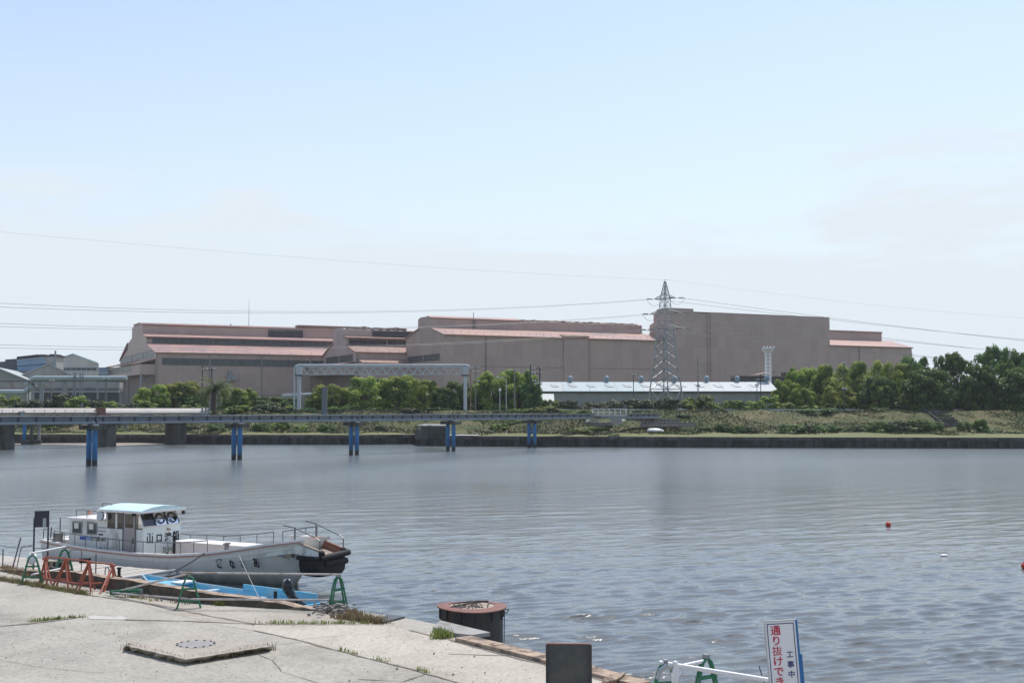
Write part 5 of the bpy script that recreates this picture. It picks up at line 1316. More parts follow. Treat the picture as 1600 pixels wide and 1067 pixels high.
TREES = [
 (213, 268, 600, 268, 'camphor', 'rounded yellow green tree at the corner of the big hall'),
 (252, 322, 596, 274, 'camphor', 'wider green tree between the hall corner and the palm'),
 (340, 404, 606, 270, 'camphor', 'bright rounded tree just past the palm'),
 (392, 452, 618, 262, 'dark', 'low dark green tree with pale flowers before the gantry leg'),
 (440, 470, 622, 268, 'dark', 'small dark tree crowding the left leg of the gantry'),
 (482, 552, 600, 264, 'camphor', 'loose pale green tree behind the upright blue pipe end'),
 (536, 612, 590, 266, 'camphor', 'broad camphor tree under the middle of the gantry'),
 (588, 660, 586.5, 268, 'camphor', 'highest camphor tree under the gantry'),
 (632, 692, 594, 262, 'camphor', 'camphor tree with bright tufts towards the right leg of the gantry'),
 (672, 716, 606, 258, 'dark', 'dark shrubby tree before the right leg of the gantry'),
 (690, 742, 596, 270, 'dark', 'dark tree hiding the foot of the right gantry leg'),
 (738, 806, 582, 266, 'camphor', 'rounded camphor tree behind the two street lamps'),
 (775, 842, 578, 270, 'camphor', 'domed camphor tree beside the twin poles'),
 (812, 850, 596, 262, 'dark', 'dark tree at the near end of the white roofed shed'),
 (1206, 1252, 592, 262, 'camphor', 'lowest camphor tree overlapping the end of the white roof'),
 (1226, 1286, 574, 270, 'camphor', 'dark topped camphor tree next to the white lattice mast'),
 (1262, 1336, 571, 266, 'camphor', 'camphor tree with yellow tufts behind the slim grey pole'),
 (1315, 1392, 566, 270, 'camphor', 'tall camphor tree under the end of the pink roof'),
 (1282, 1340, 604, 256, 'camphor', 'small camphor tree in front at the foot of the slim grey pole'),
 (1232, 1276, 606, 258, 'camphor', 'small bushy camphor tree below the dark topped one'),
 (1370, 1440, 568, 264, 'camphor', 'yellow green camphor tree below the pale annex'),
 (1400, 1462, 558, 278, 'dark', 'dark rounded tree rising behind the yellow green camphor'),
 (1342, 1402, 590, 254, 'dark', 'shaded tree in front of the tall camphor'),
 (1412, 1492, 578, 250, 'dark', 'spreading dark tree above the bank steps'),
 (1450, 1520, 551, 262, 'tall', 'first tall ragged dark tree by the bank steps'),
 (1500, 1560, 572, 252, 'dark', 'dense dark tree between the two tall ragged ones'),
 (1520, 1596, 540, 266, 'tall', 'tallest ragged dark tree near the edge of the wood'),
 (1560, 1640, 546, 258, 'tall', 'tall dark tree at the very edge of the view'),
 (1560, 1650, 575, 248, 'dark', 'low dark tree in front of the tallest one'),
]
for a_ in TREES: tree(*a_)
# palm
Ypm = 250; p = D(334, 640, Ypm)
t = thing('palm_tree', 'stout date palm with arching grey green fronds in front of the big hall', 'palm', (p.x, Ypm, GROUND - .6))
zc = z_at(609, Ypm) - (GROUND - .6)
mb = MB()
for i in range(7): mb.tube((0, 0, zc * i / 7), (0, 0, zc * (i + 1) / 7), .42, 9, .36)
mb.build('trunk', 'bark', t)
def frond(mb, az, el_, Lf):
    pts = []; x = 0; z = 0; e = el_
    for j in range(9):
        pts.append((x, z)); x += Lf / 8 * math.cos(e); z += Lf / 8 * math.sin(e); e -= .2 + .03 * j
    ca, sa = math.cos(az), math.sin(az)
    for j in range(8):
        (xa, za), (xb, zb_) = pts[j], pts[j + 1]
        mb.tube((xa * ca, xa * sa, zc + za), (xb * ca, xb * sa, zc + zb_), .035, 3)
        for k_ in range(4):
            f = k_ / 4; xm, zm = xa + (xb - xa) * f, za + (zb_ - za) * f; ll = .85 * (1 - abs(j / 8 - .45))
            for s in (-1, 1):
                q = (xm * ca - s * sa * ll + ca * .25, xm * sa + s * ca * ll + sa * .25, zc + zm - ll * .45)
                b0 = (xm * ca, xm * sa, zc + zm); b1 = ((xm + .13) * ca, (xm + .13) * sa, zc + zm)
                mb.add([b0, b1, q], [(0, 1, 2)])
for i in range(48):
    mb = MB(); frond(mb, i * 2.4 + rnd.uniform(-.2, .2), R(rnd.choice([80, 60, 42, 25, 5, -15])) + rnd.uniform(-.1, .1), rnd.uniform(4.2, 5.4)); mb.build('frond', 'palm', t)

# shrubs: each its own thing
def shrub(px, top, wpx, Y, kind, label, base_py=None, grp='shrubs on the far bank'):
    p = D(px, 640, Y); w_ = wpx / FPX * Y / 2
    zb = float(bank_z(p.x, Y - wall_y(p.x))) if base_py is None else GROUND
    zt = z_at(top, Y); h = max(zt - zb, .5)
    t = thing('shrub', label, 'shrub', (p.x, Y, zb - .1), rnd.uniform(0, 6.28), grp)
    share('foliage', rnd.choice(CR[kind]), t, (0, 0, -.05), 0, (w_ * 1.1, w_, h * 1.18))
HEDGE = [(-20, 624, 60), (12, 621, 50), (40, 627, 40), (66, 624, 44), (96, 617, 52), (120, 622, 46), (148, 625, 40), (172, 630, 34), (200, 632, 36), (228, 628, 40)]
wh = ['below the lowest pipe', 'under the pipe bend', 'below the portal frame', 'under the rusty tower', 'below the cream shed, the highest of the hedge', 'beneath the stand pipes', 'at the end of the cream shed', 'under the lean-to', 'by the valve box', 'at the foot of the hall corner']
for (px, tp, wd), l_ in zip(HEDGE, wh): shrub(px, tp - 3, wd, 246 + (px % 5), rnd.choice(['bush', 'grey', 'bush']), 'green hedge shrub ' + l_, 1, 'hedge of shrubs along the levee')
MID = [(300, 632, 40, 'bush', 'leafy shrub at the foot of the palm'), (372, 632, 44, 'bush', 'low green shrub past the palm'), (420, 628, 50, 'grey', 'shrub dotted with pale flowers beside the gantry leg'),
       (455, 634, 34, 'bush', 'small shrub at the foot of the left gantry leg'), (480, 636, 30, 'lowdark', 'dark little shrub between the gantry leg and the blue pipe end'), (530, 634, 46, 'lowdark', 'dark shrub below the broad camphor'),
       (590, 636, 44, 'lowdark', 'dark shrub beneath the highest camphor'), (640, 636, 40, 'grey', 'straggly shrub beneath the bright tufted camphor'), (690, 634, 44, 'lowdark', 'dark shrub by the white marker posts'),
       (862, 622, 34, 'bush', 'bright shrub below the little pale annex'), (890, 624, 40, 'grey', 'dusty shrub under the shed eave'), (930, 626, 60, 'grey', 'wide dusty shrub behind the footbridge'), (975, 622, 60, 'grey', 'dusty shrub by the slim pole'),
       (1015, 622, 50, 'grey', 'dusty shrub inside the near pylon foot'), (1048, 621, 50, 'grey', 'dusty shrub beneath the pylon'), (1092, 617, 54, 'bush', 'bright green shrub beside the tall dark pole'), (1120, 628, 34, 'bush', 'low shrub between the bright one and the round one'),
       (1143, 623, 32, 'camphorlow', 'small round shrub before the shed wall'), (1172, 624, 44, 'bush', 'pale green shrub below the slim pole'), (1200, 618, 40, 'bush', 'pale green shrub at the end of the shed wall'), (1225, 628, 40, 'bush', 'low shrub beneath the lowest camphor'),
       (1262, 632, 44, 'bush', 'low shrub beneath the small bushy camphor'), (1305, 630, 50, 'lowdark', 'dark shrub by the foot of the slim grey pole'), (1400, 628, 60, 'lowdark', 'dark shrub in the shade of the camphors'), (1360, 630, 50, 'bush', 'green shrub in the shade of the tall camphor')]
for px, tp, wd, kd, l_ in MID: shrub(px, tp, wd, 254 + (px % 4), 'bush' if kd == 'camphorlow' else kd, l_, 1, 'shrubs behind the levee')
BANK = [(1106, 668, 26, 'lowdark'), (1133, 662, 24, 'lowdark'), (1150, 665, 20, 'lowdark'), (1170, 666, 22, 'grey'), (1236, 664, 30, 'lowdark'), (1258, 664, 24, 'grey'), (1286, 665, 30, 'lowdark'), (1310, 668, 26, 'lowdark'), (1332, 664, 24, 'grey'), (1352, 666, 20, 'lowdark'),
        (1372, 660, 30, 'lowdark'), (1402, 658, 34, 'grey'), (1430, 656, 34, 'lowdark'), (1456, 660, 24, 'lowdark'), (1504, 661, 16, 'lowdark'), (1531, 657, 22, 'lowdark')]
bl = ['at the foot of the slope, first towards the terraces', 'on the slope foot below the guard rail, widest near the terraces', 'tucked beside the widest dark shrub', 'greyish and half dry on the slope foot', 'broad and dark under the green bush on the slope', 'grey and thin beside the broad dark one', 'dark and broad midway along the slope foot', 'dark and low next to the midway one', 'grey, below the camphor trees', 'small and dark, below the camphor trees',
      'dark, a little higher on the slope', 'grey and wide, near the steps', 'dark and wide, near the steps', 'dark and narrow, against the steps', 'small, on the far side of the steps', 'round and dark, standing alone past the steps']
for (px, tp, wd, kd), l_ in zip(BANK, bl):
    Yk = 226; shrub(px, tp - 2, wd * 1.5, Yk, kd, 'bank shrub ' + l_)
for px, tp, wd, Y, kd, l_ in [(1280, 637, 70, 246, 'lowdark', 'large dark green bush near the top of the grassy slope'), (1375, 640, 30, 246, 'lowdark', 'small dark bush near the slope top below the tall camphor'), (1068, 648, 30, 243, 'lowdark', 'dark bush at the end of the upper stone terrace'),
                         (900, 640, 60, 238, 'bush', 'bright grassy bush above the end of the pipe bridge'), (850, 634, 60, 240, 'bush', 'yellow green bush above the last blue piles'), (812, 638, 50, 241, 'bush', 'yellow green bush below the pole with one wide arm'), (770, 640, 40, 243, 'grey', 'dry low bush below the short street lamp'),
                         (410, 660, 34, 232, 'lowdark', 'dark shrub under the pipe bridge past the second blue piles'), (440, 656, 30, 236, 'bush', 'green shrub under the pipe bridge below the gantry leg'), (470, 664, 26, 230, 'bush', 'low green shrub on the stony slope under the bridge'), (510, 662, 26, 231, 'lowdark', 'dark shrub right before the third blue piles'),
                         (345, 662, 40, 234, 'lowdark', 'large dark shrub before the second blue piles'), (300, 664, 30, 236, 'grey', 'grey shrub beside the third concrete pier'), (215, 668, 30, 240, 'bush', 'bright shrub seen between the concrete piers'), (85, 672, 24, 240, 'lowdark', 'round dark shrub seen beneath the deck by the first concrete pier'),
                         (596, 664, 26, 231, 'grey', 'grey shrub right past the third blue piles'), (780, 660, 34, 226, 'bush', 'green shrub right past the fourth blue piles'), (800, 656, 30, 230, 'lowdark', 'dark shrub under the deck between the last two pairs of piles'), (935, 665, 34, 222, 'bush', 'bright green shrub below the abutment'), (905, 668, 34, 219, 'bush', 'low bright shrub below the terrace stones')]:
    shrub(px, tp, wd, Y, kd, l_)
# rough herbage over the bank
def herbage(name, n, m, seed, zone, h0, h1, wd, label):
    r = np.random.RandomState(seed); x = r.uniform(-100, 130, n); t_ = r.uniform(0.5, 60, n)
    nz = np.sin(x * .19 + seed) + np.sin(t_ * .33 + x * .07) + np.sin(x * .7 + t_ * .5) * .6
    wr = np.clip((x - 12) / 25, 0, 1); berm = 8 + 20 * wr
    keep = zone(x, t_, nz, berm); x, t_ = x[keep], t_[keep]; n = len(x)
    y = wall_y(x) + t_; z = bank_z(x, t_) - .05; a = r.uniform(0, 6.28, n); h = r.uniform(h0, h1, n); w_ = r.uniform(.5, 1, n) * wd
    dx, dy = np.cos(a) * w_, np.sin(a) * w_; lx, ly = r.normal(0, .25, n) * h, r.normal(0, .25, n) * h
    v = np.stack([np.stack([x - dx, y - dy, z], -1), np.stack([x + dx, y + dy, z], -1), np.stack([x + lx, y + ly, z + h], -1)], 1).reshape(-1, 3)
    o = link(name, np_mesh(name, v, tris=np.arange(len(v)).reshape(-1, 3), m=m)); o['kind'] = 'stuff'; o['label'] = label; o['category'] = 'grass'
MT['herb_green'] = mat_leaf('bank weeds', (0.055, 0.08, 0.02), (0.11, 0.14, 0.037), (0.18, 0.195, 0.06), .15, .8)
MT['herb_straw'] = mat_leaf('bank straw', (0.09, 0.08, 0.033), (0.15, 0.125, 0.055), (0.25, 0.2, 0.105), .15, .7)
herbage('bank_weeds', 170000, 'herb_green', 1, lambda x, t, nz, be: (nz > -.7) & (t > be * .62) & ~((x > 50) & (t > be + 9) & (nz < .7)), .12, .4, .2, 'tall green weeds covering the far bank')
herbage('bank_straw', 70000, 'herb_straw', 2, lambda x, t, nz, be: ((nz < -.1) | ((x > 50) & (t > be + 7))) & (t > be * .62), .1, .35, .16, 'dry straw coloured grass on the far bank')
for px, tp, wd, l_ in [(505, 618, 60, 'behind the upright blue pipe end'), (560, 612, 70, 'under the middle of the gantry'), (620, 610, 76, 'under the highest gantry camphor'), (672, 612, 70, 'under the bright tufted gantry camphor'), (722, 614, 60, 'by the right gantry leg'),
                       (768, 612, 60, 'behind the street lamps'), (812, 612, 60, 'under the domed camphor'), (245, 618, 60, 'at the foot of the corner trees'), (290, 616, 56, 'between the corner trees and the palm'), (376, 622, 60, 'under the bright tree past the palm'), (428, 624, 56, 'before the gantry leg')]:
    shrub(px, tp, wd, 272, 'lowdark', 'dark evergreen undergrowth ' + l_, 1, 'undergrowth behind the levee')
# dark undergrowth that closes the wood behind the first trees
for i in range(14):
    px = 1240 + i * 30; shrub(px, 612 - (i % 3) * 5, 56, 276 + (i % 4) * 2, 'lowdark', 'dark undergrowth in the wood, ' + ['behind the lowest camphor', 'behind the dark topped camphor', 'behind the yellow tufted camphor', 'behind the slim grey pole', 'behind the tall camphor', 'under the end of the pink roof', 'behind the shaded tree', 'below the pale annex', 'behind the yellow green camphor', 'behind the spreading tree', 'behind the bank steps', 'behind the first ragged tree', 'between the two ragged trees', 'behind the tallest ragged tree'][i], 1, 'undergrowth in the wood')

# ================================================================== PASSENGER BOAT
HB = math.atan2(-0.49, 0.87)
bo0 = P(464, 914, 0)
BT = thing('passenger_boat', 'white wooden passenger boat with a cabin and black rubber bow fender moored beyond the pontoon', 'boat', (bo0.x, bo0.y, 0), HB)
#        x(gunwale) b   zg     x,b,z knuckle        x,b,z chine/waterline      x,z keel
ST = [(-11.95, 1.32, 1.10, -11.9, 1.30, .55, -11.85, 1.18, .0, -.6),
      (-10.4, 1.42, 1.00, -10.4, 1.42, .5, -10.4, 1.34, -.05, -.7),
      (-8.5, 1.48, .92, -8.5, 1.49, .45, -8.5, 1.40, -.05, -.7),
      (-6.6, 1.5, .89, -6.6, 1.51, .45, -6.6, 1.42, -.05, -.7),
      (-4.8, 1.49, .93, -4.8, 1.46, .48, -4.8, 1.32, -.05, -.7),
      (-3.4, 1.44, 1.05, -3.4, 1.36, .55, -3.45, 1.12, -.05, -.7),
      (-2.1, 1.34, 1.24, -2.2, 1.18, .66, -2.3, .85, -.02, -.7),
      (-1.0, 1.18, 1.43, -1.15, .93, .8, -1.35, .56, .02, -.65),
      (-.1, 1.0, 1.58, -.3, .66, .95, -.6, .28, .06, -.6),
      (.82, .78, 1.70, .5, .36, 1.08, .02, .03, .1, -.5)]
def interp_st(k=4):
    out = []
    for a_, b_ in zip(ST, ST[1:]):
        for j in range(k):
            f = j / k; out.append(tuple(p + (q - p) * f for p, q in zip(a_, b_)))
    out.append(ST[-1]); return out
S_ = interp_st()
mb = MB(); rows = []
for s in S_:
    xg, bg, zg, xk, bk, zk, xc, bc, zc_, zq = s
    rows.append([(xg, -bg, zg), ((xg + xk) / 2, -(bg + bk) / 2 - .015, (zg + zk) / 2), (xk, -bk, zk), (xc, -bc, zc_), (xc, 0, zq), (xc, bc, zc_), (xk, bk, zk), ((xg + xk) / 2, (bg + bk) / 2 + .015, (zg + zk) / 2), (xg, bg, zg)])
n_ = len(rows); m_ = 9
mb.add([p for r in rows for p in r], [(i * m_ + j, (i + 1) * m_ + j, (i + 1) * m_ + j + 1, i * m_ + j + 1) for i in range(n_ - 1) for j in range(m_ - 1)])
mb.add(rows[0], [tuple(range(m_))]); mb.add(rows[-1], [tuple(range(m_ - 1, -1, -1))])
mb.build('hull', 'hull', BT, smooth=True)
def side_y(x, dz=0.0):
    """half beam and height of the gunwale at x"""
    for a_, b_ in zip(S_, S_[1:]):
        if a_[0] <= x <= b_[0]:
            f = (x - a_[0]) / (b_[0] - a_[0]); return a_[1] + (b_[1] - a_[1]) * f, a_[2] + (b_[2] - a_[2]) * f
    return (S_[0][1], S_[0][2]) if x < S_[0][0] else (S_[-1][1], S_[-1][2])
def side_pt(x, z):
    """outer hull surface half beam at x, height z (between knuckle and gunwale, else knuckle to chine)"""
    for a_, b_ in zip(S_, S_[1:]):
        if a_[0] <= x <= b_[0]:
            f = (x - a_[0]) / (b_[0] - a_[0]); s = [p + (q - p) * f for p, q in zip(a_, b_)]
            if z > s[5]: g = (z - s[5]) / (s[2] - s[5]); return s[4] + (s[1] - s[4]) * g
            g = max(0, (z - s[8]) / (s[5] - s[8])); return s[7] + (s[4] - s[7]) * g
    return 1.4
for sgn in (-1, 1):
    cp = MB(); ru = MB(); xs = [s[0] for s in S_]
    pts = [(s[0], s[1], s[2]) for s in S_]
    v = []
    for (x, b_, z) in pts: v += [(x, sgn * (b_ + .05), z + .045), (x, sgn * (b_ - .12), z + .045), (x, sgn * (b_ - .12), z - .03), (x, sgn * (b_ + .05), z - .03)]
    k = len(pts); f = [(i * 4 + j, (i + 1) * 4 + j, (i + 1) * 4 + (j + 1) % 4, i * 4 + (j + 1) % 4) for i in range(k - 1) for j in range(4)] + [(0, 1, 2, 3), tuple(4 * (k - 1) + j for j in (3, 2, 1, 0))]
    cp.add(v, f); cp.build('gunwale_cap', 'boat_cap', BT)
    v = []
    for (x, b_, z) in pts: v += [(x, sgn * (b_ + .055), z - .035), (x, sgn * (b_ - .01), z - .035), (x, sgn * (b_ - .01), z - .075), (x, sgn * (b_ + .045), z - .075)]
    ru.add(v, f); ru.build('rubbing_strip', 'salmon', BT)
    # lower rubbing strake
    v = []
    for s in S_:
        x, z = s[3] * .25 + s[0] * .75, s[2] - .23; b_ = side_pt(s[0], z)
        v += [(s[0], sgn * (b_ + .03), z + .015), (s[0], sgn * (b_ - .03), z + .015), (s[0], sgn * (b_ - .03), z - .015), (s[0], sgn * (b_ + .03), z - .015)]
    MB().add(v, f).build('strake', 'hull', BT)
    v = []
    for s in S_[16:]:
        z = s[5] - .22; b_ = s[7] + (s[4] - s[7]) * .55; x = s[3] * .6 + s[6] * .4
        v += [(x, sgn * (b_ + .035), z + .02), (x, sgn * (b_ - .03), z + .02), (x, sgn * (b_ - .03), z - .02), (x, sgn * (b_ + .035), z - .02)]
    k2 = len(S_[16:]); f2 = [(i * 4 + j, (i + 1) * 4 + j, (i + 1) * 4 + (j + 1) % 4, i * 4 + (j + 1) % 4) for i in range(k2 - 1) for j in range(4)]
    MB().add(v, f2).build('strake', 'hull', BT)
# inner bulwark and deck
v = []; f = []
for i, s in enumerate(S_):
    x, b_, z = s[0], s[1] - .13, s[2]; zd = max(.55, z - .42)
    v += [(x, -b_, z), (x, -b_ + .02, zd), (x, b_ - .02, zd), (x, b_, z)]
k = len(S_)
MB().add(v, [(i * 4 + 1, (i + 1) * 4 + 1, (i + 1) * 4 + 2, i * 4 + 2) for i in range(k - 1)]).build('deck', 'deck_tan', BT)
MB().add(v, [(i * 4 + j, (i + 1) * 4 + j, (i + 1) * 4 + j + 1, i * 4 + j + 1) for i in range(k - 1) for j in (0, 2)] + [(0, 1, 2, 3)]).build('bulwark', 'boat_white', BT)
MB().span((-11.95, -1.34, 1.08), (-11.75, 1.34, 1.16)).build('transom_cap', 'boat_cap', BT)
# fore deck hatch coaming and long white locker boxes
MB().span((-6.3, .2, .5), (-2.6, 1.1, 1.18)).build('deck_box', 'boat_cap', BT)
MB().span((-6.35, .15, 1.18), (-2.55, 1.15, 1.23)).build('box_lid', 'boat_cap', BT)
MB().prism([(-1.6, -.95), (.3, -.7), (.3, .7), (-1.6, .95)], 1.1, 1.3).build('fore_deck', 'deck_tan', BT)

# bow platform
XP = 1.58
def zz_(x): return 1.33 - (x - .6) * .2
PL_ = MB(); PL_.slab((.3, -.72, zz_(.3)), (XP, -.62, zz_(XP)), (XP, .62, zz_(XP)), (.3, .72, zz_(.3)), .14); PL_.build('bow_platform', 'deck_tan', BT)
for sgn in (-1, 1):
    q = MB(); zt0, zt1 = zz_(.35) + .24, zz_(XP) + .16
    q.add([(.35, sgn * .74, zz_(.35) - .1), (XP, sgn * .66, zz_(XP) - .16), (XP, sgn * .66, zt1), (.35, sgn * .74, zt0), (.35, sgn * .62, zz_(.35) - .1), (XP, sgn * .54, zz_(XP) - .16), (XP, sgn * .54, zt1), (.35, sgn * .62, zt0)],
          [(0, 1, 2, 3), (7, 6, 5, 4), (0, 4, 5, 1), (1, 5, 6, 2), (2, 6, 7, 3), (3, 7, 4, 0)])
    q.build('bow_cheek', 'boat_white' if sgn < 0 else 'rust_plank', BT)
    q = MB(); q.tube((.3, sgn * .69, zt0 + .03), (XP + .02, sgn * .61, zt1 + .03), .055, 6); q.build('cheek_cap', 'deck_tan' if sgn < 0 else 'rust_plank', BT)
    MB().ball((XP + .02, sgn * .62, zt1 - .02), .12, 10).build('bollard', 'rubber', BT, smooth=True)
# black rubber fender hanging below the platform
fp = [(.42, -.2), (.5, -.5), (.85, -.7), (1.35, -.78), (1.58, -.72), (1.66, -.4), (1.66, .4), (1.58, .74), (1.35, .8), (.85, .72), (.5, .5), (.42, .2)]
def ring(z, s, dx): return [(.9 + (x - .9) * s + dx, y * s, z) for x, y in fp]
rz = [ring(1.16, .94, 0), ring(1.04, 1.0, 0), ring(.86, 1.02, .0), ring(.6, .98, .02), ring(.46, .86, .04)]
mb = MB(); n_ = len(fp)
mb.add([p for r in rz for p in r], [(i * n_ + j, i * n_ + (j + 1) % n_, (i + 1) * n_ + (j + 1) % n_, (i + 1) * n_ + j) for i in range(len(rz) - 1) for j in range(n_)] + [tuple(range(n_)), tuple(range(len(rz) * n_ - 1, (len(rz) - 1) * n_ - 1, -1))])
mb.build('rubber_fender', 'rubber', BT, smooth=True)
MB().tube((XP + .05, -.74, 1.12), (XP + .1, .82, 1.2), .11, 10).tube((.6, -.72, 1.1), (XP + .05, -.74, 1.1), .08, 8).build('rubber_roll', 'rubber', BT, smooth=True)
MB().path([(XP + .02, -.5, .9), (XP + .08, .1, .93), (XP + .02, .76, .9)], .12, 10).build('rubber_roll', 'rubber', BT, smooth=True)
MB().tube((.95, -.84, 1.28), (.95, -.86, .6), .012, 4).build('lashing', 'rope', BT)
MB().ball((.45, .45, 1.62), .14, 8, (1.6, 1, .4)).build('rope_coil', 'salmon', BT, smooth=True)

# cabin
CF, CM, CA, HWD = -6.67, -8.7, -10.75, .97
ZD = .52
MB().span((CA, -HWD, ZD), (CM, HWD, 1.97)).build('cabin_wall', 'boat_white', BT)
MB().span((CA - .08, -HWD - .07, 1.97), (CM + .02, HWD + .07, 2.04)).build('cabin_roof', 'boat_cap', BT)
# wheelhouse lower walls as separate sides with the doorway left open for its door
MB().span((CF - .06, -HWD, ZD), (CF, HWD, 1.82)).build('front_wall', 'boat_front', BT)
for sgn in (-1, 1):
    y0, y1 = (sgn * HWD, sgn * (HWD - .06)); a_, b_ = min(y0, y1), max(y0, y1)
    MB().span((CM + .002, a_, ZD), (CM + .98, b_, 1.74)).span((CF - .42, a_, ZD), (CF - .062, b_, 1.74)).span((CM + .002, a_, 2.3), (CF - .3, b_, 2.42)).span((CM + .002, a_, 1.74), (CM + .08, b_, 2.3)).span((CM + .52, a_, 1.74), (CM + .62, b_, 2.3)).build('side_wall', 'boat_white', BT)
    for x0, x1, z0, z1 in ((CM + .08, CM + .52, 1.74, 2.3), (CM + .62, CM + .98, 1.74, 2.3)):
        w = MB().span((x0 - .02, sgn * HWD - .008 * sgn - .01, z0 - .03), (x1 + .02, sgn * HWD - .008 * sgn + .01, z0 + .02)).span((x0 - .02, sgn * HWD - .01, z1 - .02), (x1 + .02, sgn * HWD + .01, z1 + .02)).build('window', 'dark_steel', BT)
        MB().span((x0, sgn * (HWD - .03) - .006, z0), (x1, sgn * (HWD - .03) + .006, z1)).build('pane', 'glass_dark', w)
    dr = MB().span((CM + 1.0, sgn * (HWD + .005) - .02, ZD), (CF - .44, sgn * (HWD + .005) + .02, 1.78)).span((CM + 1.0, sgn * HWD - .02, 1.78), (CM + 1.07, sgn * HWD + .02, 2.32)).span((CF - .51, sgn * HWD - .02, 1.78), (CF - .44, sgn * HWD + .02, 2.32)).build('door', 'door_grey', BT)
    MB().span((CM + 1.07, sgn * HWD - .006, 1.78), (CF - .51, sgn * HWD + .006, 2.3)).build('pane', 'glass_dark', dr)
    MB().span((CF - .53, sgn * (HWD + .03) - .015, 1.2), (CF - .49, sgn * (HWD + .03) + .015, 1.4)).build('handle', 'black', dr)
    MB().tube((CM + .97, sgn * (HWD + .03), ZD), (CM + .97, sgn * (HWD + .03), 2.35), .022, 6).tube((CF - .4, sgn * (HWD + .03), ZD), (CF - .4, sgn * (HWD + .03), 2.35), .022, 6).build('grab_rail', 'rail_steel', BT)
    MB().tube((CF - .005, sgn * (HWD - .03), 1.8), (CF - .3, sgn * (HWD - .03), 2.4), .03, 6).build('corner_post', 'boat_cap', BT)
    MB().add([(CF - .42, sgn * (HWD - .03), 1.76), (CF - .03, sgn * (HWD - .03), 1.8), (CF - .3, sgn * (HWD - .03), 2.35), (CF - .42, sgn * (HWD - .03), 2.35)], [(0, 1, 2, 3)]).build('quarter_pane', 'glass', BT)
MB().span((CF - .1, -HWD - .02, 1.82), (CF + .06, HWD + .02, 1.86)).build('window_ledge', 'boat_cap', BT)
MB().tube((CF - .31, -HWD + .02, 2.38), (CF - .31, HWD - .02, 2.38), .035, 6).build('window_header', 'boat_cap', BT)
for i, (ya, yb) in enumerate(((-.93, -.33), (-.29, .3), (.34, .93))):
    w = MB().tube((CF - .01, ya, 1.86), (CF - .29, ya, 2.38), .018, 5).tube((CF - .01, yb, 1.86), (CF - .29, yb, 2.38), .018, 5).build('window', 'dark_steel', BT)
    MB().add([(CF - .02, ya, 1.86), (CF - .02, yb, 1.86), (CF - .29, yb, 2.36), (CF - .29, ya, 2.36)], [(0, 1, 2, 3)]).build('pane', 'glass', w)
    if i > 0:
        yc = (ya + yb) / 2; R1 = .2; pts = []
        for j in range(20):
            t_ = j * math.pi / 10; u = R1 * math.cos(t_); v2 = R1 * math.sin(t_); pts.append((CF - .13 - v2 * .48 + .02, yc + u, 2.11 + v2 * .87))
        cs = MB().path(pts, .022, 5, True)
        for j in (0, 7, 13): cs.tube((CF - .11, yc, 2.11), pts[j], .014, 4)
        cs.build('clear_view_screen', 'black', w)
# crowned roof
rf = MB(); prof = [(-1.16, 2.40), (-1.14, 2.45), (-.6, 2.56), (0, 2.6), (.6, 2.56), (1.14, 2.45), (1.16, 2.40)]
rf.profile(prof, CM - .28, CF + .06); rf.build('wheelhouse_roof', 'roof_aqua', BT, smooth=True)
MB().profile([(-1.18, 2.36), (-1.18, 2.42), (1.18, 2.42), (1.18, 2.36)], CM - .3, CF + .09).build('roof_edge', 'boat_cap', BT)
MB().span((CM, -HWD + .1, 1.97), (CM + .06, HWD - .1, 2.36)).build('rear_wall', 'boat_white', BT)
# interior: dash, wheel seat
MB().span((CF - .5, -.85, 1.45), (CF - .1, .85, 1.72)).build('dashboard', 'boat_front', BT)
MB().span((CM + .3, -.7, ZD), (CM + .8, .7, 1.35)).build('seat', 'door_grey', BT)
MB().span((CF - .75, .0, 1.8), (CF - .45, .5, 2.3)).build('curtain', 'blue_sticker', BT)
# cabin side windows
for x0, x1 in ((-10.55, -10.0), (-9.72, -9.17)):
    w = MB().span((x0, -HWD - .025, 1.42), (x1, -HWD + .01, 1.47)).span((x0, -HWD - .025, 1.85), (x1, -HWD + .01, 1.9)).span((x0, -HWD - .025, 1.47), (x0 + .04, -HWD + .01, 1.85)).span((x1 - .04, -HWD - .025, 1.47), (x1, -HWD + .01, 1.85)).build('window', 'galv_dull', BT)
    MB().span((x0 + .04, -HWD - .012, 1.47), (x1 - .04, -HWD - .004, 1.85)).build('pane', 'window_green', w)
    MB().span((x0 + .1, -HWD - .016, 1.62), (x1 - .2, -HWD - .013, 1.84)).build('curtain', 'boat_cap', w)
# cabin roof rail
rr = MB()
for x in (-10.6, -10.0, -9.4): rr.tube((x, -.75, 2.04), (x, -.75, 2.32), .014, 5).tube((x, .6, 2.04), (x, .6, 2.32), .014, 5)
rr.tube((-10.6, -.75, 2.32), (-9.4, -.75, 2.32), .014, 5).tube((-10.6, .6, 2.32), (-9.4, .6, 2.32), .014, 5).tube((-10.6, -.75, 2.32), (-10.6, .6, 2.32), .014, 5)
rr.path([(-9.3, -.6, 2.04), (-9.3, -.6, 2.62), (-8.8, -.6, 2.62), (-8.8, -.6, 2.04)], .016, 5); rr.build('roof_rail', 'rail_steel', BT)
MB().ball((-10.35, -.3, 2.2), .1, 8).build('lamp', 'salmon', BT, smooth=True)
lf = MB(); lf.tube((CM - .12, -HWD - .12, 2.16), (CM - .12, -HWD - .2, 2.18), .17, 14); lf.build('searchlight', 'galv', BT, smooth=True)
MB().ball((CM - .3, -HWD + .05, 2.28), .08, 8).ball((CF - .42, -HWD - .12, 2.3), .07, 8).ball((CF + .06, HWD + .08, 2.26), .08, 8).build('horn', 'black', BT, smooth=True)
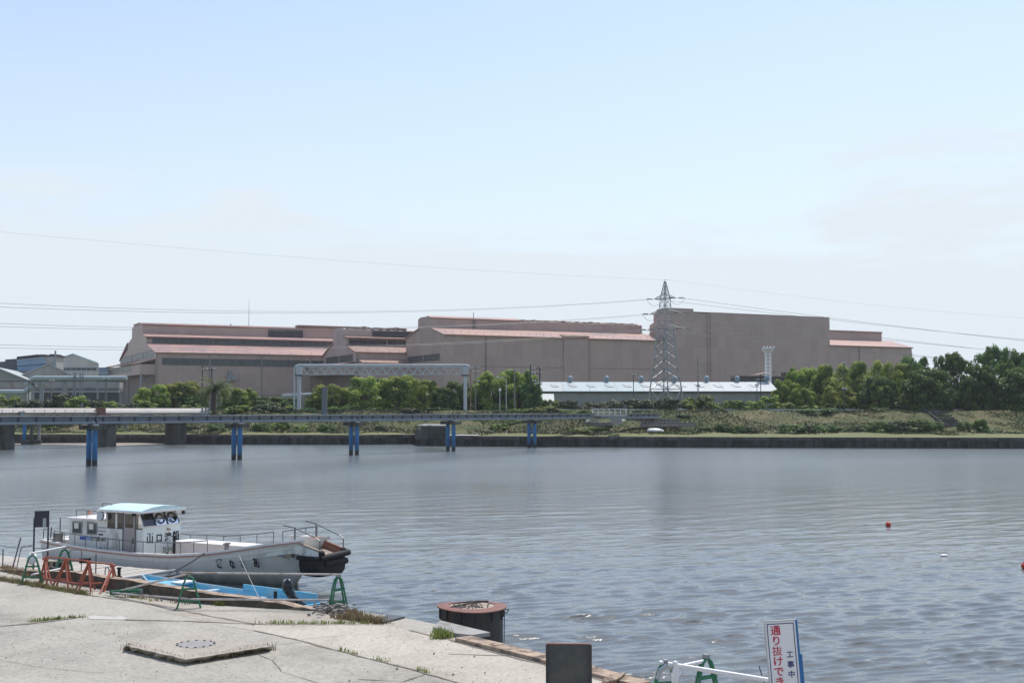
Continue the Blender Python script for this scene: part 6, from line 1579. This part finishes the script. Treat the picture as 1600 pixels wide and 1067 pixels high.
MB().tube((CF + .005, .28, 1.66), (CF + .12, .28, 1.66), .05, 10).build('lamp', 'deck_tan', BT, smooth=True)
MB().tube((CF, .25, .72), (CF + .04, .25, .72), .05, 10).build('vent', 'black', BT)
MB().tube((-8.95, -HWD - .04, .86), (-8.95, -HWD, .86), .11, 14).tube((-8.9, -HWD - .06, .78), (-8.9, -HWD, .78), .05, 10).build('exhaust', 'galv_dull', BT)
# stern well box and fuel box
MB().span((-11.7, -.7, .6), (-11.0, .8, 1.06)).span((-11.75, -.75, 1.06), (-10.95, .85, 1.12)).build('engine_box', 'boat_cap', BT)
MB().span((-11.35, -1.25, .95), (-11.05, -1.0, 1.42)).build('stern_box', 'concrete', BT)
MB().tube((-11.7, -.6, .9), (-11.7, -.6, 1.95), .025, 6).tube((-11.55, .5, .9), (-11.55, .5, 1.9), .02, 6).tube((-11.9, -.9, 1.1), (-11.85, -.9, 1.6), .03, 6).path([(-11.95, -1.2, 1.1), (-11.95, -1.2, 1.5), (-11.8, -1.2, 1.52)], .02, 5).build('stern_post', 'rail_steel', BT)
# lettering
NB = 'ぎなさあ'
TN = {'ぎ': (-2.5, .74, .4), 'な': (-1.98, .74, .38), 'さ': (-1.58, .77, .38), 'あ': (-1.05, .82, .46)}
MT['faded_ink'] = mat('faded black lettering', (0.2, 0.22, 0.22), 0.6, 0.5, 9)
for ch in NB:
    x, z, s = TN[ch]; y = side_pt(x, z); ya = side_pt(x - .25, z); yb = side_pt(x + .25, z); az = math.atan2(-(yb - ya), .5); yt = side_pt(x, z + .2); yl = side_pt(x, z - .2); tilt = math.atan2(yt - yl, .4)
    text('name_lettering', ch, s, (x, -y - .05, z), (R(90) + tilt, 0, -az), 'faded_ink' if ch == 'さ' else 'black', BT, .003, bold=.009)
FR = (R(90), 0, R(90))
for ch, y, z, s in (('山', -.64, 1.34, .36), ('口', -.16, 1.34, .34), ('渡', .3, 1.34, .36), ('船', .72, 1.36, .38)):
    text('owner_lettering', ch, s, (CF + .006, y, z), FR, 'black', BT, .003, bold=.012)
for ch, y, s in (('及', .14, .26), ('や', .36, .22), ('日', .58, .24), ('月', .78, .24)):
    text('lower_lettering', ch, s, (CF + .006, y, .86), FR, 'faded_ink', BT, .003)
mk = MB()      # small print too worn to read: only its marks
for i, w_m in enumerate((.06, .05, .03, .05)): mk.span((CF + .002, -.78 + i * .085, 1.54), (CF + .006, -.78 + i * .085 + w_m, 1.59))
mk.build('small_print', 'navy', BT, kind='stuff')
SR = (R(90), 0, 0)
text('registration_number', '日小業3007', .2, (-9.08, -HWD - .006, 1.26), SR, 'black', BT, .002, .86)
mk = MB()
for j, zz in enumerate((1.70, 1.56)):
    for i in range(5):
        x_ = -9.16 + i * .1; mk.span((x_, -HWD - .006, zz), (x_ + .055, -HWD - .002, zz + .02)).span((x_ + .01, -HWD - .006, zz + .03), (x_ + .05, -HWD - .002, zz + .05)).span((x_ + .022, -HWD - .0065, zz - .01), (x_ + .032, -HWD - .0025, zz + .06))
mk.build('small_print', 'navy', BT, kind='stuff')
MB().span((-9.08, -HWD - .01, 1.42), (-8.84, -HWD - .002, 1.48)).build('plate', 'black', BT)
MB().span((-10.12, -HWD - .01, 1.2), (-9.82, -HWD - .002, 1.33)).build('sticker', 'blue_sticker', BT)
MB().span((-9.818, -HWD - .01, 1.2), (-9.5, -HWD - .002, 1.33)).build('sticker', 'pale_blue_sticker', BT)
# blue bow flash made of three tapering streaks
for q, (dz, x0, x1, h_) in enumerate(((0, -.32, .36, .075), (-.085, -.16, .38, .045), (-.15, -.08, .16, .03))):
    up, lo = [], []
    for i in range(11):
        f = i / 10; x = x0 + (x1 - x0) * f; z = 1.2 + dz + .07 * math.sin(f * 2.2) - .16 * f * f; hh = h_ * math.sin(math.pi * min(.98, .06 + f * .9)) ** .6
        up.append((x, -side_pt(x, z + hh / 2) - .012, z + hh / 2)); lo.append((x, -side_pt(x, z - hh / 2) - .012, z - hh / 2))
    MB().add(up + lo, [(i, i + 1, 12 + i, 11 + i) for i in range(10)]).build('bow_flash', 'navy' if q != 1 else 'blue_sticker', BT)
# deck handrails
def rail(x0, x1, h, n, sgn, inset=.06, ends=True, z_off=0.04):
    mb = MB(); top = []
    for i in range(n):
        x = x0 + (x1 - x0) * i / (n - 1); b_, z = side_y(x); y = sgn * (b_ - inset)
        mb.tube((x, y, z + z_off), (x, y, z + h), .016, 5); top.append((x, y, z + h))
    mb.path(top, .018, 5); mb.build('handrail', 'rail_steel', BT)
rail(-11.2, -3.05, .46, 14, -1); rail(-11.0, -2.2, .46, 11, 1)
rail(-1.7, .2, .42, 4, 1)
for sgn, (xa, xb) in ((-1, (.45, 1.5)), (1, (.3, 1.6))):
    za, zb_ = zz_(xa) + .24, zz_(xb) + .16
    mb = MB().path([(xa - .5, sgn * .72, za + .6), (xa, sgn * .68, za + .52), (xb - .2, sgn * .62, zb_ + .52), (xb, sgn * .61, zb_ + .4), (xb, sgn * .6, zb_)], .022, 6).tube((xa, sgn * .68, za + .55), (xa, sgn * .68, za), .022, 6)
    mb.build('bow_rail', 'rail_steel', BT)
MB().tube((-2.35, -1.1, 1.1), (-2.35, -1.1, 1.5), .09, 10).tube((-2.35, -1.28, 1.46), (-2.35, -.92, 1.46), .03, 6).build('mooring_bitt', 'concrete', BT)
MB().tube((-1.0, .9, 1.4), (-1.0, .9, 1.66), .07, 8).tube((.1, .6, 1.5), (.1, .6, 1.78), .06, 8).build('mooring_bitt', 'boat_cap', BT)
MB().span((-.2, .35, 1.5), (.25, .7, 1.72)).build('locker', 'boat_cap', BT)

# mooring ropes
def rope(a_, b2, sag, r, m, label, name='mooring_rope', n=14):
    a_, b2 = Vector(a_), Vector(b2); pts = [a_.lerp(b2, j / n) + Vector((0, 0, -sag * (1 - (2 * j / n - 1) ** 2))) for j in range(n + 1)]
    return tag(MB().path(pts, r, 5).build(name, m), label, 'rope')
Mb = chain_matrix(BT)
rope(Mb @ Vector((-3.1, -1.42, 1.12)), P(262, 897, .6), .05, .022, 'rope', 'dark mooring rope running from the white boat down to the pontoon corner')
rope(P(374, 868, 1.3), P(406, 936, 1.2), .02, .008, 'rope_pale', 'thin pale line hanging from the white boat down to the quay over the blue skiff')

# ================================================================== PONTOON
pr = P(272, 891, .55); pd_ = Vector((-.87, .49, 0)); pn = Vector((.49, .87, 0)); pang = math.atan2(.49, -.87)
PT = thing('pontoon', 'timber decked pontoon between the quay and the white boat', 'pontoon', (pr.x, pr.y, 0), math.atan2(-.49, .87))
PLN = 46; PWD = .27; me = None
for i in range(PLN):
    x = -.14 - i * .285
    if me is None: o = MB().box((0, 0, 0), (1, 1, 1)).build('plank', 'plank', PT); me = o.data
    else: o = share('plank', me, PT)
    o.location = (x, -1.22 + rnd.uniform(-.05, .05), .53 + rnd.uniform(-.006, .008)); o.scale = (.25, 2.35 + rnd.uniform(-.06, .08), .045); o.rotation_euler = (0, 0, rnd.uniform(-.012, .012))
MB().span((-13.2, -2.3, .36), (-.05, -2.2, .5)).span((-13.2, -.2, .36), (-.05, -.1, .5)).span((-13.2, -1.3, .36), (-.05, -1.2, .5)).build('bearer', 'rust_plank', PT)
MB().span((0.0, -2.42, .42), (.07, .02, .5)).span((.0, -2.42, .545), (.06, .02, .6)).build('edge_board', 'boat_cap', PT)
for x in (-1.6, -5, -9): MB().span((x - 1.2, -2.15, -.25), (x + 1.2, -.3, .34)).build('float', 'dolphin', PT)
# guide poles beside the pontoon
for (px, yt, yb, zb_, label, r_) in ((271.5, 838, 893, .2, 'dark guide pole at the outer corner of the timber pontoon', .055), (426, 849, 934, -.5, 'thin dark pole standing in the blue skiff in front of the white hull', .03)):
    a_ = P(px, yb, zb_); t = thing('mooring_pole', label, 'pole', a_); zt = D(px, yt, a_.y).z - a_.z
    MB().tube((0, 0, -.4), (0, 0, zt), r_, 8).build('pole', 'rope', t); MB().tube((0, 0, zt), (0, 0, zt + .04), r_ * 2.0, 8).build('cap', 'rope', t)
    MB().ball((-.06, -.05, zt * .42), .06, 8).build('clamp', 'black', t)
def hoop(px0, px1, yt, yb, label, lean=0.0):
    a_, b2 = P(px0, yb, .55), P(px1, yb - 1, .55); zt = D(px0, yt, a_.y).z - .55; v = b2 - a_
    t = thing('hand_hoop', label, 'handrail', a_); v.z = 0
    MB().path([(lean, 0, -.5), (0, 0, zt - .08), (v.x * .12, v.y * .12, zt), (v.x * .9, v.y * .9, zt), (v.x, v.y, zt - .08), (v.x, v.y, 0)], .018, 5).build('tube', 'rail_steel', t)
hoop(32, 53, 854, 888, 'thin dark hoop rail on the pontoon left of the notice board', -.25)
hoop(108, 127, 859, 892, 'thin dark hoop rail on the pontoon behind the orange barriers')
hoop(164, 170, 887, 902, 'small dark hoop on the pontoon behind the last orange trestle')
def post(px, yt, yb, label, r_=.022):
    a_ = P(px, yb, .55); zt = D(px, yt, a_.y).z - .55
    tag(MB().tube(a_, (a_.x, a_.y, .55 + zt), r_, 6).build('pontoon_post', 'rail_steel'), label, 'post')
post(149.5, 866, 901, 'thin dark post between the two orange barriers'); post(4, 858, 893, 'thin dark post at the near end of the chain rail'); 
rope(P(-20, 846, 1.6), P(25, 856, 1.45), .03, .014, 'rail_steel', 'thin rail wire at the quayside by the notice board', 'rail_wire')
rope(P(25, 856, 1.45), P(53, 850, 1.45), .03, .012, 'rail_steel', 'thin wire from the leaning post to the notice board', 'rail_wire')
a_ = P(18, 893, .55); tag(MB().tube(a_, (a_.x + .3, a_.y, 1.75), .025, 6).build('leaning_post', 'rail_steel'), 'leaning dark post on the pontoon beside the notice board', 'post')
a_ = P(186, 902, .55); bl_ = MB().disc(a_, .1, .55, .6, 10).disc(a_, .055, .6, .85, 10).disc(a_, .08, .85, .9, 10); tag(bl_.build('bollard', 'rubber', smooth=True), 'small black bollard at the near edge of the timber pontoon', 'bollard')
# dark notice board on two legs
a_, b2 = P(52, 890, .55), P(74, 889, .55); Yn = a_.y; t = thing('notice_board', 'dark notice board on two tall legs with a small pale paper', 'notice board', (a_.x, a_.y, .55), math.atan2(b2.y - a_.y, b2.x - a_.x))
w_ = (b2 - a_).length; z1, z0 = D(52, 798, Yn).z - .55, D(52, 823.5, Yn).z - .55
for x in (0, w_): MB().span((x - .03, -.03, -.1), (x + .03, .03, z1 - (.25 if x == 0 else 0))).build('leg', 'board_navy', t)
MB().span((.0, -.07, z0), (w_ + .03, -.032, z1)).build('board', 'board_navy', t)
MB().span((w_ * .6, -.078, z0 + .02), (w_ * .84, -.071, z0 + .32)).build('paper', 'galv', t)
MB().tube((.0, 0, z0 - .75), (w_, 0, z0 - .75), .015, 5).build('cross_bar', 'rail_steel', t)
a_ = P(50, 872, 1.4); tag(MB().ball(a_, .17, 12, (1, 1, 1.25)).build('float_ball', 'white', smooth=True), 'white float hanging by the notice board above the first green barrier', 'float')
# hazard panel behind first orange trestles
a_ = P(88, 883, 1.3); t = thing('hazard_board', 'small brown board with dark stripes between the first orange trestles', 'board', a_)
MB().span((-.4, -.02, -.14), (.42, .02, .14)).build('board', 'kerb', t)
for i in range(4): MB().slab((-.32 + i * .19, -.03, -.09), (-.24 + i * .19, -.03, -.09), (-.2 + i * .19, -.03, .1), (-.28 + i * .19, -.03, .1), .006).build('stripe', 'black', t)
a_ = P(80, 898, 1.1); tag(MB().ball((a_.x, a_.y, 1.24), .16, 8, (1.2, .8, .9)).ball((a_.x + .35, a_.y, 1.2), .1, 8, (.4, 1, 1.6)).build('black_bag', 'black', smooth=True), 'small black bag on the ground behind the first orange trestle', 'bag')
a_ = P(133, 886, 1.2); tag(MB().box((a_.x, a_.y, 1.42), (.36, .12, .16), .2).build('black_box', 'black'), 'small black box hanging on the second orange barrier', 'box')

# ================================================================== SKIFF
sb, ss_ = P(228, 899, .6), P(508, 938, .3)
sb, ss_ = Vector((-12.4, 41.3, 0)), Vector((-5.95, 36.75, 0)); SLn = (ss_ - sb).length
SK = thing('skiff', 'open sky blue skiff with an outboard motor moored between the quay and the white boat', 'boat', (ss_.x, ss_.y, 0), math.atan2((sb - ss_).y, (sb - ss_).x))
ks = [(0, .8, .46, .62), (1.5, .85, .45, .66), (3.2, .85, .46, .64), (4.8, .78, .5, .55), (6.2, .62, .56, .4), (7.2, .4, .64, .2), (SLn, .06, .74, .02)]
v = []; n_ = len(ks)
for x, b_, zg, bb in ks: v += [(x, -b_, zg), (x, -bb, -.12), (x, bb, -.12), (x, b_, zg), (x, b_ - .07, zg), (x, max(bb - .07, .0), .1), (x, -max(bb - .07, 0), .1), (x, -b_ + .07, zg)]
f = [(i * 8 + j, (i + 1) * 8 + j, (i + 1) * 8 + (j + 1) % 8, i * 8 + (j + 1) % 8) for i in range(n_ - 1) for j in range(8)] + [(0, 1, 2, 3, 4, 5, 6, 7)]
MB().add(v, f).build('hull', 'skiff_blue', SK)
for sgn in (-1, 1): MB().path([(x, sgn * b_, zg + .02) for x, b_, zg, bb in ks], .03, 6).build('gunwale', 'skiff_pale', SK)
# raised washboard along the far side with its step, near is a lower pale board
MB().add([(.6, -.82, .46), (3.9, -.85, .46), (3.9, -.85, .68), (.6, -.82, .66), (.6, -.76, .46), (3.9, -.79, .46), (3.9, -.79, .68), (.6, -.76, .66)], [(0, 1, 2, 3), (7, 6, 5, 4), (0, 4, 5, 1), (1, 5, 6, 2), (2, 6, 7, 3), (3, 7, 4, 0)]).build('washboard', 'skiff_blue', SK)
MB().span((-.03, -.8, .1), (.05, .8, .5)).build('transom', 'skiff_blue', SK)
MB().span((2.6, -.74, .34), (2.85, .74, .4)).build('thwart', 'skiff_pale', SK); MB().span((4.8, -.66, .4), (5.05, .66, .46)).build('thwart', 'skiff_pale', SK)
MB().prism([(6.0, -.6), (7.1, -.38), (SLn - .05, 0), (7.1, .38), (6.0, .6)], .56, .6).build('fore_deck', 'skiff_blue', SK)
MB().span((5.9, -.55, .62), (6.4, .1, .66)).build('white_board', 'white', SK)
MB().box((1.25, -.1, .3), (.5, .3, .3)).build('thwart_box', 'skiff_pale', SK)
MB().ball((1.5, -.2, .3), .17, 8, (1.3, 1, .7)).build('rope_heap', 'rope_pale', SK, smooth=True); MB().tube((1.6, 0, .2), (1.6, 0, .75), .06, 8).build('bitt', 'black', SK)
# tilted outboard
OX = .95
om = MB(); om.ball((OX + .12, 0, .93), .2, 12, (1.0, .8, 1.25)); om.tube((OX + .1, 0, .86), (OX - .12, 0, .62), .16, 12, .11)
om.build('outboard_cowl', 'outboard', SK, smooth=True)
MB().ball((OX + .16, 0, 1.08), .13, 10, (1, .9, .7)).build('cowl_top', 'galv', SK, smooth=True)
MB().tube((OX - .08, 0, .68), (OX - .62, 0, .42), .08, 8, .055).tube((OX - .58, 0, .44), (OX - .86, 0, .3), .075, 8, .045).box((OX - .75, 0, .24), (.2, .03, .2)).build('outboard_leg', 'outboard', SK, smooth=True)
MB().tube((OX - .9, 0, .3), (OX - .94, 0, .29), .11, 3).build('propeller', 'galv', SK)
MB().span((OX - .12, -.28, .3), (OX + .02, .28, .56)).build('motor_bracket', 'black', SK)
MB().slab((.7, .12, .5), (.95, .12, .78), (.95, .2, .8), (.7, .2, .52), .04).build('tiller', 'black', SK)

# ================================================================== BARRIERS
def green_frame(loc, rz, label, grp='green arched barrier frames', sc=1.0, lay=None):
    t = thing('arched_barrier', label, 'barrier', loc, rz, grp)
    H = .84 * sc; Wd = .3 * sc
    for q, dy in enumerate((-.035, .035)):
        pts = [(-Wd, dy * 1.5, 0), (-.13 * sc, dy, H * .8), (-.085 * sc, dy, H * .93), (0, dy, H), (.085 * sc, dy, H * .93), (.13 * sc, dy, H * .8), (Wd, dy * 1.5, 0)]
        MB().path(pts, .024, 6).build('arch', 'green_paint', t)
    for z in (.22, .6):
        ww = Wd - (Wd - .13 * sc) * z / .8; MB().span((-ww, -.06, H * z - .02), (ww, -.045, H * z + .02)).span((-ww, .045, H * z - .02), (ww, .06, H * z + .02)).build('cross_bar', 'green_paint', t)
    for s in (-1, 1):
        for z in (.0, .35, .6): MB().span((s * (Wd - z * .2) - .025, -.06, H * z), (s * (Wd - z * .2) + .025, .06, H * z + .025)).build('spacer', 'green_paint', t)
    MB().box((0, 0, H + .03), (.07, .12, .07)).build('clamp', 'galv_dull', t)
    if lay: t.rotation_euler = lay
    return t
g1 = P(50, 911, QZ); g2 = P(100, 900, QZ); g3 = P(295, 950, QZ); g4 = P(528, 951.5, QZ)
g2 = Vector((g2.x, g2.y, QZ))
green_frame(g1, R(12), 'green arched barrier frame below the notice board')
green_frame(g2, R(40), 'green arched barrier frame partly hidden behind the orange trestles')
green_frame(g3, R(15), 'green arched barrier frame standing alone in front of the blue skiff')
green_frame(g4, R(52), 'green arched barrier frame on the rubble at the end of the skiff')
gl = P(185, 929, QZ); green_frame((gl.x, gl.y, QZ + .1), 0, 'green barrier frame lying fallen at the foot of the kerb wall', lay=(R(86), 0, R(62)))
def pipe_(a_, b2, r, m, label): return tag(MB().tube(a_, b2, r, 10).build('barrier_pipe', m, smooth=True), label, 'pipe', 'pipes of the quay barriers')
top = .9
pipe_(g1 + Vector((-.03, 0, top)), g2 + Vector((.02, 0, top + .02)), .026, 'white_tube', 'short white pipe between the two green frames below the notice board')
pipe_(g1 + Vector((.02, -.1, .27)), g2 + Vector((0, -.1, .27)), .026, 'white_tube', 'low white pipe between the two green frames behind the orange trestles')
pipe_(g3 + Vector((-.25, 0, top + .03)), g4 + Vector((.08, 0, top)), .026, 'tube', 'upper steel pipe between the two green frames in front of the skiff')
pipe_(g3 + Vector((.05, -.14, .26)), g4 + Vector((.02, -.14, .26)), .026, 'tube', 'lower steel pipe between the two green frames in front of the skiff')
pipe_(P(166, 925, QZ + .08), g3 + Vector((.03, -.12, .26)), .026, 'tube', 'lower steel pipe running down from the lone green frame to the fallen frame')
pipe_(P(178, 925, QZ + .08), g3 + Vector((-.03, 0, top)), .026, 'tube', 'long steel pipe slanting from the fallen frame up to the lone green frame')
# orange trestles
def trestle(apx, apy, feet, label):
    fw = [P(x, y, QZ) for x, y in feet]; c = (fw[0] + fw[1]) / 2; ap = D(apx, apy, c.y + .02); t = thing('barrier_trestle', label, 'barrier', c, 0, 'orange red barrier trestles')
    ap = ap - c; sp_ = Vector((0, .17, 0))
    for i, f_ in enumerate(fw):
        q = f_ - c
        for dy in (-1, 1): MB().tube(q + sp_ * dy, ap + sp_ * .18 * dy, .03, 4).build('leg', 'red_paint', t)
    MB().tube((fw[0] - c) .lerp(ap, .28), (fw[1] - c).lerp(ap, .28), .022, 4).build('cross_bar', 'red_paint', t)
    MB().box(ap + Vector((0, 0, .01)), (.12, .16, .08)).build('head', 'red_paint', t)
    return c + ap, c
T1 = trestle(71, 873, [(65, 909), (77, 914)], 'orange red trestle nearest the notice board')
T2 = trestle(103, 875, [(85, 915.5), (110, 917.5)], 'second orange red trestle, carrying the striped board')
T3 = trestle(139, 879, [(121, 921), (145, 922.5)], 'third orange red trestle with a black box behind it')
T4 = trestle(176, 884, [(159, 926), (181, 914)], 'last orange red trestle beside the small black bollard')
def rrail(a_, b2, label): return tag(MB().tube(a_, b2, .024, 8).build('barrier_rail', 'red_paint'), label, 'rail', 'orange red rails on the trestles')
Z4 = Vector((0, 0, .06))
rrail(T1[0] + Z4, T2[0] + Z4, 'upper orange rail between the first and second trestles'); rrail(T2[0] + Z4 * .6, T3[0] + Z4, 'upper orange rail between the second and third trestles'); rrail(T3[0] + Z4 * .5, T4[0] + Z4, 'upper orange rail between the third and last trestles')
lo = Vector((0, -.2, .2)); rrail(T1[1] + lo, T2[1] + lo, 'lower orange rail between the first and second trestles'); rrail(T2[1] + lo * 1.01, T3[1] + lo, 'lower orange rail between the second and third trestles'); rrail(T3[1] + lo * 1.01, T4[1] + Vector((-.1, -.3, .22)), 'lower orange rail between the third and last trestles')
a_, b2 = P(38, 912, QZ + .03), P(66, 909, QZ + .03); rrail(a_, b2, 'loose orange rail lying on the ground before the first trestle')

# barrier at the lower edge
g5 = P(1040, 1113, QZ); g6 = P(1104, 1103, QZ); g7 = P(1036, 1122, QZ)
t = green_frame(g5, R(8), 'green arched barrier frame with a white cloth tied on, beside the danger sign', sc=1.0)
MB().path([(-.17, -.11, .6), (-.13, -.11, .74), (0, -.11, .83), (.13, -.11, .74), (.2, -.11, .5)], .034, 8).build('arch_sleeve', 'galv', t)
green_frame(g6, R(30), 'green barrier frame right at the water edge behind the white pipe')
u5, u6 = D(1036, 1036.5, g5.y), D(1104, 1031.5, g6.y)
pipe_(D(1030, 1034.5, g5.y), D(1290, 1076, g5.y - .4), .04, 'white_tube', 'long white pipe sloping from the cloth tied frame to the white sign')
pipe_(D(1052, 1043, g5.y + .1), u6, .036, 'white_tube', 'short white pipe reaching back to the water edge frame')
MB_ = MB(); c = D(1055, 1047, g5.y - .12)
t = thing('white_cloth', 'white cloth knotted round the pipe at the arched frame', 'cloth', c)
r_ = random.Random(3); ringp = []; nn = 14; lv_ = 7
for j in range(lv_):
    for i in range(nn):
        a2 = 2 * math.pi * i / nn; rad = (.02 + .045 * min(1, j / 2.5)) * (1 + .45 * math.sin(a2 * 3 + j * .9)) * (1 - .06 * j); ringp.append((rad * math.cos(a2) * 1.1, rad * math.sin(a2) * .7, .1 - j * .05 - .03 * (i % 3 == 0) * (j == lv_ - 1) + .02 * math.sin(a2 * 2)))
MB().add(ringp, [(j * nn + i, j * nn + (i + 1) % nn, (j + 1) * nn + (i + 1) % nn, (j + 1) * nn + i) for j in range(lv_ - 1) for i in range(nn)]).ball((.0, 0, .12), .05, 8).add([(.02, 0, .02), (.12, 0, -.03), (.1, 0, -.07), (.0, 0, -.1)], [(0, 1, 2, 3)]).build('cloth', 'white', t, smooth=True)
rope(D(1186, 1040, 22.2), D(1196, 1074, 22.0), .0, .01, 'rope', 'thin wire hanging beside the white sign', 'hanging_wire')

# sign: no through passage, works in progress
sg = P(1232, 1130, QZ); SG = thing('warning_sign', 'white sign with red and navy vertical characters on a blue stand', 'sign', sg, R(-4))
zt = D(1225, 969.5, sg.y).z - QZ; SW = .5
SG.rotation_euler = (0, R(-4.2), R(-5)); 
MB().span((-SW / 2, -.02, .25), (SW / 2, 0.0, zt)).build('panel', 'sign_white', SG)
bw = .011
MB().span((-SW / 2 + .028, -.024, zt - .047), (SW / 2 - .028, -.021, zt - .033)).span((-SW / 2 + .028, -.024, .3), (-SW / 2 + .042, -.021, zt - .033)).span((SW / 2 - .042, -.024, .3), (SW / 2 - .028, -.021, zt - .033)).span((-SW / 2 + .028, -.024, .29), (SW / 2 - .028, -.021, .304)).build('border', 'navy', SG)
MB().span((-SW / 2 - .015, -.026, zt - .006), (SW / 2 + .012, .02, zt + .016)).span((-SW / 2 - .014, -.026, .24), (-SW / 2, .02, zt - .006)).build('rim', 'galv', SG)
MB().span((SW / 2, -.026, .24), (SW / 2 + .035, .03, zt + .01)).span((SW / 2 + .035, -.0, 0), (SW / 2 + .07, .05, zt - .56)).build('stand', 'sign_blue', SG)
for i, chh in enumerate('通り抜けできません'):
    text('red_character', chh, .172, (-.085, -.026, zt - .158 - i * .169), (R(90), 0, 0), 'sign_red', SG, .0015, bold=0 if chh == '抜' else .0024)
for i, chh in enumerate('工事中'):
    text('navy_character', chh, .118, (.118, -.026, zt - .56 - i * .162), (R(90), 0, 0), 'navy', SG, .0015, bold=.0022)

# dark steel board
bd = P(889, 1122, QZ); t = thing('steel_board', 'upright dark steel board with a rusty rim standing at the quay edge', 'board', bd, R(-3))
zt = D(889, 1005, bd.y).z - QZ; hw_ = .37
MB().span((-hw_, -.01, .02), (hw_, .01, zt)).build('panel', 'board_dark', t)
MB().span((-hw_ - .0, -.03, zt - .012), (hw_, .04, zt + .004)).build('top_rim', 'rust', t)
for s in (-1, 1): MB().span((s * hw_ - .02, -.035, .0), (s * hw_ + .02, .035, zt - .013)).build('side_rim', 'dolphin', t)
MB().span((-.02, .02, 0), (.02, .45, .05)).build('foot', 'dolphin', t)

# mooring dolphin
dc = P(737, 1001, 0); DL = thing('mooring_dolphin', 'dark steel mooring dolphin with a rusty red rim standing in the water', 'mooring dolphin', (dc.x, dc.y, 0))
zt = D(737, 946.5, dc.y).z; rr_ = 48.5 / FPX * dc.y
MB().disc((0, 0), rr_, -1.5, zt - .02, 40).build('drum', 'dolphin', DL, smooth=True)
n_ = 40; ro, ri = rr_ * 1.12, rr_ * .74; v = []
for i in range(n_):
    a_ = 2 * math.pi * i / n_; w1 = 1 + rnd.uniform(-.008, .008); dz = .02 * math.sin(a_ * 2 + 1) - .012 * math.cos(a_)
    v += [(ro * w1 * math.cos(a_), ro * w1 * math.sin(a_), zt + dz), (ri * math.cos(a_), ri * math.sin(a_), zt + .03 + dz * .3), (ri * math.cos(a_), ri * math.sin(a_), zt - .0), (ro * w1 * math.cos(a_), ro * w1 * math.sin(a_), zt - .03 + dz)]
MB().add(v, [(i * 4 + j, ((i + 1) % n_) * 4 + j, ((i + 1) % n_) * 4 + (j + 1) % 4, i * 4 + (j + 1) % 4) for i in range(n_) for j in range(4)]).build('rim', 'rust', DL)
MB().disc((0, 0), ri * .99, zt - .03, zt + .012, 32).build('filling', 'deck_tan', DL)
db = MB()
for i in range(60):
    a_, q = rnd.uniform(0, 6.28), ri * .9 * math.sqrt(rnd.random()); db.box((q * math.cos(a_), q * math.sin(a_), zt + .03), (rnd.uniform(.02, .09), rnd.uniform(.02, .05), rnd.uniform(.02, .06)), rnd.uniform(0, 3))
db.build('debris', 'stone', DL, kind='stuff')
MB().path([(-.55, -.42, zt + .04), (-.2, -.2, zt + .07), (.1, .1, zt + .11), (.45, .2, zt + .1)], .03, 6).path([(-.5, .1, zt + .06), (0, .3, zt + .08), (.3, .35, zt + .06)], .022, 6).path([(-.45, -.3, zt + .05), (-.5, -.05, zt + .07), (-.3, .2, zt + .07)], .02, 6).build('old_rope', 'bark', DL)
for i in range(12):
    a_ = 2 * math.pi * i / 12 + .2; MB().box((rr_ * 1.02 * math.cos(a_), rr_ * 1.02 * math.sin(a_), zt - .17), (.05, .05, .28), a_).build('gusset', 'dolphin', DL)
MB().path([(rr_ + .0, -.1, zt - .18), (rr_ + .1, -.1, zt - .16), (rr_ + .16, -.1, zt - .08), (rr_ + .04, -.1, zt - .07)], .014, 5).build('hook', 'rail_steel', DL)
MB().tube((rr_ + .04, -.05, zt - .1), (rr_ + .03, -.05, -.1), .012, 5).build('pipe', 'rail_steel', DL)
sp_ = MB(); a_ = Vector((-rr_ * .95, -.3, .45)); b2 = a_ + Vector((-.62, -.1, -.12))
for i in range(13):
    q = a_.lerp(b2, i / 12); sp_.tube(q, q + Vector((-.025, 0, -.005)), .085, 10)
sp_.tube(a_, b2, .05, 8); sp_.build('coil_fender', 'rust', DL); MB().tube(b2, b2 + Vector((-.35, -.02, -.05)), .07, 10).build('fender_end', 'boat_cap', DL, smooth=True)

# buoys and flotsam
p = P(1388, 822, 0); tag(MB().ball((p.x, p.y, .1), .15, 14).tube((p.x, p.y, .22), (p.x, p.y, .3), .03, 6).build('buoy', 'buoy_red', smooth=True), 'small round red buoy floating alone on the open river', 'buoy')
p = P(1600, 887, 0); tag(MB().ball((p.x, p.y, .08), .12, 12).tube((p.x, p.y, .18), (p.x, p.y, .25), .03, 6).build('buoy', 'buoy_red', smooth=True), 'small dark red buoy cut by the edge of the view', 'buoy')
p = P(1475, 868, 0); tag(MB().ball((p.x, p.y, .02), .12, 10, (1.6, .7, .4)).build('flotsam', 'white', smooth=True), 'white scrap of flotsam floating below the red buoy', 'flotsam')

# ================================================================== AIR: thin summer haze, one closed box round everything
hm = bpy.data.materials.new('thin summer haze'); hm.use_nodes = True; hn, hl = hm.node_tree.nodes, hm.node_tree.links
hn.clear(); ho = hn.new('ShaderNodeOutputMaterial'); hp = hn.new('ShaderNodeVolumePrincipled')
hp.inputs['Color'].default_value = (0.9, 0.94, 1.0, 1); hp.inputs['Density'].default_value = 0.00012; hp.inputs['Anisotropy'].default_value = 0.3
hl.new(hp.outputs[0], ho.inputs['Volume']); MT['haze'] = hm
ob = MB().span((-3400, -700, -3), (3400, 2700, 62)).build('haze', 'haze', kind='stuff'); ob['label'] = 'thin pale summer haze over the river and works'; ob['category'] = 'haze'
